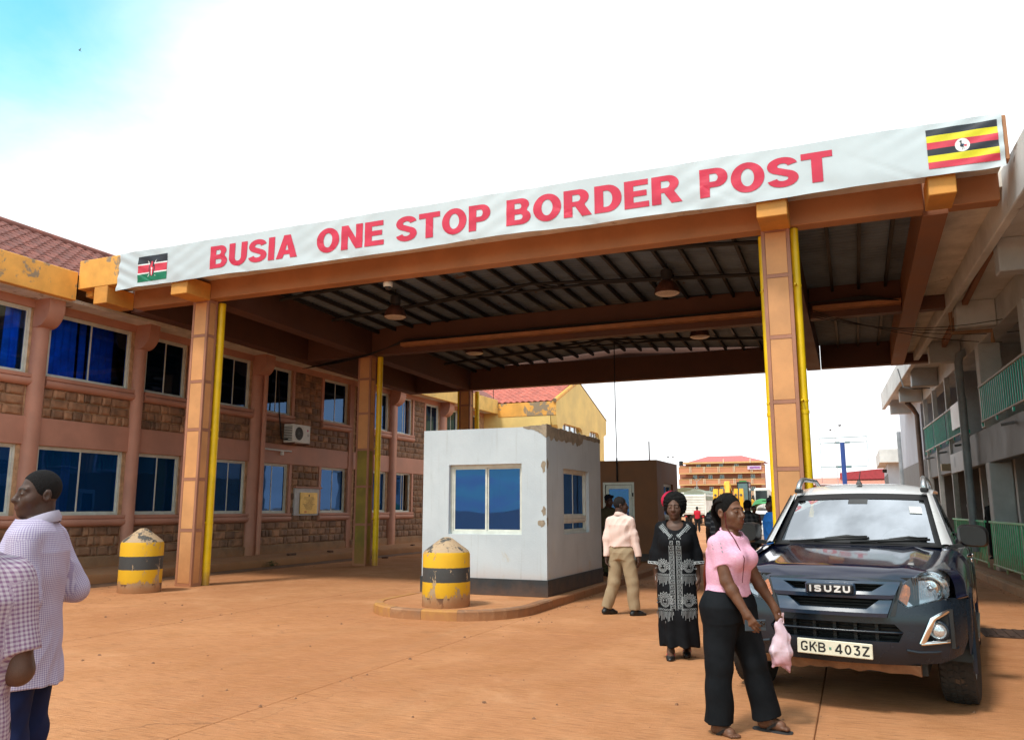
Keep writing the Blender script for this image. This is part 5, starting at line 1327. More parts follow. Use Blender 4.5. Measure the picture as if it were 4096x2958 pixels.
# pale green dome far off, bird in the sky
t = thing('dome_roof', 'small pale green dome beyond the brown booth roof', 'building', (-17.5, 70, 0))
b = MB(); b.lathe([(1.0, 4.35), (1.0, 4.5), (.92, 4.72), (.7, 4.92), (.4, 5.05), (.001, 5.1)], 24, (-17.9, 66, 0)); b.lathe([(.9, 0), (.9, 4.35)], 16, (-17.9, 66, 0)); b.cyl((-17.9, 66, 5.05), (-17.9, 66, 5.6), .02, n=5); b.obj('dome', mat('pale_green', (.38, .45, .38), .6, bump=0), t, smooth=40)
b = MB(); b.rings([[(0 + r * math.cos(a), y, r * .8 * math.sin(a)) for a in (0, 1.57, 3.14, 4.71)] for y, r in ((-.2, .01), (-.1, .06), (.05, .07), (.2, .03), (.32, .015))]); b.add([(0, -.05, .03), (.12, .12, .45), (0, .12, .04)], [(0, 1, 2)]); b.add([(0, -.05, .03), (-.1, .12, .4), (0, .12, .04)], [(0, 1, 2)])
o = tag(b.obj('bird', RUB), 'tiny dark bird flying in the blue sky at upper left', 'bird'); o.location = (-42.36, 32.14, 29.34); o.scale = (.45, .45, .45)
# ------------------------------------------------------------------ dark blue pickup with white roof
car = thing('pickup_truck', 'dark blue double-cab pickup with white roof parked facing the camera', 'pickup', (-.10, 7.9, 0), math.radians(-7))
PAINT = mat('navy_car_paint', (.004, .008, .030), .16, var=.1, scale=2, bump=0, coat=1.0, coords='Object', spots=((.06, .045, .035), .08, 14))
PLAST = mat('dark_bumper_plastic', (.010, .017, .028), .26, var=.12, scale=3, bump=.02, bscale=300, coords='Object', spots=((.10, .065, .045), .06, 6))
GRILLP = mat('satin_grille_paint', (.020, .042, .080), .22, var=.08, scale=3, bump=0, coords='Object', coat=.4)
WHITEP = mat('white_roof_paint', (.74, .75, .77), .22, var=.03, bump=0, coords='Object', coat=.8)
BLK = mat('matte_black_plastic', (.010, .0105, .012), .5, var=.2, scale=5, bump=0, coords='Object')
CHR = mat('chrome', (.82, .83, .85), .08, metal=1.0, var=.03, bump=0, coords='Object')
SILV = mat('silver_rail', (.50, .52, .54), .3, metal=.8, var=.05, bump=0, coords='Object')
CGL = mat_glass('windscreen_glass', (.55, .65, .66), .54, rough=.01)
CGL2 = mat_glass('dark_side_glass', (.05, .07, .08), .12, rough=.01)
LENS = mat_glass('lamp_lens', (.96, .97, .98), .03, rough=.02)
def yf(x, z):
    a = abs(x) / .92
    y = -.945 + .25 * a ** 2.6 + (6 * (a - .82) ** 2 if a > .82 else 0)
    if z > .72: y += .10 * ((z - .72) / .3) ** 1.3
    if z < .56: y += .06 * ((.56 - z) / .18) ** 2
    return y
def ff(off): return lambda u, v, d: (u, yf(u, v) + off + d, v)
def mir(p): return p + [(-x, z) for x, z in reversed(p)]
def L(m_): return dict(local=True)
half = [(.45, .385), (.72, .41), (.86, .47), (.90, .56), (.91, .70), (.905, .862), (.80, .878), (.52, .803), (.444, .865), (.468, .97), (.485, 1.0), (.25, 1.015)]
outl = [(0, .378)] + half + [(0, 1.02)] + [(-x, z) for x, z in reversed(half)]
h_gr = [(-.470, .985), (-.385, .732), (.385, .732), (.470, .985)]
h_in = [(-.43, .685), (-.485, .625), (-.45, .555), (.45, .555), (.485, .625), (.43, .685)]
h_fr = [(.605, .548), (.685, .735), (.785, .785), (.79, .572)]
h_fl = [(-x, z) for x, z in h_fr][::-1]
b = MB(); b.patch(outl, ff(0), [h_gr, h_in, h_fr, h_fl], step=.05, depth=.05); b.obj('front_bumper', PLAST, car, smooth=35, local=True)
# bumper wraps round the corners to the wheel arches
for s in (-1, 1):
    b = MB(); b.grid(lambda u, v: (s * (.905 + .035 * math.sin(u * 1.57) ** .8), yf(.905, .5 + .36 * v) + u * (-.44 - yf(.905, .5 + .36 * v)) * (1 - .25 * (1 - v)), .455 + .405 * v), 6, 6); b.obj('bumper_corner', PLAST, car, smooth=True, local=True)
    # shoulder crease above the fog lamp
    b = MB(); b.rings([[(s * x, yf(x, z) + o_, z + dz) for o_, dz in ((-.001, -.012), (-.014, 0), (-.001, .014))] for x, z in ((.50, .50), (.58, .485), (.70, .492), (.84, .52))], closed=False); b.obj('bumper_crease', PLAST, car, smooth=True, local=True)
# dark cavity behind the openings with louvres
b = MB(); b.box(-.6, .6, -.78, -.70, .45, 1.02); b.obj('radiator_backing', BLK, car, local=True)
for s in (-1, 1): b = MB(); b.box(s * .70 - .12, s * .70 + .12, -.76, -.70, .52, .8); b.obj('fog_recess', BLK, car, local=True)
for z in (.565, .595, .65, .675, .75, .80, .82, .845, .925, 0.905, .945):
    b = MB(); b.grid(lambda u, v: (-.45 + .9 * u, yf(-.45 + .9 * u, z) + .045 + .02 * v, z + .008 * v), 16, 1); b.obj('louvre', BLK, car, local=True)
for x in (-.3, -.15, 0, .15, .3): b = MB(); b.box(x - .012, x + .012, yf(x, .6) + .05, -.78, .555, .685); b.obj('grille_post', BLK, car, local=True)
b = MB(); b.rings([[(x, yf(x, .62) + .01 + dy, .622 + dz) for dy, dz in ((0, -.01), (-.012, 0), (0, .010), (.03, 0))] for x in [-.48 + .96 * k / 16 for k in range(17)]]); b.obj('intake_bar', PLAST, car, smooth=True, local=True)
for ol, ho in (([(-.485, .990), (.485, .990), (.435, .872), (.40, .866), (-.40, .866), (-.435, .872)], [(-.375, .972), (.375, .972), (.285, .918), (-.285, .918)]),
               ([(-.425, .860), (-.335, .858), (-.245, .79), (.245, .79), (.335, .858), (.425, .860), (.383, .735), (-.383, .735)], None)):
    b = MB(); b.patch(ol, lambda u, v, d: (u, yf(u, v) - .022 - .03 * math.exp(-((v - (.90 if ho else .765)) / .035) ** 2) + d, v), [ho] if ho else [], step=.03, depth=.06); b.obj('grille_bar', GRILLP, car, smooth=35, local=True)
for s in (-1, 1):
    b = MB(); b.patch([(s * .492, 1.0), (s * .445, .872), (s * .405, .742), (s * .44, .745), (s * .462, .86), (s * .50, .97)][::s], ff(-.006), step=.05, depth=.03); b.obj('grille_side_trim', BLK, car, local=True)
b = MB(); b.box(-.18, .165, -.978, -.93, .893, .967, bev=.012); bd = b.obj('badge', mat('badge_black', (.012, .014, .018), .25, bump=0, coords='Object'), car, local=True)
b = MB(); b.box(-.192, .177, -.962, -.925, .883, .977, bev=.014); b.obj('badge_frame', GRILLP, car, local=True)
LETW = mat('white_chrome_letter', (.82, .84, .86), .2, metal=.3, bump=0, coords='Object')
word('ISU', -.160, .012, .906, .050, .26, lambda u, v, d: (u, -.9785 + d * .15, v), LETW, bd, 'letter', gap=.16)
word('ZU', .026, .146, .906, .050, .26, lambda u, v, d: (u, -.9785 + d * .15, v), LETW, bd, 'letter', gap=.16)
# number plate
b = MB(); b.box(-.272, .272, -.975, -.962, -.056, .056, bev=.005); pl_ = b.obj('number_plate', mat('cream_plate', (.74, .70, .56), .45, var=.08, scale=8, coords='Object', spots=((.48, .33, .14), .2, 14)), car, local=True)
pl_.location = (0, 0, .487); pl_.rotation_euler = (0, math.radians(1.2), 0)
PLB = mat('plate_black', (.012, .012, .014), .5, bump=0, coords='Object')
word('GKB', -.245, -.062, -.036, .072, .17, lambda u, v, d: (u, -.9755 + d * .2, v), PLB, pl_, 'letter', gap=.17)
word('403Z', .005, .250, -.036, .072, .17, lambda u, v, d: (u, -.9755 + d * .2, v), PLB, pl_, 'letter', gap=.17)
b = MB(); b.box(-.037, -.021, -.978, -.9755, -.012, .006); b.obj('seal_sticker', mat('green_sticker', (.10, .25, .18), .5, bump=0), pl_, local=True)
b = MB()
for x in (-.13, .085): b.lathe([(.001, -.979), (.006, -.979), (.007, -.9755)], 8, (x, 0, .012), 'y')
b.obj('plate_screw', mat('rust_screw', (.18, .11, .06), .6, bump=0), pl_, local=True)
# headlamps
hl = [(.448, .868), (.52, .806), (.80, .882), (.822, 1.08), (.785, 1.135), (.62, 1.055), (.492, .982)]
AMB = mat('amber_reflector', (.75, .20, .02), .25, var=.3, scale=40, coords='Object', bump=.3, bscale=120)
for s in (-1, 1):
    P_ = lambda pl: [(s * x, z) for x, z in pl][::s]
    b = MB(); b.patch(P_(hl), ff(.075), step=.05); hb = b.obj('headlight', mat('headlamp_inner', (.48, .50, .53), .22, metal=.75, var=.25, scale=9, coords='Object', bump=.1), car, smooth=True, local=True)
    b = MB(); b.patch(P_(hl), ff(-.004), step=.05); b.obj('lens', LENS, hb, smooth=True, local=True)
    b = MB(); b.patch(P_([(.458, .868), (.518, .818), (.545, .90), (.545, .985), (.50, .965)]), ff(.03), step=.03); b.obj('indicator', AMB, hb, smooth=True, local=True)
    cx, cz2 = s * .68, .945; y_ = yf(.68, .95)
    b = MB(); b.lathe([(.128, y_ + .02), (.11, y_ + .05), (.07, y_ + .075), (.03, y_ + .085), (.028, y_ + .05), (.02, y_ + .03), (.001, y_ + .028)], 28, (cx, 0, cz2), 'y'); b.obj('reflector', CHR, hb, smooth=True, local=True)
    b = MB()
    for k in range(14):
        x = .57 + k * .0165; b.box(s * x - .003, s * x + .003, yf(x, .93) + .012, yf(x, .93) + .018, .845 + (x - .52) * .27 if x > .52 else .83, 1.03)
    b.obj('flutes', LENS, hb, local=True)
    b = MB(); pts = [(s * .608, .548), (s * .688, .735), (s * .79, .79)]
    def fp(p, o_=0): return (p[0], yf(p[0], p[1]) - .012 + o_, p[1])
    b.rings([[fp((x + dx * s, z + dz), o_) for dx, dz, o_ in ((-.012, .006, 0), (.012, -.006, -.008), (.024, -.012, .01))] for x, z in ((s * .60, .55), (s * .645, .645), (s * .682, .732), (s * .735, .764), (s * .79, .79))], closed=False)
    b.rings([[fp((s * x, .552 + (x - .6) * .12 + dz), o_) for dz, o_ in ((-.012, 0), (0, -.008), (.012, .01))] for x in (.60, .66, .72, .79)], closed=False)
    fg = b.obj('fog_lamp', CHR, car, smooth=True, local=True)
    y_ = yf(.715, .64)
    b = MB(); b.lathe([(.056, y_ + .0), (.056, y_ + .02), (.05, y_ + .005), (.03, y_ - .008), (.001, y_ - .012)], 22, (s * .715, 0, .645), 'y'); b.obj('lens', mat('fog_glass', (.62, .65, .68), .1, metal=.6, var=.35, scale=60, coords='Object'), fg, smooth=True, local=True)
    b = MB(); b.lathe([(.075, y_ + .03), (.072, y_ + .002), (.057, y_ + .003)], 22, (s * .715, 0, .645), 'y'); b.obj('bezel', PLAST, fg, smooth=True, local=True)
# bonnet
def sm(t): t = max(0, min(1, t)); return t * t * (3 - 2 * t)
def hood(u, v):
    s = (u - .5) * 2; v = v ** 1.5; wd_ = .495 + .245 * sm(v / .15) ** .8; x = s * wd_
    yA = yf(s * .48, 1.0) - .010; yB = .45 + .10 * abs(s) ** 2.2
    y = yA + (yB - yA) * v
    t = min(1, v / .13); z = .998 + .090 * (1 - (1 - t) ** 2.2) + .125 * v - .043 * s * s * (1 - .3 * v)
    z += .014 * math.exp(-((abs(s) - .70) / .09) ** 2) * min(1, v * 5)
    return (x, y, z)
MB().grid(hood, 40, 44).obj('bonnet', PAINT, car, smooth=True, local=True)
def topz(y):
    import bisect
    P_ = [(-.75, 1.05), (-.62, 1.085), (-.45, 1.105), (-.2, 1.13), (.45, 1.195), (.7, 1.205), (2.75, 1.21), (2.8, 1.235), (4.3, 1.235), (4.38, 1.2)]
    if y <= P_[0][0]: return P_[0][1]
    for (a, za), (c, zc_) in zip(P_, P_[1:]):
        if y <= c: return za + (zc_ - za) * (y - a) / (c - a)
    return P_[-1][1]
WB = 3.1
def sidef(s):
    def f(u, v):
        y = -.635 + 4.995 * u
        W_ = .918 - (.10 * ((-.25 - y) / .45) ** 2 if y < -.25 else 0) - (.03 * ((y - 3.9) / .46) ** 2 if y > 3.9 else 0)
        T = topz(y); zb = .44
        for yc in (0, WB):
            d = abs(y - yc)
            if d < .47: zb = max(zb, .385 + math.sqrt(.47 ** 2 - d * d))
            if d < .62: W_ += .02 * math.exp(-((d - .47) / .1) ** 2)
        if y < -.44: zb = max(zb, .862)
        if v < .4:
            t = v / .4 * math.pi / 2; xi = .738 if y < .5 else .72
            return (s * (xi + (W_ - xi) * math.sin(t)), y, T - .20 + .20 * math.cos(t) ** .7)
        t = (v - .4) / .6; z = (T - .20) + (zb - T + .20) * t
        return (s * (W_ + .012 * math.sin(t * 3.1) - .02 * max(0, t - .8) * 5 * (1 if zb < .5 else 0)), y, z)
    return f
for s in (-1, 1):
    MB().grid(sidef(s), 150, 26).obj('body_side', PAINT, car, smooth=True, local=True)
    for yc in (0, WB):
        b = MB(); b.rings([[(s * x, yc + r * math.cos(a), .385 + r * math.sin(a)) for x, r in ((.915, .475), (.945, .475), (.947, .515), (.925, .535))] for a in [math.radians(-8 + 196 * k / 24) for k in range(25)]], closed=False); b.obj('arch_flare', PLAST if yc == 0 else PAINT, car, smooth=40, local=True)
        b = MB(); b.rings([[(s * .60, yc + .46 * math.cos(a), .385 + .46 * math.sin(a)), (s * .92, yc + .468 * math.cos(a), .385 + .468 * math.sin(a))] for a in [math.radians(180 * k / 16) for k in range(17)]], closed=False); b.obj('arch_liner', BLK, car, local=True)
    b = MB(); b.box(s * .93 - .035, s * .93 + .035, .55, 2.55, .40, .44, bev=.012); b.obj('side_step', SILV, car, local=True)
    for yy in (.62, 1.70, 2.72): b = MB(); b.box(s * .93 - .0015, s * .93 + .0015, yy, yy + .006, .5, 1.18); b.obj('door_gap', BLK, car, local=True)
    for yy in (1.52, 2.5): b = MB(); b.box(s * .945 - .012, s * .945 + .012, yy, yy + .17, 1.02, 1.055, bev=.008); b.obj('door_handle', CHR, car, local=True)
    # mirrors
    b = MB(); cx = s * .985; n = 14; rings = []
    for yy, k_ in ((.46, .82), (.50, .97), (.58, 1.0), (.63, .96), (.645, .9)):
        rings.append([(cx + s * (.122 * k_ * (abs(math.cos(a)) ** .55) * math.copysign(1, math.cos(a))), yy + .05 * (s * (cx) > 0) * 0, 1.305 + .098 * k_ * (abs(math.sin(a)) ** .6) * math.copysign(1, math.sin(a)) - .012 * math.cos(a)) for a in [2 * math.pi * j / 24 for j in range(24)]])
    b.rings(rings); mo = b.obj('wing_mirror', mat('mirror_black', (.006, .0065, .008), .42, bump=0, coords='Object'), car, smooth=35, local=True)
    b = MB(); b.rings([[(s * x, y + dy, z + dz) for dy, dz in ((-.04, -.018), (.04, -.018), (.04, .018), (-.04, .018))] for x, y, z in ((.84, .66, 1.21), (.93, .60, 1.225))]); b.obj('arm', BLK, mo, local=True)
    # side glass, pillars
    base = [(.56, 1.19), (2.62, 1.21)]
    b = MB(); b.grid(lambda u, v: (s * (.815 - .155 * v), .64 + (2.60 - .64) * u + v * ((.62) * (1 - u) - .22 * u), 1.20 + .475 * v), 10, 5); b.obj('side_window', CGL2, car, smooth=True, local=True)
    for u0, m_ in ((.0, WHITEP), (.50, BLK), (.97, WHITEP)):
        b = MB(); b.grid(lambda u, v: (s * (.818 - .155 * v + .003), .60 + (2.64 - .60) * (u0 + .035 * u) + v * (.62 * (1 - u0) - .22 * u0), 1.20 + .475 * v), 2, 5); b.obj('pillar', m_, car, smooth=True, local=True)
    b = MB(); b.rings([[(s * (.822 - .155 * v + dx), .60 + .62 * v + 0, 1.2 + .475 * v + dz) for dx, dz in ((0, 0), (.012, .01))] for v in (0, .5, 1)], closed=False); b.obj('window_trim', BLK, car, local=True)
    # white A pillar beside the windscreen
    b = MB(); b.grid(lambda u, v: (s * ((.735 - .118 * v) + (.088 - .04 * v) * u), (.47 + .70 * v) + .13 * u * (1 - .4 * v) + .05 * math.sin(v * 3.1) * 0, 1.225 + .465 * v + .012 * math.sin(u * 3.14) - .02 * u), 5, 12); b.obj('a_pillar', WHITEP, car, smooth=True, local=True)
    b = MB(); b.rings([[(s * x, y, z + dz) for dz in (-.015, .02)] for x, y, z in ((.80, .52, 1.205), (.86, .66, 1.20), (.91, .9, 1.2), (.91, 2.6, 1.21))], closed=False); b.obj('belt_trim', CHR, car, local=True)
    # roof rails
    b = MB(); pts = [(s * .595, 1.20, 1.73), (s * .59, 1.27, 1.80), (s * .585, 1.40, 1.845), (s * .58, 1.6, 1.85), (s * .58, 2.2, 1.85), (s * .585, 2.42, 1.80), (s * .585, 2.5, 1.74)]
    b.tube(pts, [.03, .028, .026, .023, .023, .026, .03], 12); b.obj('roof_rail', SILV, car, smooth=True, local=True)
    b = MB(); b.box(s * .595 - .035, s * .595 + .035, 1.17, 1.30, 1.70, 1.745, bev=.01); b.obj('rail_foot', BLK, car, local=True)
# windscreen, cowl and roof
def ws(u, v):
    s = (u - .5) * 2; return (s * (.735 - .118 * v), .47 + .70 * v + .13 * s * s * (1 - .45 * v) - .02 * math.sin(v * 3.14), 1.225 + .465 * v - .02 * s * s)
MB().grid(ws, 24, 16).obj('windscreen', CGL, car, smooth=True, local=True)
def band(name, u0, u1, v0, v1, m_, up=.004):
    def f(u, v):
        x, y, z = ws(u0 + (u1 - u0) * u, v0 + (v1 - v0) * v); return (x, y - up * .8, z + up)
    MB().grid(f, 16, 4).obj(name, m_, car, smooth=True, local=True)
band('tint_band', 0, 1, .88, 1.0, BLK); band('frit_edge', 0, .035, 0, .88, BLK); band('frit_edge', .965, 1, 0, .88, BLK); band('frit_edge', .035, .965, 0, .05, BLK)
band('mirror_mount', .43, .57, .78, .88, mat('interior_grey', (.06, .062, .065), .6), .002)
band('licence_sticker', .855, .935, .60, .735, mat('white_sticker', (.8, .8, .78), .5, bump=0), .006)
def roof(u, v):
    s = (u - .5) * 2; yA = 1.155 + .06 * s * s; y = yA + (2.72 - yA) * v
    return (s * (.645 + .03 * math.sin(v * 3)), y, 1.685 + .115 * min(1, v * 4) ** .7 - .07 * abs(s) ** 3 - .03 * v * v)
MB().grid(roof, 24, 16).obj('roof', WHITEP, car, smooth=True, local=True)
b = MB(); b.rings([[(x, y + dy, z + dz) for dy, dz in ((-.05, -.012), (.05, .012), (.05, -.03))] for x, y, z in [(-.74 + 1.48 * k / 12, .47 + .12 * (k / 6 - 1) ** 2, 1.222 - .012 * (k / 6 - 1) ** 2) for k in range(13)]]); b.obj('cowl', BLK, car, local=True)
for x0, x1, dz in ((-.30, .12, 0), (.26, .62, .0)):
    b = MB(); p = lambda x, h: (x, .455 + .12 * (x / .735) ** 2 + h * 1.5, 1.236 + h - .012 * (x / .735) ** 2)
    b.tube([p(x0 - .28, 0), p(x0, .02), p((x0 + x1) / 2, .042), p(x1, .05)], .009, 6)
    b.tube([p(x0 - .05, .012), p(x1 + .02, .035)], .012, 6); b.tube([p(x0 + .05, .03), p((x0 + x1) / 2 + .03, .055), p(x1 - .02, .042)], .008, 6)
    b.obj('wiper', RUB, car, smooth=True, local=True)
b = MB(); b.rings([[(-.02 + dx * k_, 1.40 + dy * k_, z + .03) for dx, dy in ((-.022, -.035), (.022, -.035), (.022, .05), (-.022, .05))] for z, k_ in ((1.755, 1.2), (1.775, 1), (1.80, .5))]); b.cyl((-.02, 1.405, 1.82), (-.005, 1.46, 1.93), .006, .004, 6); b.obj('antenna', BLK, car, local=True)
# cabin inside, rear and bed
b = MB(); b.box(-.60, .60, 1.35, 1.6, .7, 1.45, bev=.06); b.obj('seat_row', mat('grey_cloth', (.05, .052, .055), .9, coords='Object'), car, local=True)
for x in (-.38, .38): b = MB(); b.box(x - .12, x + .12, 1.42, 1.55, 1.47, 1.63, bev=.05); b.obj('headrest', MATS['grey_cloth'], car, local=True)
b = MB(); b.box(-.72, .72, .62, .85, 1.0, 1.18, bev=.05); b.obj('dashboard', BLK, car, local=True)
b = MB(); tr = [(.37 + .17 * math.cos(a), .93 + .06 * math.sin(a), 1.17 + .17 * math.sin(a)) for a in [2 * math.pi * k / 20 for k in range(21)]]; b.tube(tr, .015, 8); b.obj('steering_wheel', mat('pale_wheel', (.3, .3, .3), .5, bump=0), car, smooth=True, local=True)
b = MB(); b.grid(lambda u, v: ((u - .5) * 1.56 * (1 - .18 * v), 2.72 - .1 * v, 1.2 + .47 * v), 4, 4); b.obj('rear_window', CGL2, car, local=True)
b = MB(); b.box(-.80, .80, 2.72, 2.80, .55, 1.23); b.box(-.80, .80, 4.30, 4.38, .5, 1.22); b.box(-.8, .8, 2.8, 4.3, .55, .62); b.obj('cargo_bed', PAINT, car, local=True)
b = MB(); b.box(-.62, .62, -.72, 4.2, .30, .62); b.box(-.55, .55, -.66, .3, .62, .95); b.obj('underbody_light_block', BLK, car, local=True)  # black box added beneath the body to block light
b = MB(); rr = random.Random(6); n = 16; b.rings([[(-.58 + 1.16 * k / n, y, z) for y, z in ((-.84, .385), (-.80, .31 + rr.uniform(-.015, .02)), (-.4, .27), (-.4, .38))] for k in range(n + 1)]); b.obj('undertray', mat('muddy_tray', (.22, .105, .05), .9, var=.3, scale=6, bump=.4, coords='Object'), car, local=True)
TYRE = mat('dusty_tyre', (.030, .025, .022), .85, var=.3, scale=8, bump=.3, bscale=50, coords='Object', spots=((.13, .075, .045), .6, 3.5))
for s in (-1, 1):
    for yc, st in ((0, math.radians(-3)), (WB, 0)):
        b = MB(); prof = [(.21, -.10), (.30, -.125), (.350, -.128), (.376, -.108), (.384, -.06), (.386, 0), (.384, .06), (.376, .108), (.350, .128), (.30, .125), (.21, .10)]
        b.lathe(prof, 48, (0, 0, 0), 'x'); w_ = b.obj('wheel', TYRE, car, smooth=50, local=True)
        w_.location = (s * .815, yc, .384); w_.rotation_euler = (0, 0, st)
        b = MB(); rr = random.Random(3)
        for k in range(44):
            a = 2 * math.pi * k / 44
            for j, (x0, x1, sk) in enumerate(((-.115, -.068, .05), (-.058, -.022, -.03), (-.014, .018, .03), (.026, .060, -.03), (.070, .115, .05))):
                q = [(x0, a - .05), (x1, a - .05 + sk), (x1, a + .05 + sk), (x0, a + .05)]
                r0, r1 = .372, .392 - (.010 if j in (0, 4) else 0)
                b.rings([[(x, r * math.cos(t_), r * math.sin(t_)) for x, t_ in q] for r in (r0, r1)], caps=(False, True))
        b.obj('tread', TYRE, w_, local=True)
        b = MB(); b.lathe([(.215, s * .105), (.20, s * .06), (.07, s * .085), (.06, s * .10), (.001, s * .10)], 24, (0, 0, 0), 'x'); b.obj('rim', SILV, w_, smooth=40, local=True)
# ------------------------------------------------------------------ bodies from smooth distance fields
class SDF:
    def __init__(s, lo, hi, h):
        s.lo = np.array(lo, float) - 4 * h; s.h = h
        s.n = np.ceil((np.array(hi) - s.lo) / h).astype(int) + 5
        s.D = np.full(s.n, .5, np.float32)
    def reg(s, lo, hi):
        a = np.clip(((np.array(lo) - s.lo) / s.h).astype(int) - 1, 0, s.n); b = np.clip(((np.array(hi) - s.lo) / s.h).astype(int) + 3, 0, s.n)
        sl = tuple(slice(i, j) for i, j in zip(a, b))
        ax = [(s.lo[i] + s.h * np.arange(a[i], b[i])).astype(np.float32) for i in range(3)]
        return sl, ax[0][:, None, None], ax[1][None, :, None], ax[2][None, None, :]
    def put(s, sl, d, k, op):
        A = s.D[sl]
        if A.size == 0: return
        if op == 'u':
            h = np.clip(.5 + .5 * (A - d) / k, 0, 1); s.D[sl] = A + (d - A) * h - k * h * (1 - h)
        else:
            h = np.clip(.5 - .5 * (A + d) / k, 0, 1); s.D[sl] = A + (-d - A) * h + k * h * (1 - h)
    def cone(s, a, b, ra, rb, k=.02, op='u', flat=False):
        a, b = np.array(a, float), np.array(b, float); m = max(ra, rb) + k * 1.5 + .01
        sl, X, Y, Z = s.reg(np.minimum(a, b) - m, np.maximum(a, b) + m)
        v = b - a; L2 = max(v @ v, 1e-9)
        t0 = ((X - a[0]) * v[0] + (Y - a[1]) * v[1] + (Z - a[2]) * v[2]) / L2; t = np.clip(t0, 0, 1)
        d = np.sqrt((X - a[0] - v[0] * t) ** 2 + (Y - a[1] - v[1] * t) ** 2 + (Z - a[2] - v[2] * t) ** 2) - (ra + (rb - ra) * t)
        if flat: d = np.maximum(d, (t0 - 1) * math.sqrt(L2))
        s.put(sl, d, k, op)
    def ell(s, c, r, R=None, k=.02, op='u'):
        c, r = np.array(c, float), np.array(r, float); m = max(r) + k * 1.5 + .01
        sl, X, Y, Z = s.reg(c - m, c + m)
        x, y, z = X - c[0], Y - c[1], Z - c[2]
        if R is not None:
            R = np.array(R); x, y, z = (R[0, i] * x + R[1, i] * y + R[2, i] * z for i in range(3))
        k0 = np.sqrt((x / r[0]) ** 2 + (y / r[1]) ** 2 + (z / r[2]) ** 2); k1 = np.sqrt((x / r[0] ** 2) ** 2 + (y / r[1] ** 2) ** 2 + (z / r[2] ** 2) ** 2)
        s.put(sl, k0 * (k0 - 1) / np.maximum(k1, 1e-6), k, op)
    def loft(s, secs, k=.02, p=2.3, op='u'):
        """stack of elliptical sections (cx, cy, z, rx, ry), bottom to top, flat ends"""
        S = np.array(secs, float); m = max(S[:, 3].max(), S[:, 4].max()) + k + .02
        lo = (S[:, 0].min() - m, S[:, 1].min() - m, S[0, 2] - .04); hi = (S[:, 0].max() + m, S[:, 1].max() + m, S[-1, 2] + .04)
        sl, X, Y, Z = s.reg(lo, hi)
        z = Z[0, 0]; f = lambda j: np.interp(z, S[:, 2], S[:, j]).astype(np.float32)[None, None, :]
        cx, cy, rx, ry = f(0), f(1), f(3), f(4)
        q = (np.abs((X - cx) / rx) ** p + np.abs((Y - cy) / ry) ** p) ** (1 / p)
        d = (q - 1) * np.minimum(rx, ry)
        d = np.maximum(d, np.maximum(S[0, 2] - Z, Z - S[-1, 2]))
        s.put(sl, d, k, op)
    def wrinkle(s, fun):
        m = np.abs(s.D) < .035; I = np.nonzero(m)
        P = [s.lo[i] + s.h * I[i] for i in range(3)]
        s.D[I] += fun(*P).astype(np.float32)
    def cut(s, n, c):
        X = [(s.lo[i] + s.h * np.arange(s.n[i])) for i in range(3)]
        d = X[0][:, None, None] * n[0] + X[1][None, :, None] * n[1] + X[2][None, None, :] * n[2] - c
        s.D = np.maximum(s.D, d.astype(np.float32))
    def mesh(s):
        D = s.D; S = D < 0; n = D.shape; st = np.array([n[1] * n[2], n[2], 1]); flat = D.ravel()
        cid, pos, quads = [], [], []
        for ax in range(3):
            sl0 = [slice(None)] * 3; sl1 = [slice(None)] * 3; sl0[ax] = slice(0, -1); sl1[ax] = slice(1, None)
            c = np.argwhere(S[tuple(sl0)] != S[tuple(sl1)])
            o1, o2 = (ax + 1) % 3, (ax + 2) % 3
            c = c[(c[:, o1] > 0) & (c[:, o2] > 0) & (c[:, o1] < n[o1] - 1) & (c[:, o2] < n[o2] - 1)]
            i0 = c @ st; d0, d1 = flat[i0], flat[i0 + st[ax]]
            p = c.astype(float); p[:, ax] += d0 / (d0 - d1)
            e = [i0, i0 - st[o1], i0 - st[o1] - st[o2], i0 - st[o2]]
            for q in e: cid.append(q); pos.append(p)
            Q = np.stack(e, 1); fl = d0 < 0; Q[~fl] = Q[~fl][:, ::-1]; quads.append(Q)
        cid = np.concatenate(cid); pos = np.concatenate(pos); Q = np.concatenate(quads)
        u, inv = np.unique(cid, return_inverse=True); cnt = np.bincount(inv)
        V = np.stack([np.bincount(inv, pos[:, i]) / cnt for i in range(3)], 1) * s.h + s.lo
        return V, np.searchsorted(u, Q)
def np_mesh(name, V, F, m, attr=None):
    me = bpy.data.meshes.new(name)
    me.vertices.add(len(V)); me.vertices.foreach_set('co', V.astype(np.float32).ravel())
    me.loops.add(F.size); me.loops.foreach_set('vertex_index', F.astype(np.int32).ravel())
    me.polygons.add(len(F)); me.polygons.foreach_set('loop_start', np.arange(0, F.size, F.shape[1], dtype=np.int32))
    me.polygons.foreach_set('use_smooth', np.ones(len(F), bool))
    me.materials.append(m); me.update(calc_edges=True); me.validate()
    if attr:
        for k, a in attr.items():
            at = me.attributes.new(k, 'FLOAT_VECTOR', 'POINT'); at.data.foreach_set('vector', a.astype(np.float32).ravel())
    return me
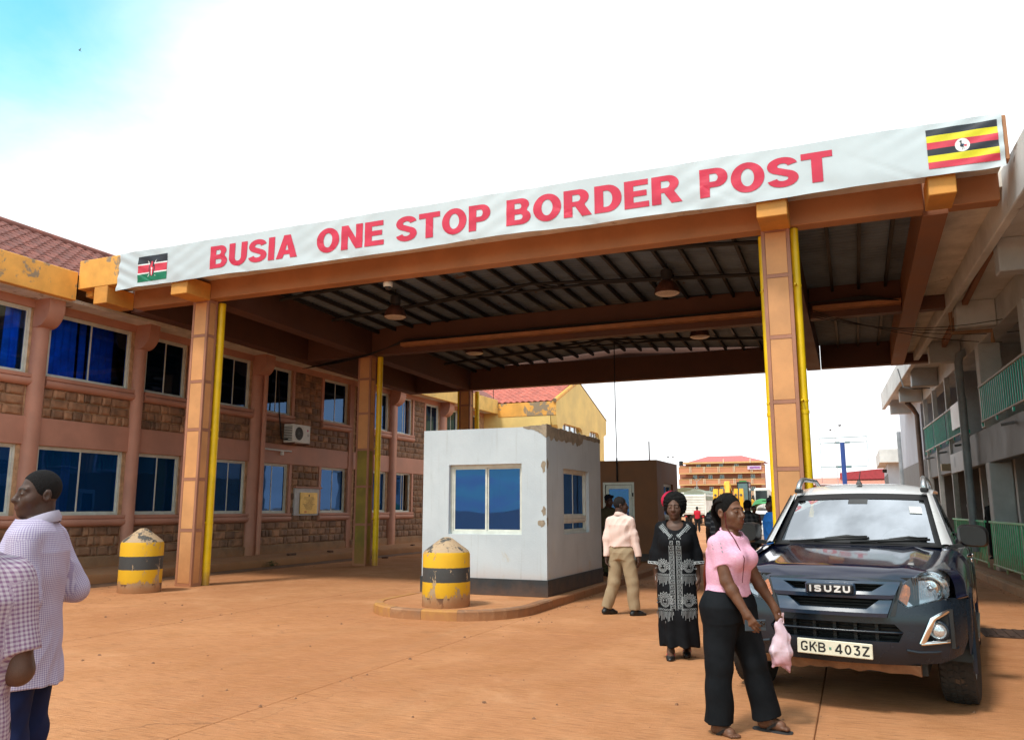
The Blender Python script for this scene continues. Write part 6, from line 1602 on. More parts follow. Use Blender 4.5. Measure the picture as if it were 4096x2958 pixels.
# ---- cloth and skin
def skin_mat(name, col):
    g = N(name); v = g.coord('Object'); n1 = g.noise(v, 14, 5, .6); n2 = g.noise(v, 220, 2, .5)
    c = g.mix(g.ramp(n1, .3, .7), tuple(x * .8 for x in col), tuple(x * 1.2 for x in col))
    c = g.mix(1.0, c, g.n('ShaderNodeAttribute', attribute_name='tint').outputs['Color'], 'MULTIPLY')
    g.pbr(c, g.ramp(n1, .3, .7, .42, .58), 0, g.bump(n2, .2, .004), **{'Specular IOR Level': .36}); return g.m
def cloth_mat(name, col, rough=.85, var=.1, kind=None, col2=None, pitch=.012, fuzz=.0):
    g = N(name); v = g.coord('Object'); n1 = g.noise(v, 7, 5, .6)
    c = g.mix(g.ramp(n1, .3, .7), tuple(x * (1 - var) for x in col), tuple(min(1, x * (1 + var)) for x in col))
    if kind:
        pa = g.xyz(g.n('ShaderNodeAttribute', attribute_name='pat').outputs['Vector'])
        def tri(x, duty): return g.ramp(g.math('PINGPONG', g.math('DIVIDE', x, pitch), .5), duty - .06, duty + .06)
        if kind == 'check':
            f = g.math('ADD', g.math('MULTIPLY', tri(pa[0], .26), .5), g.math('MULTIPLY', tri(pa[1], .26), .5)); c = g.mix(f, c, col2)
        elif kind == 'stripe': c = g.mix(tri(pa[1], .34), c, col2)
        elif kind == 'camo': c = g.mix(g.ramp(g.noise(v, 16, 3, .6), .48, .52), c, col2); c = g.mix(g.ramp(g.noise(v, 21, 3, .6), .6, .63), c, (.02, .018, .012))
        elif kind == 'heather': c = g.mix(g.ramp(g.noise(g.scaled(v, (14, 14, 90)), 4, 4, .6), .4, .7), c, col2)
    wv = g.n('ShaderNodeTexNoise', {'Vector': v, 'Scale': 520, 'Detail': 2}).outputs[0]
    g.pbr(c, rough, 0, g.bump(g.math('ADD', g.math('MULTIPLY', wv, .3), g.noise(v, 26, 4, .6)), .22, .006), **{'Specular IOR Level': .22 if max(col) > .03 else .08, 'Sheen Weight': fuzz, 'Sheen Roughness': .6}); return g.m
def hair_mat(name, col=(.008, .0075, .0075)):
    g = N(name); v = g.coord('Object'); n = g.noise(v, 150, 3, .7)
    g.pbr(g.mix(n, tuple(x * .6 for x in col), tuple(x * 2.2 for x in col)), .8, 0, g.bump(n, 1.0, .014), **{'Specular IOR Level': .12}); return g.m
HAIR = hair_mat('black_hair')
SKIN_A, SKIN_B, SKIN_C = skin_mat('deep_brown_skin', (.095, .045, .029)), skin_mat('warm_brown_skin', (.135, .060, .034)), skin_mat('dark_skin', (.060, .028, .019))
EYEW = mat('eye_white', (.24, .215, .20), .3, var=.05, bump=0); EYEB = mat('eye_dark', (.015, .009, .007), .15, bump=0)
SR_, FW_ = np.array([.9227, .3856, 0]), np.array([-.3856, .9227, 0])
def rotz(a): return np.array([[math.cos(a), -math.sin(a), 0], [math.sin(a), math.cos(a), 0], [0, 0, 1]])
def rotx(a): return np.array([[1, 0, 0], [0, math.cos(a), -math.sin(a)], [0, math.sin(a), math.cos(a)]])
def unit(v): v = np.array(v, float); return v / np.linalg.norm(v)

class Human:
    """pose and shape of one figure; own frame: faces -y, its right hand at -x"""
    def __init__(s, H, rz, arms, legs, head_yaw=0, head_pitch=0, female=False, bulk=1.0, lean=0.0, screen=True, head_s=1.07):
        s.s = H / 1.70; s.rz = rz; s.f = female; s.b = bulk
        def dv(d):
            d = unit(d)
            if screen: d = rotz(-rz) @ (d[0] * SR_ + d[2] * FW_ + np.array([0, 0, d[1]]))
            return d
        k = s.s; J = {}
        sw = .150 if female else .166; hw = .092 if female else .085
        J['pel'] = np.array([0, 0, .93]); J['chest'] = np.array([0, lean * .3, 1.24]); J['neck'] = np.array([0, .012 + lean * .5, 1.425])
        for n, sg in (('R', -1), ('L', 1)):
            J['sh' + n] = np.array([sg * sw, .015 + lean * .45, 1.366]); J['el' + n] = J['sh' + n] + dv(arms[n][0]) * .282; J['wr' + n] = J['el' + n] + dv(arms[n][1]) * .252
            J['fd' + n] = dv(arms[n][1]) if len(arms[n]) < 3 else dv(arms[n][2])
            J['hip' + n] = np.array([sg * hw, 0, .90]); J['kn' + n] = J['hip' + n] + dv(legs[n][0]) * .425; J['an' + n] = J['kn' + n] + dv(legs[n][1]) * .405
            J['toe' + n] = dv(legs[n][2]) if len(legs[n]) > 2 else np.array([0, -1., 0])
            t = J['toe' + n].copy(); t[2] = 0; J['toe' + n] = unit(t)
        dz = min(J['anR'][2], J['anL'][2]) - .075
        for q in J:
            if q[:2] not in ('fd', 'to'): J[q][2] -= dz
        s.HR = rotz(head_yaw) @ rotx(head_pitch); s.hs = head_s
        J['head'] = J['neck'] + np.array([0, -.012, .150 * head_s])
        s.J = {q: (v if q[:2] in ('fd', 'to') else v * k) for q, v in J.items()}
        s.k = k
    def hp(s, p): return s.J['head'] + s.HR @ (np.array(p) * s.k * s.hs)
    def grid(s, h, lo=-.05, hi=None):
        P = np.array([v for q, v in s.J.items() if q[:2] not in ('fd', 'to')]); m = .26 * s.k
        a, b = P.min(0) - m, P.max(0) + m; a[2] = -.03; b[2] = s.J['head'][2] + .17 * s.k
        return SDF(a, b, h)
    def head_prims(s, g):
        k = s.k * s.hs; E = lambda c, r, kk=.02, op='u', R=None: g.ell(s.hp(c), np.array(r) * k, s.HR if R is None else s.HR @ R, kk * k, op)
        C = lambda a, b, ra, rb, kk=.012, op='u': g.cone(s.hp(a), s.hp(b), ra * k, rb * k, kk * k, op)
        E((0, .010, .034), (.073, .089, .086)); E((0, -.031, -.040), (.057, .060, .080), .03); E((0, -.068, -.100), (.022 if s.f else .025, .022, .019), .03)
        E((0, -.012, -.080), (.045 if s.f else .051, .054, .026), .025)
        for x in (-1, 1):
            E((x * .038, -.056, -.032), (.024, .024, .024), .03); C((x * .012, -.084, .023), (x * .045, -.073, .021), .009, .008, .02)
            E((x * .077, .014, -.008), (.009, .020, .031), .008, R=rotx(-.2)); E((x * .083, .009, -.008), (.007, .010, .016), .006, 's')
            E((x * .031, -.098, -.001), (.018, .010, .0095), .016, 's'); E((x * .031, -.0785, .000), (.0165, .0125, .0105), .010)
            C((x * .0115, -.098, -.036), (x * .013, -.097, -.036), .0092, .0088, .008)
        C((0, -.085, .014), (0, -.110, -.030), .0085, .0120, .014); C((0, -.109, -.034), (0, -.1095, -.034), .011, .011, .01)
        E((0, -.080, -.062), (.031, .020, .025), .02)
        C((-.019, -.092, -.060), (.019, -.092, -.060), .0055, .0055, .006); C((0, -.0975, -.058), (0, -.0975, -.0581), .007, .007, .008); C((-.017, -.091, -.070), (.017, -.091, -.070), .0065, .0065, .006); C((0, -.0955, -.071), (0, -.0955, -.0711), .0075, .0075, .008)
        C((-.022, -.103, -.0648), (.022, -.103, -.0648), .0025, .0025, .005, 's')
        g.cone(s.hp((0, .022, -.06)), s.J['neck'] + np.array([0, .0, -.03]) * s.k, (.048 if s.f else .054) * s.k, (.060 if s.f else .068) * s.k, .025)
    def tint(s, V):
        """lips and brows on the head (own colours of the skin)"""
        T = np.ones((len(V), 3)); k = s.k * s.hs
        q = ((V - s.J['head']) @ s.HR) / k
        lip = (np.abs(q[:, 0]) < .024) & (q[:, 1] < -.085) & (np.abs(q[:, 2] + .065) < .0125 - .0035 * (np.abs(q[:, 0]) / .024) ** 2)
        T[lip] = (1.2, .9, .95)
        br = (np.abs(np.abs(q[:, 0]) - .031) < .021) & (q[:, 1] < -.06) & (np.abs(q[:, 2] - (.0235 - 8 * (np.abs(q[:, 0]) - .028) ** 2)) < .0042)
        T[br] = (.22, .22, .24)
        return T
    def arm(s, g, n, r=(.047, .041, .036, .026), k=.02):
        kk = s.k * (s.b * .5 + .5); J = s.J
        g.cone(J['sh' + n], J['el' + n], r[0] * kk, r[1] * kk, k); m = J['el' + n] + (J['wr' + n] - J['el' + n]) * .3
        g.cone(J['el' + n], m, r[1] * kk * .95, r[1] * kk * .98, k); g.cone(m, J['wr' + n], r[1] * kk * .98, r[3] * kk, k)
    def hand(s, g, n, curl=.5, palm=None, spread=1.0, thumb=.6, fine=True):
        k = s.k; d = unit(s.J['fd' + n]); w = s.J['wr' + n]
        sg = -1 if n == 'R' else 1
        pn = np.array([-sg * 1.0, 0, 0]) if palm is None else np.array(palm, float)
        pn = unit(pn - d * (pn @ d)); sd = np.cross(d, pn) * sg          # sd -> thumb side
        if sd[1] > 0 and palm is None: sd = -sd
        P = lambda a, b_, c: w + k * (d * a + sd * b_ + pn * c)
        g.cone(w, P(.03, 0, 0), .026 * k, .030 * k, .015)
        for b_ in (-.024, -.008, .008, .024): g.cone(P(.012, b_ * .8, 0), P(.086, b_ * 1.1, .002), .0135 * k, .0125 * k, .012)
        for i, (b_, l) in enumerate(((.031, .076), (.0105, .085), (-.010, .078), (-.030, .060))):
            p = P(.088 - .004 * abs(i - 1), b_ * spread, .002); a = .15
            for j in range(3):
                a += curl * (.45, .75, .6)[j] + .05; L_ = l * (.45, .32, .25)[j]
                q = p + k * L_ * (d * math.cos(a) + pn * math.sin(a)); g.cone(p, q, (.0098, .0092, .0085)[j] * k, (.0092, .0085, .0072)[j] * k, .004); p = q
        p = P(.025, .026, .004); q = P(.060, .048, .012 + .02 * thumb); r = P(.090, .048 - .02 * thumb, .02 + .03 * thumb)
        g.cone(p, q, .0145 * k, .0115 * k, .01); g.cone(q, r, .0112 * k, .009 * k, .004)
    def leg(s, g, n, r=(.082, .055, .035)):
        J, k = s.J, s.k; g.cone(J['hip' + n], J['kn' + n], r[0] * k, r[1] * k, .03)
        m = J['kn' + n] + (J['an' + n] - J['kn' + n]) * .35 + np.array([0, .012, 0]); g.cone(J['kn' + n], m, r[1] * k * .98, r[1] * k * .98, .03); g.cone(m, J['an' + n], r[1] * k * .95, r[2] * k, .03)
    def foot(s, g, n, k_=.02, bare=False, r=1.0):
        J, k = s.J, s.k; a = J['an' + n]; t = J['toe' + n]; o = np.array([0, 0, 1.])
        h = a - o * .045 * k; g.cone(a, h - t * .03 * k, .036 * k * r, .034 * k * r, k_); g.cone(h - t * .035 * k - o * .004 * k, h + t * .10 * k - o * .01 * k, .033 * k * r, .034 * k * r, k_); g.cone(a, h + t * .10 * k - o * .005 * k, .030 * k * r, .030 * k * r, .03)
        sd = np.cross(o, t)
        if bare:
            for i, b_ in enumerate((-.030, -.014, 0, .014, .027)):
                i_ = i if n == 'R' else 4 - i; L_ = (.155, .165, .16, .15, .14)[4 - i_]
                g.cone(h + t * .11 * k + sd * b_ * k - o * .016 * k, h + t * L_ * k + sd * b_ * 1.15 * k - o * .019 * k, .011 * k, .0105 * k if i_ != 4 else .013 * k, .006)
        else: g.cone(h + t * .09 * k - o * .012 * k, h + t * .155 * k - o * .018 * k, .035 * k * r, .024 * k * r, k_)
    def torso(s, g, sh=0.0, bust=0.0):
        J, k, f, b_ = s.J, s.k, s.f, s.b; P = J['pel']; C = J['chest']
        z = lambda q: P[2] + (q - .93) * k
        rx = (.155, .138, .148, .150, .118, .06) if f else (.150, .145, .155, .165, .132, .065)
        ry = (.118, .100, .108, .108, .085, .055) if f else (.110, .108, .116, .118, .09, .055)
        ly = C[1]
        secs = [(0, ly * t, z(q), (x - .0 - sh) * k * b_, (y - sh) * k * b_) for q, x, y, t in zip((.86, 1.05, 1.18, 1.30, 1.39, 1.45), rx, ry, (0, .3, .7, 1, 1.3, 1.6))]
        g.loft(secs, .03)
        for n in 'LR': g.cone(J['neck'] - np.array([0, 0, .01 * k]), J['sh' + n] + np.array([0, 0, -.005]) * k, (.05 - sh) * k, (.052 - sh) * k, .04)
def folds(seed, amp=.005, f=1.0):
    r = np.random.RandomState(seed); ph = r.rand(8) * 6.28
    def fun(x, y, z):
        a = np.sin(f * (26 * z + 11 * x - 7 * y) + 2.2 * np.sin(f * (9 * x + 6 * z) + ph[0]) + ph[1])
        b_ = np.sin(f * (38 * x + 9 * z + 14 * y) + 2.5 * np.sin(f * (8 * z - 7 * y) + ph[2]) + ph[3])
        c = np.sin(f * (17 * y - 31 * z + 12 * x) + 1.8 * np.sin(f * 12 * x + ph[4]) + ph[5])
        m = .5 + .5 * np.sin(5 * x + 7 * z + 6 * y + ph[6])
        e = .5 + .5 * np.sin(8 * z - 5 * x + ph[7])
        return amp * (a * m * .7 + np.abs(b_) * e * .8 + c * (1 - m) * .5)
    return fun
def pat(V, hm, cloth='torso'):
    J = hm.J; out_ = np.zeros_like(V); out_[:, 0] = np.arctan2(V[:, 0], V[:, 1] * 1.2) * .15 * hm.k; out_[:, 1] = V[:, 2]
    for n in 'LR':
        for a, b_ in ((J['sh' + n], J['el' + n]), (J['el' + n], J['wr' + n])):
            d = b_ - a; L_ = np.linalg.norm(d); d = d / L_; t = (V - a) @ d; q = V - a - np.outer(t, d); dist = np.linalg.norm(q, axis=1)
            e1 = unit(np.cross(d, (0, 1, .3))); e2 = np.cross(d, e1)
            m = (t > .02) & (t < L_ + .06) & (dist < .08 * hm.k) & (np.abs(V[:, 0]) > .155 * hm.k)
            out_[m, 0] = np.arctan2(q[m] @ e1, q[m] @ e2) * .062; out_[m, 1] = t[m]
    return out_
def part(th, name, g, m, hm=None, attrs=None):
    V, F = g.mesh(); at = {}
    if attrs == 'tint': at['tint'] = hm.tint(V)
    if attrs == 'pat': at['pat'] = pat(V, hm)
    return link(name, np_mesh(name, V, F, m, at), th)
def eyes(th, hm):
    k = hm.k * hm.hs
    for x in (-1, 1):
        def blob(rx, ry, rz_, c, n=14):
            b = MB(); rings = []
            for i in range(1, 8):
                a = math.pi * i / 8; rings.append([tuple(hm.hp((c[0] + rx * math.sin(a) * math.cos(q), c[1] + ry * math.sin(a) * math.sin(q), c[2] + rz_ * math.cos(a)))) for q in [2 * math.pi * j / n for j in range(n)]])
            return b.rings(rings)
        e = blob(.0112, .0048, .0034, (x * .031, -.0868, -.0005)).obj('eye', EYEW, th, smooth=True, local=True)
        blob(.0056, .0030, .0038, (x * .0305, -.0905, -.0005)).obj('iris', EYEB, e, smooth=True, local=True)
def short_hair(th, hm, h, line=.055, m=None, thick=.006, back=-.045):
    g = SDF(hm.hp((0, 0, 0)) - .16 * hm.k, hm.hp((0, 0, 0)) + .17 * hm.k, h); k = hm.k * hm.hs
    g.ell(hm.hp((0, .010, .034)), np.array((.073 + thick, .089 + thick, .086 + thick)) * k, hm.HR, .01)
    g.ell(hm.hp((0, -.085, .0)), np.array((.080, .078, .066 + (line - .055))) * k, hm.HR, .008, 's')          # face opening
    g.ell(hm.hp((0, -.02, -.085)), np.array((.10, .10, .055)) * k, hm.HR, .02, 's'); n = hm.HR @ np.array([0, .25, -1.]); n /= np.linalg.norm(n)
    g.cut(n, n @ hm.hp((0, .03, back)))
    return part(th, 'hair', g, m or HAIR)
def arms_down(a=.12, f=0): return {'R': ((-a, -1, f), (-a * .3, -1, f - .15)), 'L': ((a, -1, f), (a * .3, -1, f - .15))}
def legs_straight(a=.04): return {'R': ((-a, -1, 0), (0, -1, .04)), 'L': ((a, -1, 0), (0, -1, .04))}

def build_body(th, hm, skin, h, hands=('L', 'R'), curl=.45, bare_feet=(), sleeve_in=.012, feet=True, hand_kw=None):
    g = hm.grid(h); hm.head_prims(g); hm.torso(g, .014)
    for n in 'LR':
        hm.arm(g, n); hm.leg(g, n)
        if n in hands: hm.hand(g, n, curl, **((hand_kw or {}).get(n, {})))
        if feet: hm.foot(g, n, bare=n in bare_feet)
    V, F = g.mesh()
    return link('body', np_mesh('body', V, F, skin, {'tint': hm.tint(V)}), th)
def shirt(th, hm, m, h, sleeve=1.0, hem=.84, loose=.018, fold=None, neck=.066, collar=True, name='shirt', flare=.0, bust=0.0, cuff=.045, neck_z=0.0, collar_m=None):
    J, k = hm.J, hm.k; g = hm.grid(h); P = J['pel']; z = lambda q: P[2] + (q - .93) * k; ly = J['chest'][1]; b_ = hm.b
    if hm.f: rx, ry = (.168, .160, .140, .150, .153, .118, .066), (.125, .118, .104, .112, .112, .088, .06)
    else: rx, ry = (.158, .155, .150, .160, .168, .132, .07), (.118, .116, .114, .120, .122, .092, .06)
    qs = (hem, .95, 1.06, 1.18, 1.30, 1.395, 1.455)
    g.loft([(0, ly * t, z(q), (x + loose + (flare if i == 0 else 0)) * k * b_, (y + loose * .8 + (flare if i == 0 else 0)) * k * b_) for i, (q, x, y, t) in enumerate(zip(qs, rx, ry, (0, 0, .3, .7, 1, 1.3, 1.6)))], .03)
    if bust:
        for x in (-1, 1): g.ell((x * .066 * k, ly - .098 * k * b_, z(1.255)), np.array((.072, .062, .068)) * k * bust, None, .045)
    for n in 'LR':
        g.cone(J['neck'] - np.array([0, 0, .012 * k]), J['sh' + n], .052 * k, .054 * k, .04)
        e = J['el' + n] if sleeve >= .5 else J['sh' + n] + (J['el' + n] - J['sh' + n]) * sleeve * 2
        g.cone(J['sh' + n], e, (.056 + loose * .25) * k, (.054 + loose * .4) * k, .03, flat=sleeve < .5)
        if sleeve >= .5:
            w = J['el' + n] + (J['wr' + n] - J['el' + n]) * min(1, (sleeve - .5) * 2); g.cone(J['el' + n], w, (.054 + loose * .45) * k, cuff * k, .025, flat=True)
    if fold is not None: g.wrinkle(fold)
    nz_ = J['neck'] + np.array([0, -.004, .03 + neck_z]) * k
    g.cone(nz_ + np.array([0, -.03, -.03]) * k, nz_ + np.array([0, .01, .08]) * k, neck * k, neck * 1.1 * k, .008, 's')
    o = part(th, name, g, m, hm, 'pat')
    if collar:
        b = MB(); c = J['neck']; n = 28; R0 = .073 * k
        def ring(r, dz, dy=0): return [(c[0] + r * math.sin(a) * 1.0, c[1] + .002 - r * math.cos(a) * 1.05 + dy, c[2] + dz * k - .030 * k * math.cos(a)) for a in [2 * math.pi * i / n for i in range(n)]]
        b.rings([ring(R0 * 1.18, -.012), ring(R0 * 1.22, .012), ring(R0 * 1.02, .040), ring(R0 * .94, .036), ring(R0 * .95, -.01)], True, (False, False)); b.obj('collar', collar_m or m, o, smooth=50, local=True)
    return o
def trousers(th, hm, m, h, r=(.105, .080, .066), top=1.0, hem=.02, fold=None, loose=.0, name='trousers', hip=1.0):
    J, k = hm.J, hm.k; g = hm.grid(h); P = J['pel']; z = lambda q: P[2] + (q - .93) * k; b_ = hm.b
    w = .172 if hm.f else .158
    g.loft([(0, .004, z(.80), w * .9 * k * b_ * hip, .112 * k * b_ * hip), (0, .006, z(.90), (w + .004) * k * b_ * hip, .128 * k * b_ * hip), (0, 0, z(top), (w - .014) * k * b_, .112 * k * b_)], .03)
    for n in 'LR':
        g.cone(J['hip' + n], J['kn' + n], r[0] * k * b_, r[1] * k, .035); e = J['an' + n] + (J['kn' + n] - J['an' + n]) * hem; g.cone(J['kn' + n], e, r[1] * k, r[2] * k, .03, flat=True)
    if fold is not None: g.wrinkle(fold)
    return part(th, name, g, m, hm, 'pat')
def shoes(th, hm, m, h=.006, r=1.14, name='shoe', sole=None):
    for n in 'LR':
        a = hm.J['an' + n]; g = SDF(a - .24, a + .24, h); hm.foot(g, n, r=r); g.cut((0, 0, -1), -(a[2] - .078 * hm.k) ); g.cut((0, 0, 1), a[2] + .005)
        part(th, name, g, m)
def person(label, x, y, rz, z=0.0, group=None):
    return thing('person', label, 'person', (x, y, z), rz, group)
# ------------------------------------------------------------------ people
PI = math.pi; dg = math.radians
# --- man in the fine check shirt, back half turned, at the left
t = person('man in fine check long-sleeved shirt seen from behind at left, looking left', -3.71, 2.83, dg(-58))
hm = Human(1.745, dg(-58), {'R': ((-.18, .40, -.90), (.25, -.95, -.10)), 'L': ((.16, .18, -.96), (-.25, -.92, -.05))}, {'R': ((-.04, 0, -1), (0, .03, -1)), 'L': ((.05, -.02, -1), (0, .04, -1))}, head_yaw=dg(38), head_pitch=dg(-1), screen=False, head_s=.96)
build_body(t, hm, SKIN_C, .006, curl=.8); eyes(t, hm)
short_hair(t, hm, .004, line=.062, m=hair_mat('cropped_hair', (.012, .011, .0115)), thick=.0025)
CHK = cloth_mat('lilac_check_cotton', (.55, .51, .62), .85, .05, 'check', (.24, .19, .35), .0095)
o = shirt(t, hm, CHK, .0055, 1.0, .70, .026, folds(1, .006, 1.0), neck=.070, flare=.028, cuff=.05, collar_m=cloth_mat('lilac_collar', (.40, .37, .47)))
trousers(t, hm, cloth_mat('navy_trouser_cloth', (.008, .014, .055), .85, .15), .008, (.100, .092, .085), fold=folds(2, .006, .8))
shoes(t, hm, mat('black_shoe', (.012, .011, .011), .4, var=.2, coords='Object', bump=.05))
b = MB(); c = hm.J['chest']; b.grid(lambda u, v: (c[0] + .02 + .07 * u, c[1] - .150 - .012 * math.sin(u * 3), c[2] + .03 - .13 * v), 6, 4); b.obj('badge', mat('hi_vis_yellow', (.62, .75, .02), .6, coords='Object'), t, local=True)
# --- man at the very left edge, cut by the frame
t = person('man in short-sleeved check shirt cut off by the left picture edge', -2.51, 1.65, dg(-127))
hm = Human(1.66, dg(-127), {'R': ((-.14, .12, -1), (.60, -.75, .05)), 'L': ((.18, .18, -.96), (-.25, -.95, -.02))}, {'R': ((-.05, 0, -1), (0, .03, -1)), 'L': ((.06, 0, -1), (0, .04, -1))}, head_yaw=dg(0), screen=False, bulk=1.08)
build_body(t, hm, SKIN_A, .007, curl=.6); short_hair(t, hm, .006)
shirt(t, hm, cloth_mat('maroon_check_cotton', (.50, .44, .50), .85, .06, 'check', (.22, .12, .22), .013), .006, .40, .80, .028, folds(7, .005, 1.0), neck=.072, cuff=.05)
trousers(t, hm, cloth_mat('black_trouser_cloth', (.010, .011, .013), .85, .15), .010, fold=folds(3, .006, .8)); shoes(t, hm, MATS['black_shoe'], .01)
bag = thing('shoulder_bag', 'black bag hanging at the hip of the man at the left edge', 'bag', (-2.42, 1.62, .50), dg(-37))
b = MB(); b.rings([[(x * k_, y * k_, z) for x, y in ((-.15, -.05), (-.12, -.07), (.12, -.07), (.15, -.05), (.15, .05), (.12, .07), (-.12, .07), (-.15, .05))] for z, k_ in ((-.02, .85), (.0, 1.0), (.16, 1.03), (.27, .95), (.285, .85))]); b.obj('pouch', cloth_mat('black_nylon', (.010, .010, .012), .6, .2), bag, smooth=50, local=True)
b = MB(); b.tube([(-.10, 0, .27), (-.05, .02, .34), (.05, .02, .34), (.10, 0, .27)], .010, 8); b.obj('strap', MATS['black_rubber'], bag, smooth=True, local=True)
# --- man in the pale pink shirt walking away
t = person('man in pale pink shirt and khaki trousers walking past the grey booth', -3.24, 11.95, dg(168))
hm = Human(1.70, dg(168), {'L': ((-.20, -.97, -.05), (-.05, -.98, -.14)), 'R': ((.22, -.96, .02), (.16, -.97, -.10))}, {'L': ((-.08, -.99, .02), (-.30, -.95, .10), (.9, 0, .3)), 'R': ((.17, -.98, -.05), (.06, -.99, .03), (.95, 0, .2))}, head_yaw=dg(-48), bulk=1.0)
build_body(t, hm, SKIN_C, .0065, curl=.5); eyes(t, hm); short_hair(t, hm, .005, thick=.003, m=MATS.get('x') or hair_mat('stubble_hair', (.014, .012, .012)))
shirt(t, hm, cloth_mat('pale_pink_cotton', (.76, .56, .50), .8, .05), .006, 1.0, .985, .024, folds(11, .008, .9), neck=.07, cuff=.047)
trousers(t, hm, cloth_mat('khaki_twill', (.34, .25, .155), .85, .08), .007, (.112, .094, .084), top=1.035, fold=folds(12, .008, .75), hip=1.04)
shoes(t, hm, MATS['black_shoe'])
# --- woman in the long black dress
t = person('woman in long black dress with silver print and afro hair, walking towards the camera', -1.80, 8.85, dg(8))
hm = Human(1.66, dg(8), {'R': ((-.20, -.97, .08), (-.03, -.99, .0)), 'L': ((.20, -.97, 0), (.06, -.99, -.1))}, {'R': ((-.02, -.98, -.16), (0, -.99, .0)), 'L': ((.06, -.98, .16), (0, -.97, .22))}, head_yaw=dg(-4), female=True, bulk=1.10, head_s=1.12)
build_body(t, hm, SKIN_A, .006, curl=.45); eyes(t, hm)
J, k = hm.J, hm.k; P = J['pel']; z = lambda q: P[2] + (q - .93) * k
g = hm.grid(.007)
g.loft([(.01, .02, .13, .205, .185), (.005, .01, .40, .205, .172), (0, .005, z(.72), .205, .163), (0, .005, z(.88), .205, .160), (0, 0, z(1.06), .190, .148), (0, -.002, z(1.22), .190, .152), (0, 0, z(1.30), .188, .142), (0, .008, z(1.395), .150, .10), (0, .01, z(1.45), .085, .07)], .04)
for x in (-1, 1): g.ell((x * .075, -.10, z(1.22)), (.085, .07, .08), None, .06)
for n in 'LR':
    g.cone(J['neck'] - np.array([0, 0, .015]), J['sh' + n], .056, .060, .045); e = J['el' + n]; w = e + (J['wr' + n] - e) * .45; g.cone(J['sh' + n], e, .064, .074, .035); g.cone(e, w, .074, .084, .03, flat=True)
f1 = folds(21, .006, .6)
def drape(x, y, z_):
    low = np.clip((.95 - z_) / .8, 0, 1); return f1(x, y, z_) * .8 + .013 * low * np.sin(7 * np.arctan2(x, -y - .0) + 1.2 * np.sin(4 * z_) + 1.0)
g.wrinkle(drape)
nz_ = J['neck'] + np.array([0, -.02, .02]); g.cone(nz_ + np.array([0, -.05, -.02]), nz_ + np.array([0, .02, .09]), .092, .10, .008, 's')
dress = part(t, 'dress', g, cloth_mat('black_chiffon', (.0085, .009, .011), .75, .2))
from mathutils.bvhtree import BVHTree
bv = BVHTree.FromPolygons([v.co for v in dress.data.vertices], [p.vertices for p in dress.data.polygons])
def onto(u, v, d):
    h = bv.ray_cast(Vector((u, -1, v)), Vector((0, 1, 0)))
    return (u, (h[0].y if h[0] else -.15) - .004 + d * .3, v)
SILP = mat('silver_print', (.52, .55, .57), .45, var=.25, scale=60, coords='Object', bump=0)
prt = MB()
def ln(pts, w_=.006): stroke(prt, pts, w_ * .55, onto, 1, 1, 0, 0, 0)
zt, zb = z(1.265), .50
for sx_ in (-1, 1):
    for xo in (.012, .062): ln([(sx_ * xo, zt + (.0)), (sx_ * xo, zb)], .005)
    zz = zt - .03; c = .05
    while zz > zb + .05:
        x0 = .021; w_ = .032
        ln([(sx_ * (x0 + w_), zz), (sx_ * x0, zz), (sx_ * x0, zz - c * .72), (sx_ * (x0 + w_), zz - c * .72), (sx_ * (x0 + w_), zz - c * .25), (sx_ * (x0 + w_ * .45), zz - c * .25), (sx_ * (x0 + w_ * .45), zz - c * .5)], .0055); zz -= c
    n_ = 9
    A = np.array((sx_ * .037, zt + .01)); Bq = np.array((sx_ * .150, z(1.40)))
    dv_ = (Bq - A) / n_; pn = np.array((-dv_[1], dv_[0])) / np.linalg.norm(dv_)
    for sd in (-.024, .024): ln([tuple(A + pn * sd), tuple(Bq + pn * sd)], .005)
    for i in range(n_):
        a = A + dv_ * i; ln([tuple(a - pn * .014), tuple(a + pn * .014), tuple(a + pn * .014 + dv_ * .7), tuple(a - pn * .010 + dv_ * .7), tuple(a - pn * .010 + dv_ * .35)], .005)
for cx, cz_, s_ in ((-.135, z(.955), 1.0), (.135, z(.955), 1.0), (-.12, z(.60), 1.12), (.125, z(.60), 1.0)):
    for r in (.040, .050): ln([(cx + r * s_ * .9 * math.cos(a), cz_ + r * s_ * math.sin(a)) for a in [2 * PI * i / 24 for i in range(25)]], .006)
    for i in range(10):
        a = dg(-10 + i * 22); r0, r1 = .056 * s_, .088 * s_
        p = lambda r, da: (cx + .9 * r * math.cos(a + da), cz_ + r * math.sin(a + da))
        ln([p(r0, 0), p((r0 + r1) / 2, .14), p(r1, 0), p((r0 + r1) / 2, -.14), p(r0, 0)], .006)
    for dx, dz in ((-.014, .01), (.014, .01), (0, -.018)): ln([(cx + dx - .008, cz_ + dz), (cx + dx + .008, cz_ + dz)], .007)
    ln([(cx - .022, cz_ + .02), (cx, cz_ + .03), (cx + .022, cz_ + .02), (cx + .02, cz_ - .02), (cx, cz_ - .034), (cx - .02, cz_ - .02), (cx - .022, cz_ + .02)], .005)
    for i in range(7): ln([(cx + (i - 3) * .021 * s_ + .009 * math.cos(a), cz_ - .075 * s_ + .009 * math.sin(a)) for a in [2 * PI * q / 8 for q in range(9)]], .004)
    for i in range(13): ln([(cx + (i - 6) * .0125 * s_, cz_ - .09 * s_), (cx + (i - 6) * .0128 * s_, cz_ - (.175 + .02 * math.sin(i * 2.4) - .0012 * (i - 6) ** 2) * s_)], .0055)
prt.obj('silver_print', SILP, dress, local=True, fix=False)
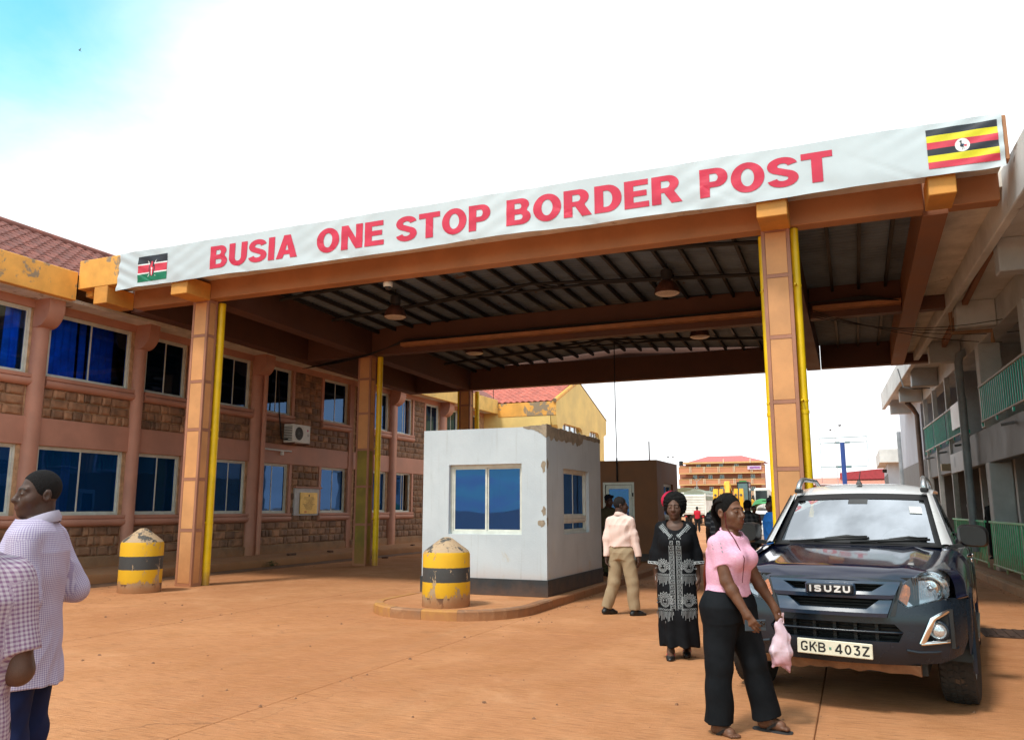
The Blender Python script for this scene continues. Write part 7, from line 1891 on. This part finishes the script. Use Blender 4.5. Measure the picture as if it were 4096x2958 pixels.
for n in 'LR':
    e = J['el' + n]; w = e + (J['wr' + n] - e) * .42; b = MB(); d = unit(J['wr' + n] - e); e1 = unit(np.cross(d, (0, 1, 0))); e2 = np.cross(d, e1)
    for q in (0, .02): b.tube([tuple(w - d * q + (e1 * math.cos(a) + e2 * math.sin(a)) * .091) for a in [2 * PI * i / 24 for i in range(25)]], .0035, 6)
    for i in range(12):
        a = 2 * PI * i / 12; p0_ = w + (e1 * math.cos(a) + e2 * math.sin(a)) * .091; p1_ = w - d * .02 + (e1 * math.cos(a + .3) + e2 * math.sin(a + .3)) * .091; b.tube([tuple(p0_), tuple(p1_)], .003, 5)
    b.obj('cuff_trim', SILP, dress, local=True)
g = SDF(hm.hp((0, 0, .05)) - .22, hm.hp((0, 0, .05)) + .24, .006)
g.ell(hm.hp((0, .035, .052)), (.128, .122, .115), hm.HR, .02); g.ell(hm.hp((0, .05, -.02)), (.115, .085, .085), hm.HR, .04)
g.ell(hm.hp((0, -.115, -.022)), (.070, .12, .098), hm.HR, .02, 's'); g.ell(hm.hp((0, -.09, -.10)), (.12, .14, .06), hm.HR, .02, 's')
rs_ = np.random.RandomState(4); kv = rs_.randn(10, 3) * 150; kp = rs_.rand(10) * 6
g.wrinkle(lambda x, y, z_:    .0028 * sum(np.sin(kv[i, 0] * x + kv[i, 1] * y + kv[i, 2] * z_ + kp[i]) for i in range(10)) * .45)
part(t, 'hair', g, HAIR)
g = SDF(hm.hp((0, 0, .05)) - .24, hm.hp((0, 0, .05)) + .24, .006); g.ell(hm.hp((-.018, .062, .062)), (.132, .108, .112), hm.HR, .02); g.cut(hm.HR @ np.array([.75, -.66, 0]), (hm.HR @ np.array([.75, -.66, 0])) @ hm.hp((-.062, .02, 0)))
part(t, 'head_scarf', g, cloth_mat('crimson_scarf', (.42, .012, .05), .8, .15))
RS = mat('red_shoe_strap', (.55, .02, .06), .5, coords='Object')
for n in 'LR':
    a = J['an' + n]; tt = J['toe' + n]; h_ = a - np.array([0, 0, .045 * k]); b = MB()
    b.prism([(-.035, -.07), (.03, -.07), (.042, .06), (.035, .14), (0, .165), (-.035, .14), (-.042, .06)], 'z', -.03, -.004)
    an = math.atan2(-tt[0], tt[1]); b.v = [(h_[0] + x * math.cos(an) - y * math.sin(an), h_[1] + x * math.sin(an) + y * math.cos(an), h_[2] + zz_ - .005) for x, y, zz_ in b.v]; so = b.obj('shoe', MATS['black_shoe'], t, local=True)
    g = SDF(a - .2, a + .2, .006); hm.foot(g, n, r=1.1); g.cut((0, 0, 1), a[2] - .025); g.cut(-tt, -(tt @ (h_ + tt * .02))); g.cut((0, 0, -1), -(a[2] - .066 * k)); part(so, 'upper', g, MATS['black_shoe'])
    b = MB(); b.tube([tuple(h_ + tt * .03 + np.cross((0, 0, 1), tt) * .04 * math.cos(q) + np.array([0, 0, .033 * math.sin(q) + .006])) for q in [PI * i / 10 for i in range(11)]], .006, 6); b.obj('strap', RS, so, local=True)
# --- woman in the pink t-shirt with phone and bag
t = person('woman in pink t-shirt and black trousers with long braids, before the pickup', -.89, 6.16, dg(62))
hm = Human(1.615, dg(62), {'R': ((.16, -.95, -.22), (.42, -.84, -.32)), 'L': ((.36, -.93, .06), (.48, -.85, -.18), (.40, -.9, -.2))}, {'R': ((-.08, -.99, -.02), (-.02, -.99, .06), (.55, 0, -.8)), 'L': ((.26, -.96, -.08), (.20, -.98, .04), (.80, 0, -.55))}, head_yaw=dg(-4), head_pitch=dg(-3), female=True, bulk=1.24, head_s=1.13, lean=-.10)
hk = {'R': dict(palm=rotz(-hm.rz) @ (.55 * SR_ + .8 * FW_), thumb=.3), 'L': dict(palm=rotz(-hm.rz) @ (-.4 * SR_ + .85 * FW_), thumb=.9)}
build_body(t, hm, SKIN_B, .0048, curl=.42, bare_feet=('L', 'R'), hand_kw={'R': dict(hk['R'], ), 'L': dict(hk['L'])}); eyes(t, hm)
PINK = cloth_mat('pink_heather_jersey', (.72, .36, .52), .85, .05, 'heather', (.82, .52, .64))
ts = shirt(t, hm, PINK, .005, .30, .97, .006, folds(31, .0035, .9), neck=.074, collar=False, bust=1.12, flare=.004, name='t_shirt')
trousers(t, hm, cloth_mat('black_trouser_knit', (.009, .0105, .013), .8, .2), .006, (.120, .098, .108), top=1.02, hem=.0, fold=folds(32, .006, .7), hip=1.08)
# grey sleeve print and collar rib
J, k = hm.J, hm.k
bvt = BVHTree.FromPolygons([v.co for v in ts.data.vertices], [p.vertices for p in ts.data.polygons])
GRP = mat('grey_sleeve_print', (.26, .25, .29), .6, coords='Object', bump=0)
cd = rotz(-hm.rz) @ (-FW_); sr = rotz(-hm.rz) @ SR_
b = MB()
for i in range(3):
    pts = []
    base = J['shR'] + np.array([0, 0, .02 - i * .028]) - sr * (.022 - i * .004)
    quad = []
    for du, dz in ((-.03, .006), (.035, -.014), (.038, -.028), (-.026, -.008)):
        p0_ = base + sr * du + np.array([0, 0, dz]); hit = bvt.ray_cast(Vector(p0_ + cd * .4), Vector(-cd))
        quad.append(tuple(np.array(hit[0]) + cd * .003) if hit[0] else tuple(p0_ + cd * .07))
    b.add(quad, [(0, 1, 2, 3)])
b.obj('sleeve_print', GRP, ts, local=True, fix=False)
b = MB(); nz_ = J['neck'] + np.array([0, -.012, .004]) * k
b.tube([tuple(nz_ + np.array([.088 * math.sin(a), -.012 - .078 * math.cos(a), -.034 * math.cos(a) + .012]) * k) for a in [2 * PI * i / 36 for i in range(37)]], .007, 8); b.obj('neck_rib', PINK, ts, smooth=True, local=True)
# braids
g = SDF(hm.hp((0, 0, .05)) - .17, hm.hp((0, 0, .05)) + .17, .005)
kh = k * hm.hs; g.ell(hm.hp((0, .012, .036)), np.array((.076, .093, .089)) * kh, hm.HR, .01); g.ell(hm.hp((0, -.085, -.008)), np.array((.072, .080, .078)) * kh, hm.HR, .01, 's'); g.ell(hm.hp((0, -.02, -.085)), np.array((.1, .1, .055)) * kh, hm.HR, .02, 's')
hair = part(t, 'hair', g, hair_mat('braided_hair', (.007, .0065, .0065)))
b = MB(); rr = random.Random(8)
for i in range(21):
    a = -1.15 + 2.3 * i / 20; x = math.sin(a)
    pts = [hm.hp((.064 * x, -.050 + .03 * abs(x) * 1.6, .100 - .045 * x * x)), hm.hp((.081 * x, .0, .130 - .062 * x * x)), hm.hp((.080 * x, .06, .114 - .056 * x * x)), hm.hp((.062 * x, .108, .05 - .03 * abs(x))), hm.hp((.045 * x, .118, -.02)), hm.hp((.03 * x, .100, -.09))]
    sh_ = rr.uniform(-.012, .012); yb_ = .118
    for q, (dy, dz) in enumerate(((.105, -.16), (.125, -.25), (.135, -.34), (.135, -.44), (.13, -.52))):
        pts.append(J['head'] + (np.array([.028 * x + sh_ * (q + 1) * .5, dy + rr.uniform(-.006, .006), dz])) * k)
    sm_ = []
    for q in range(len(pts) - 1):
        for m_ in range(5): sm_.append(pts[q] + (pts[q + 1] - pts[q]) * m_ / 5)
    for it in range(3): sm_ = [sm_[0]] + [(sm_[j - 1] + sm_[j] * 2 + sm_[j + 1]) / 4 for j in range(1, len(sm_) - 1)] + [sm_[-1]]
    b.tube([tuple(p) for p in sm_], [.0088 * (1 + .22 * math.sin(j * 2.1)) * (1 - .45 * j / len(sm_)) for j in range(len(sm_))], 6)
b.obj('braids', MATS.get('braids') or hair_mat('braid_strands', (.010, .009, .009)), hair, smooth=True, local=True)
b = MB()
for i in range(6):
    p0_ = J['pel'] + np.array([-.06 + .009 * i, .135, .30]); b.tube([tuple(p0_), tuple(p0_ + np.array([-.01, .012, -.12])), tuple(p0_ + np.array([-.02 + .004 * i, .006, -.30 - .02 * (i % 3)]))], [.006, .006, .002], 6)
b.obj('braid_tips', hair_mat('copper_hair', (.16, .03, .012)), hair, smooth=True, local=True)
fr = hm.hp((-.072, -.02, .0)); b = MB(); b.tube([tuple(fr), tuple(hm.hp((-.082, -.03, -.10))), tuple(J['neck'] + np.array([-.075, -.10, -.03])), tuple(J['chest'] + np.array([-.08, -.185, .02])), tuple(J['chest'] + np.array([-.07, -.15, -.15]))], [.004, .004, .0035, .003, .002], 6); b.obj('loose_braid', MATS.get('loose') or hair_mat('auburn_braid', (.08, .012, .012)), hair, smooth=True, local=True)
# flip-flops
FLIP = mat('dark_rubber_sole', (.035, .036, .04), .8, var=.2, coords='Object'); FST = mat('black_strap', (.01, .01, .012), .5, coords='Object')
for n in 'LR':
    a = J['an' + n]; tt = J['toe' + n]; an = math.atan2(-tt[0], tt[1]); sd = np.cross((0, 0, 1), tt); zf_ = a[2] - .084 * k
    b = MB(); b.prism([(-.033, -.085), (-.02, -.1), (.02, -.1), (.033, -.085), (.036, 0), (.046, .09), (.04, .15), (.015, .178), (-.02, .175), (-.044, .14), (-.046, .08), (-.036, 0)], 'z', -.016, 0)
    b.v = [(a[0] + x * math.cos(an) - y * math.sin(an), a[1] + x * math.sin(an) + y * math.cos(an), zf_ + zz_) for x, y, zz_ in b.v]; so = b.obj('flip_flop', FLIP, t, local=True)
    b = MB(); f0 = a + tt * .12 * k; f0[2] = zf_ + .045
    for q in (-1, 1):
        e_ = a + tt * .01 + sd * q * .045; e_[2] = zf_ + .005; m_ = a + tt * .07 + sd * q * .040; m_[2] = zf_ + .045; b.rings([[tuple(p + np.array([0, 0, d_])) for d_ in (-.01, .012)] for p in (e_, m_, f0)], closed=False)
    b.tube([tuple(f0), tuple(f0 + tt * .02 - np.array([0, 0, .04]))], .004, 6); b.obj('strap', FST, so, local=True)
# phone in the right hand, bag in the left
def wld(p): return rotz(hm.rz) @ np.array(p) + np.array([-.89, 6.16, 0])
def along_hand(n, a): return wld(J['wr' + n] + hm.k * unit(J['fd' + n]) * a)
pc = along_hand('R', .105) + FW_ * .022 + SR_ * .02
ph = thing('mobile_phone', 'slate blue smartphone held by the woman in pink', 'phone', tuple(pc), dg(22.68 + 8))
b = MB(); b.box(-.076, .076, -.0045, .0045, -.037, .037, bev=.004); b.obj('case', mat('slate_phone', (.05, .075, .10), .3, metal=.3, coords='Object', bump=0), ph, local=True)
b = MB(); b.box(.030, .070, -.0065, -.0046, -.012, .032, bev=.004); cmod = b.obj('camera_module', mat('phone_dark', (.02, .03, .04), .3, bump=0), ph, local=True)
for x, z_ in ((.041, .021), (.059, .010), (.041, -.001)): b = MB(); b.lathe([(.001, -.0085), (.007, -.0085), (.008, -.0066)], 14, (x, 0, z_), 'y'); b.obj('lens', EYEB, cmod, local=True)
bp = along_hand('L', .10)
bg_ = thing('plastic_bag', 'pale pink plastic carrier bag held by the woman in pink', 'bag', tuple(bp), dg(30))
g = SDF((-.14, -.10, -.42), (.14, .10, .04), .005)
g.loft([(.015, 0, -.345, .03, .012), (.0, 0, -.30, .075, .035), (0, 0, -.22, .088, .045), (0, 0, -.13, .072, .03), (0, 0, -.07, .05, .02), (.0, 0, -.03, .04, .012), (.0, 0, .0, .028, .010), (0, 0, .01, .02, .008)], .02)
g.cone((.03, 0, -.33), (.045, 0, -.365), .014, .004, .02); g.cone((-.05, 0, -.30), (-.075, 0, -.325), .016, .006, .02)
g.wrinkle(lambda x, y, z_: folds(41, .006, 1.6)(x, y, z_) + .004 * np.sin(60 * x + 12 * z_))
def bag_mat():
    g_ = N('pink_polythene'); v = g_.coord('Object'); n1 = g_.noise(v, 18, 4, .6)
    g_.pbr(g_.mix(g_.ramp(g_.xyz(v)[2], -.30, -.22), (.62, .34, .40), (.78, .60, .70)), .38, 0, g_.bump(n1, .5, .01), **{'Transmission Weight': .12, 'Subsurface Weight': .15, 'Subsurface Radius': (.03, .02, .02)}); return g_.m
part(bg_, 'sack', g, bag_mat())
for s in (-1, 1):
    b = MB(); b.grid(lambda u, v: (s * .012 + (u - .5) * .028 * (1 - .4 * v) + s * .006 * v, .006 * math.sin(v * 5), -.03 + .075 * v), 3, 6); b.obj('handle', MATS.get('bag') or mat('pink_handle', (.74, .55, .62), .45, coords='Object'), bg_, smooth=True, local=True)

# --- police officer half hidden behind the grey booth
def simple(label, x, y, z, rz, H, skin, shirt_m, trs_m, h=.010, arms=None, legs=None, sleeve=.4, yaw=0, female=False, bulk=1.0, hem=.86, skirt=False, bald=False):
    t = person(label, x, y, dg(rz), z); hm = Human(H, dg(rz), arms or arms_down_s(), legs or {'R': ((-.05, 0, -1), (0, .03, -1)), 'L': ((.05, -.02, -1), (0, .05, -1))}, head_yaw=dg(yaw), female=female, bulk=bulk, screen=False)
    build_body(t, hm, skin, h, curl=.4)
    if not bald: short_hair(t, hm, h * .8, thick=.008)
    shirt(t, hm, shirt_m, h * .9, sleeve, hem, .024, folds(int(abs(x) * 100) % 97, .005), collar=h < .012)
    trousers(t, hm, trs_m, h, (.112, .09, .08), fold=folds(5, .006, .8)); shoes(t, hm, MATS['black_shoe'], h)
    return t, hm
def arms_down_s(a=.14): return {'R': ((-a, .05, -1), (-a * .2, -.2, -1)), 'L': ((a, .05, -1), (a * .2, -.2, -1))}
OLV = cloth_mat('olive_uniform', (.055, .048, .026), .85, .15); CAM = cloth_mat('camouflage_cloth', (.075, .075, .035), .85, .1, 'camo', (.03, .035, .018))
t, hm = simple('police officer in beret and olive jacket half hidden behind the grey booth', -4.86, 17.0, .132, 48, 1.66, SKIN_C, OLV, CAM, .009, sleeve=1.0, bald=True)
g = SDF(hm.hp((0, 0, .06)) - .16, hm.hp((0, 0, .06)) + .16, .007); g.ell(hm.hp((.014, .01, .088)), (.105, .115, .042), hm.HR @ rotx(-.12), .02); g.cone(hm.hp((0, .01, .062)), hm.hp((0, .012, .045)), .088, .086, .01); part(t, 'beret', g, cloth_mat('navy_beret', (.010, .012, .022), .9))
b = MB(); b.tube([(.17 * math.cos(a) * 1.15, .125 * math.sin(a) * 1.15, hm.J['pel'][2] + .09) for a in [2 * PI * i / 24 for i in range(25)]], .025, 8); b.obj('belt', MATS['black_rubber'], t, local=True)
# --- people in the distance
BLKT = MATS.get('bk') or cloth_mat('charcoal_cloth', (.018, .018, .02), .85)
simple('man in grey striped shirt seen from behind, left of the braided woman', -2.72, 17.8, 0, 200, 1.73, SKIN_C, cloth_mat('grey_stripe_knit', (.05, .056, .07), .85, .1, 'stripe', (.20, .21, .23), .11), BLKT, sleeve=.42)
simple('man in dark plaid shirt and grey hat seen from behind', -2.10, 17.9, 0, 196, 1.69, SKIN_C, cloth_mat('dark_plaid', (.018, .020, .022), .85, .1, 'check', (.085, .085, .09), .09), BLKT, sleeve=1.0, bulk=1.12, bald=False)
t = [o for o in SC.objects if o.get('label') == 'man in dark plaid shirt and grey hat seen from behind'][0]
hm_ = Human(1.69, dg(196), arms_down_s(), legs_straight(), bulk=1.12, screen=False); g = SDF(hm_.hp((0, 0, .06)) - .16, hm_.hp((0, 0, .06)) + .16, .008); g.ell(hm_.hp((0, .015, .058)), (.092, .108, .075), None, .02); g.cut((0, 0, -1), -(hm_.hp((0, 0, .045))[2])); part(t, 'cap', g, cloth_mat('grey_knit_cap', (.10, .10, .105), .9))
simple('man in bright blue shirt and black cap beside the right column', -1.34, 14.95, 0, -60, 1.72, SKIN_C, cloth_mat('bright_blue_cotton', (.012, .12, .42), .8), BLKT, sleeve=1.0, yaw=5, bulk=1.1)
t, hm = [o for o in SC.objects if o.get('label') == 'man in bright blue shirt and black cap beside the right column'][0], Human(1.72, dg(-60), arms_down_s(), {'R': ((-.05, 0, -1), (0, .03, -1)), 'L': ((.05, -.02, -1), (0, .05, -1))}, head_yaw=dg(5), bulk=1.1, screen=False)
g = SDF(hm.hp((0, 0, .06)) - .2, hm.hp((0, 0, .06)) + .2, .008); g.ell(hm.hp((0, .015, .06)), (.094, .11, .07), hm.HR, .02); g.cut((0, 0, -1), -hm.hp((0, 0, .05))[2]); g.ell(hm.hp((0, -.10, .052)), (.07, .07, .008), hm.HR, .008); part(t, 'cap', g, BLKT)
simple('woman in maroon top beyond the plaid man', -3.06, 27.8, 0, 15, 1.60, SKIN_A, cloth_mat('maroon_cotton', (.10, .025, .03), .85), BLKT, .014, female=True, sleeve=.5)
simple('man in red t-shirt walking away near the white lorry', -9.55, 54.2, 0, 195, 1.60, SKIN_C, cloth_mat('red_cotton', (.50, .02, .04), .85), BLKT, .02, sleeve=.35)
p_ = rb(4.5, 26.0)
simple('person in dark clothes standing in the shade of the arcade', p_[0], p_[1], .16, -40, 1.70, SKIN_C, BLKT, BLKT, .014, sleeve=1.0)

for k_, (x_, y_, rz_, H_, cm, lab, fem) in enumerate(((-3.95, 33.5, 190, 1.68, (.55, .55, .52), 'man in white shirt walking away beyond the brown booth', False), (-5.6, 40.0, 20, 1.62, (.45, .16, .03), 'woman in orange top walking towards us near the lorries', True), (-2.55, 30.0, 205, 1.72, (.05, .07, .16), 'man in navy shirt seen between the plaid man and the column', False), (-7.4, 47.0, 175, 1.66, (.06, .16, .08), 'man in green shirt standing near the excavator', False))):
    simple(lab, x_, y_, 0, rz_, H_, SKIN_C, cloth_mat('far_cloth_%d' % k_, cm, .85), BLKT, .018, sleeve=.45, female=fem)
# ------------------------------------------------------------------ trees and a car behind the camera, seen only in the window glass
def tree(label, x, y, h, r, seed, n=2600):
    rr = random.Random(seed); t = thing('tree', label, 'tree', (x, y, 0))
    b = MB(); b.tube([(x, y, 0), (x + .1, y, h * .25), (x + .05, y + .1, h * .5), (x, y, h * .8)], [.28, .22, .16, .05], 9)
    for k in range(7):
        a = k * .9; b.tube([(x + .05, y, h * (.35 + .05 * k)), (x + r * .4 * math.cos(a), y + r * .4 * math.sin(a), h * (.5 + .05 * k)), (x + r * .75 * math.cos(a), y + r * .75 * math.sin(a), h * (.6 + .045 * k))], [.09, .06, .02], 6)
    b.obj('trunk', mat('tree_bark', (.10, .07, .05), .9, var=.3), t)
    cl = [(rr.gauss(0, r * .42), rr.gauss(0, r * .42), h * .68 + rr.gauss(0, h * .13), rr.uniform(.5, 1.1)) for _ in range(26)]
    b = MB()
    for k in range(n):
        c = rr.choice(cl); p = Vector((x + c[0] + rr.gauss(0, c[3] * .5), y + c[1] + rr.gauss(0, c[3] * .5), c[2] + rr.gauss(0, c[3] * .4))); u = Vector((rr.gauss(0, 1), rr.gauss(0, 1), rr.gauss(0, .6))).normalized(); w = u.orthogonal().normalized(); s = rr.uniform(.10, .2)
        b.add([p - u * s, p + w * s * .45, p + u * s, p - w * s * .45], [(0, 1, 2, 3)])
    b.obj('crown', mat('tree_leaf', (.055, .10, .025), .6, var=.4, scale=1.5, bump=0), t, fix=False)
tree('large leafy tree behind the camera, mirrored in the booth window', -9.5, -9, 8.5, 3.4, 1)
tree('smaller leafy tree behind the camera, mirrored beside the large one', -3.0, -13, 7, 2.6, 2)
# loose gravel and scraps along the kerbs and on the slabs
rr = random.Random(77); b = MB()
def pebble(x, y, s):
    p = [(x + s * rr.uniform(.6, 1.1) * math.cos(a), y + s * rr.uniform(.6, 1.1) * math.sin(a), .001) for a in (0, 1.2, 2.5, 3.8, 5.1)]
    q = [(x + (px - x) * .6, y + (py - y) * .6, s * rr.uniform(.4, .8)) for px, py, _ in p]; b.rings([p, q])
for k in range(900):
    m_ = rr.random()
    if m_ < .30: x, y = rr.uniform(-14.4, -13.4), rr.uniform(9, 30)
    elif m_ < .5: x, y = rr.uniform(-4.42, -3.9), rr.uniform(10.5, 26)
    elif m_ < .6: x, y = rb(3.2 - abs(rr.gauss(0, .25)), rr.uniform(11, 26))[:2]
    elif m_ < .75: x, y = rr.choice(sx[1:5]) + rr.gauss(0, .05), rr.uniform(2, 16)
    else: x, y = rr.uniform(-12, 2.2), rr.uniform(2, 13)
    pebble(x, y, rr.choice((.006, .008, .010, .014, .02)) * rr.uniform(.7, 1.2))
tag(b.obj('gravel', mat('red_gravel', (.26, .13, .07), .95, var=.5, scale=30, bump=.2)), 'small loose stones and grit scattered over the dusty slabs', 'gravel', kind='stuff')
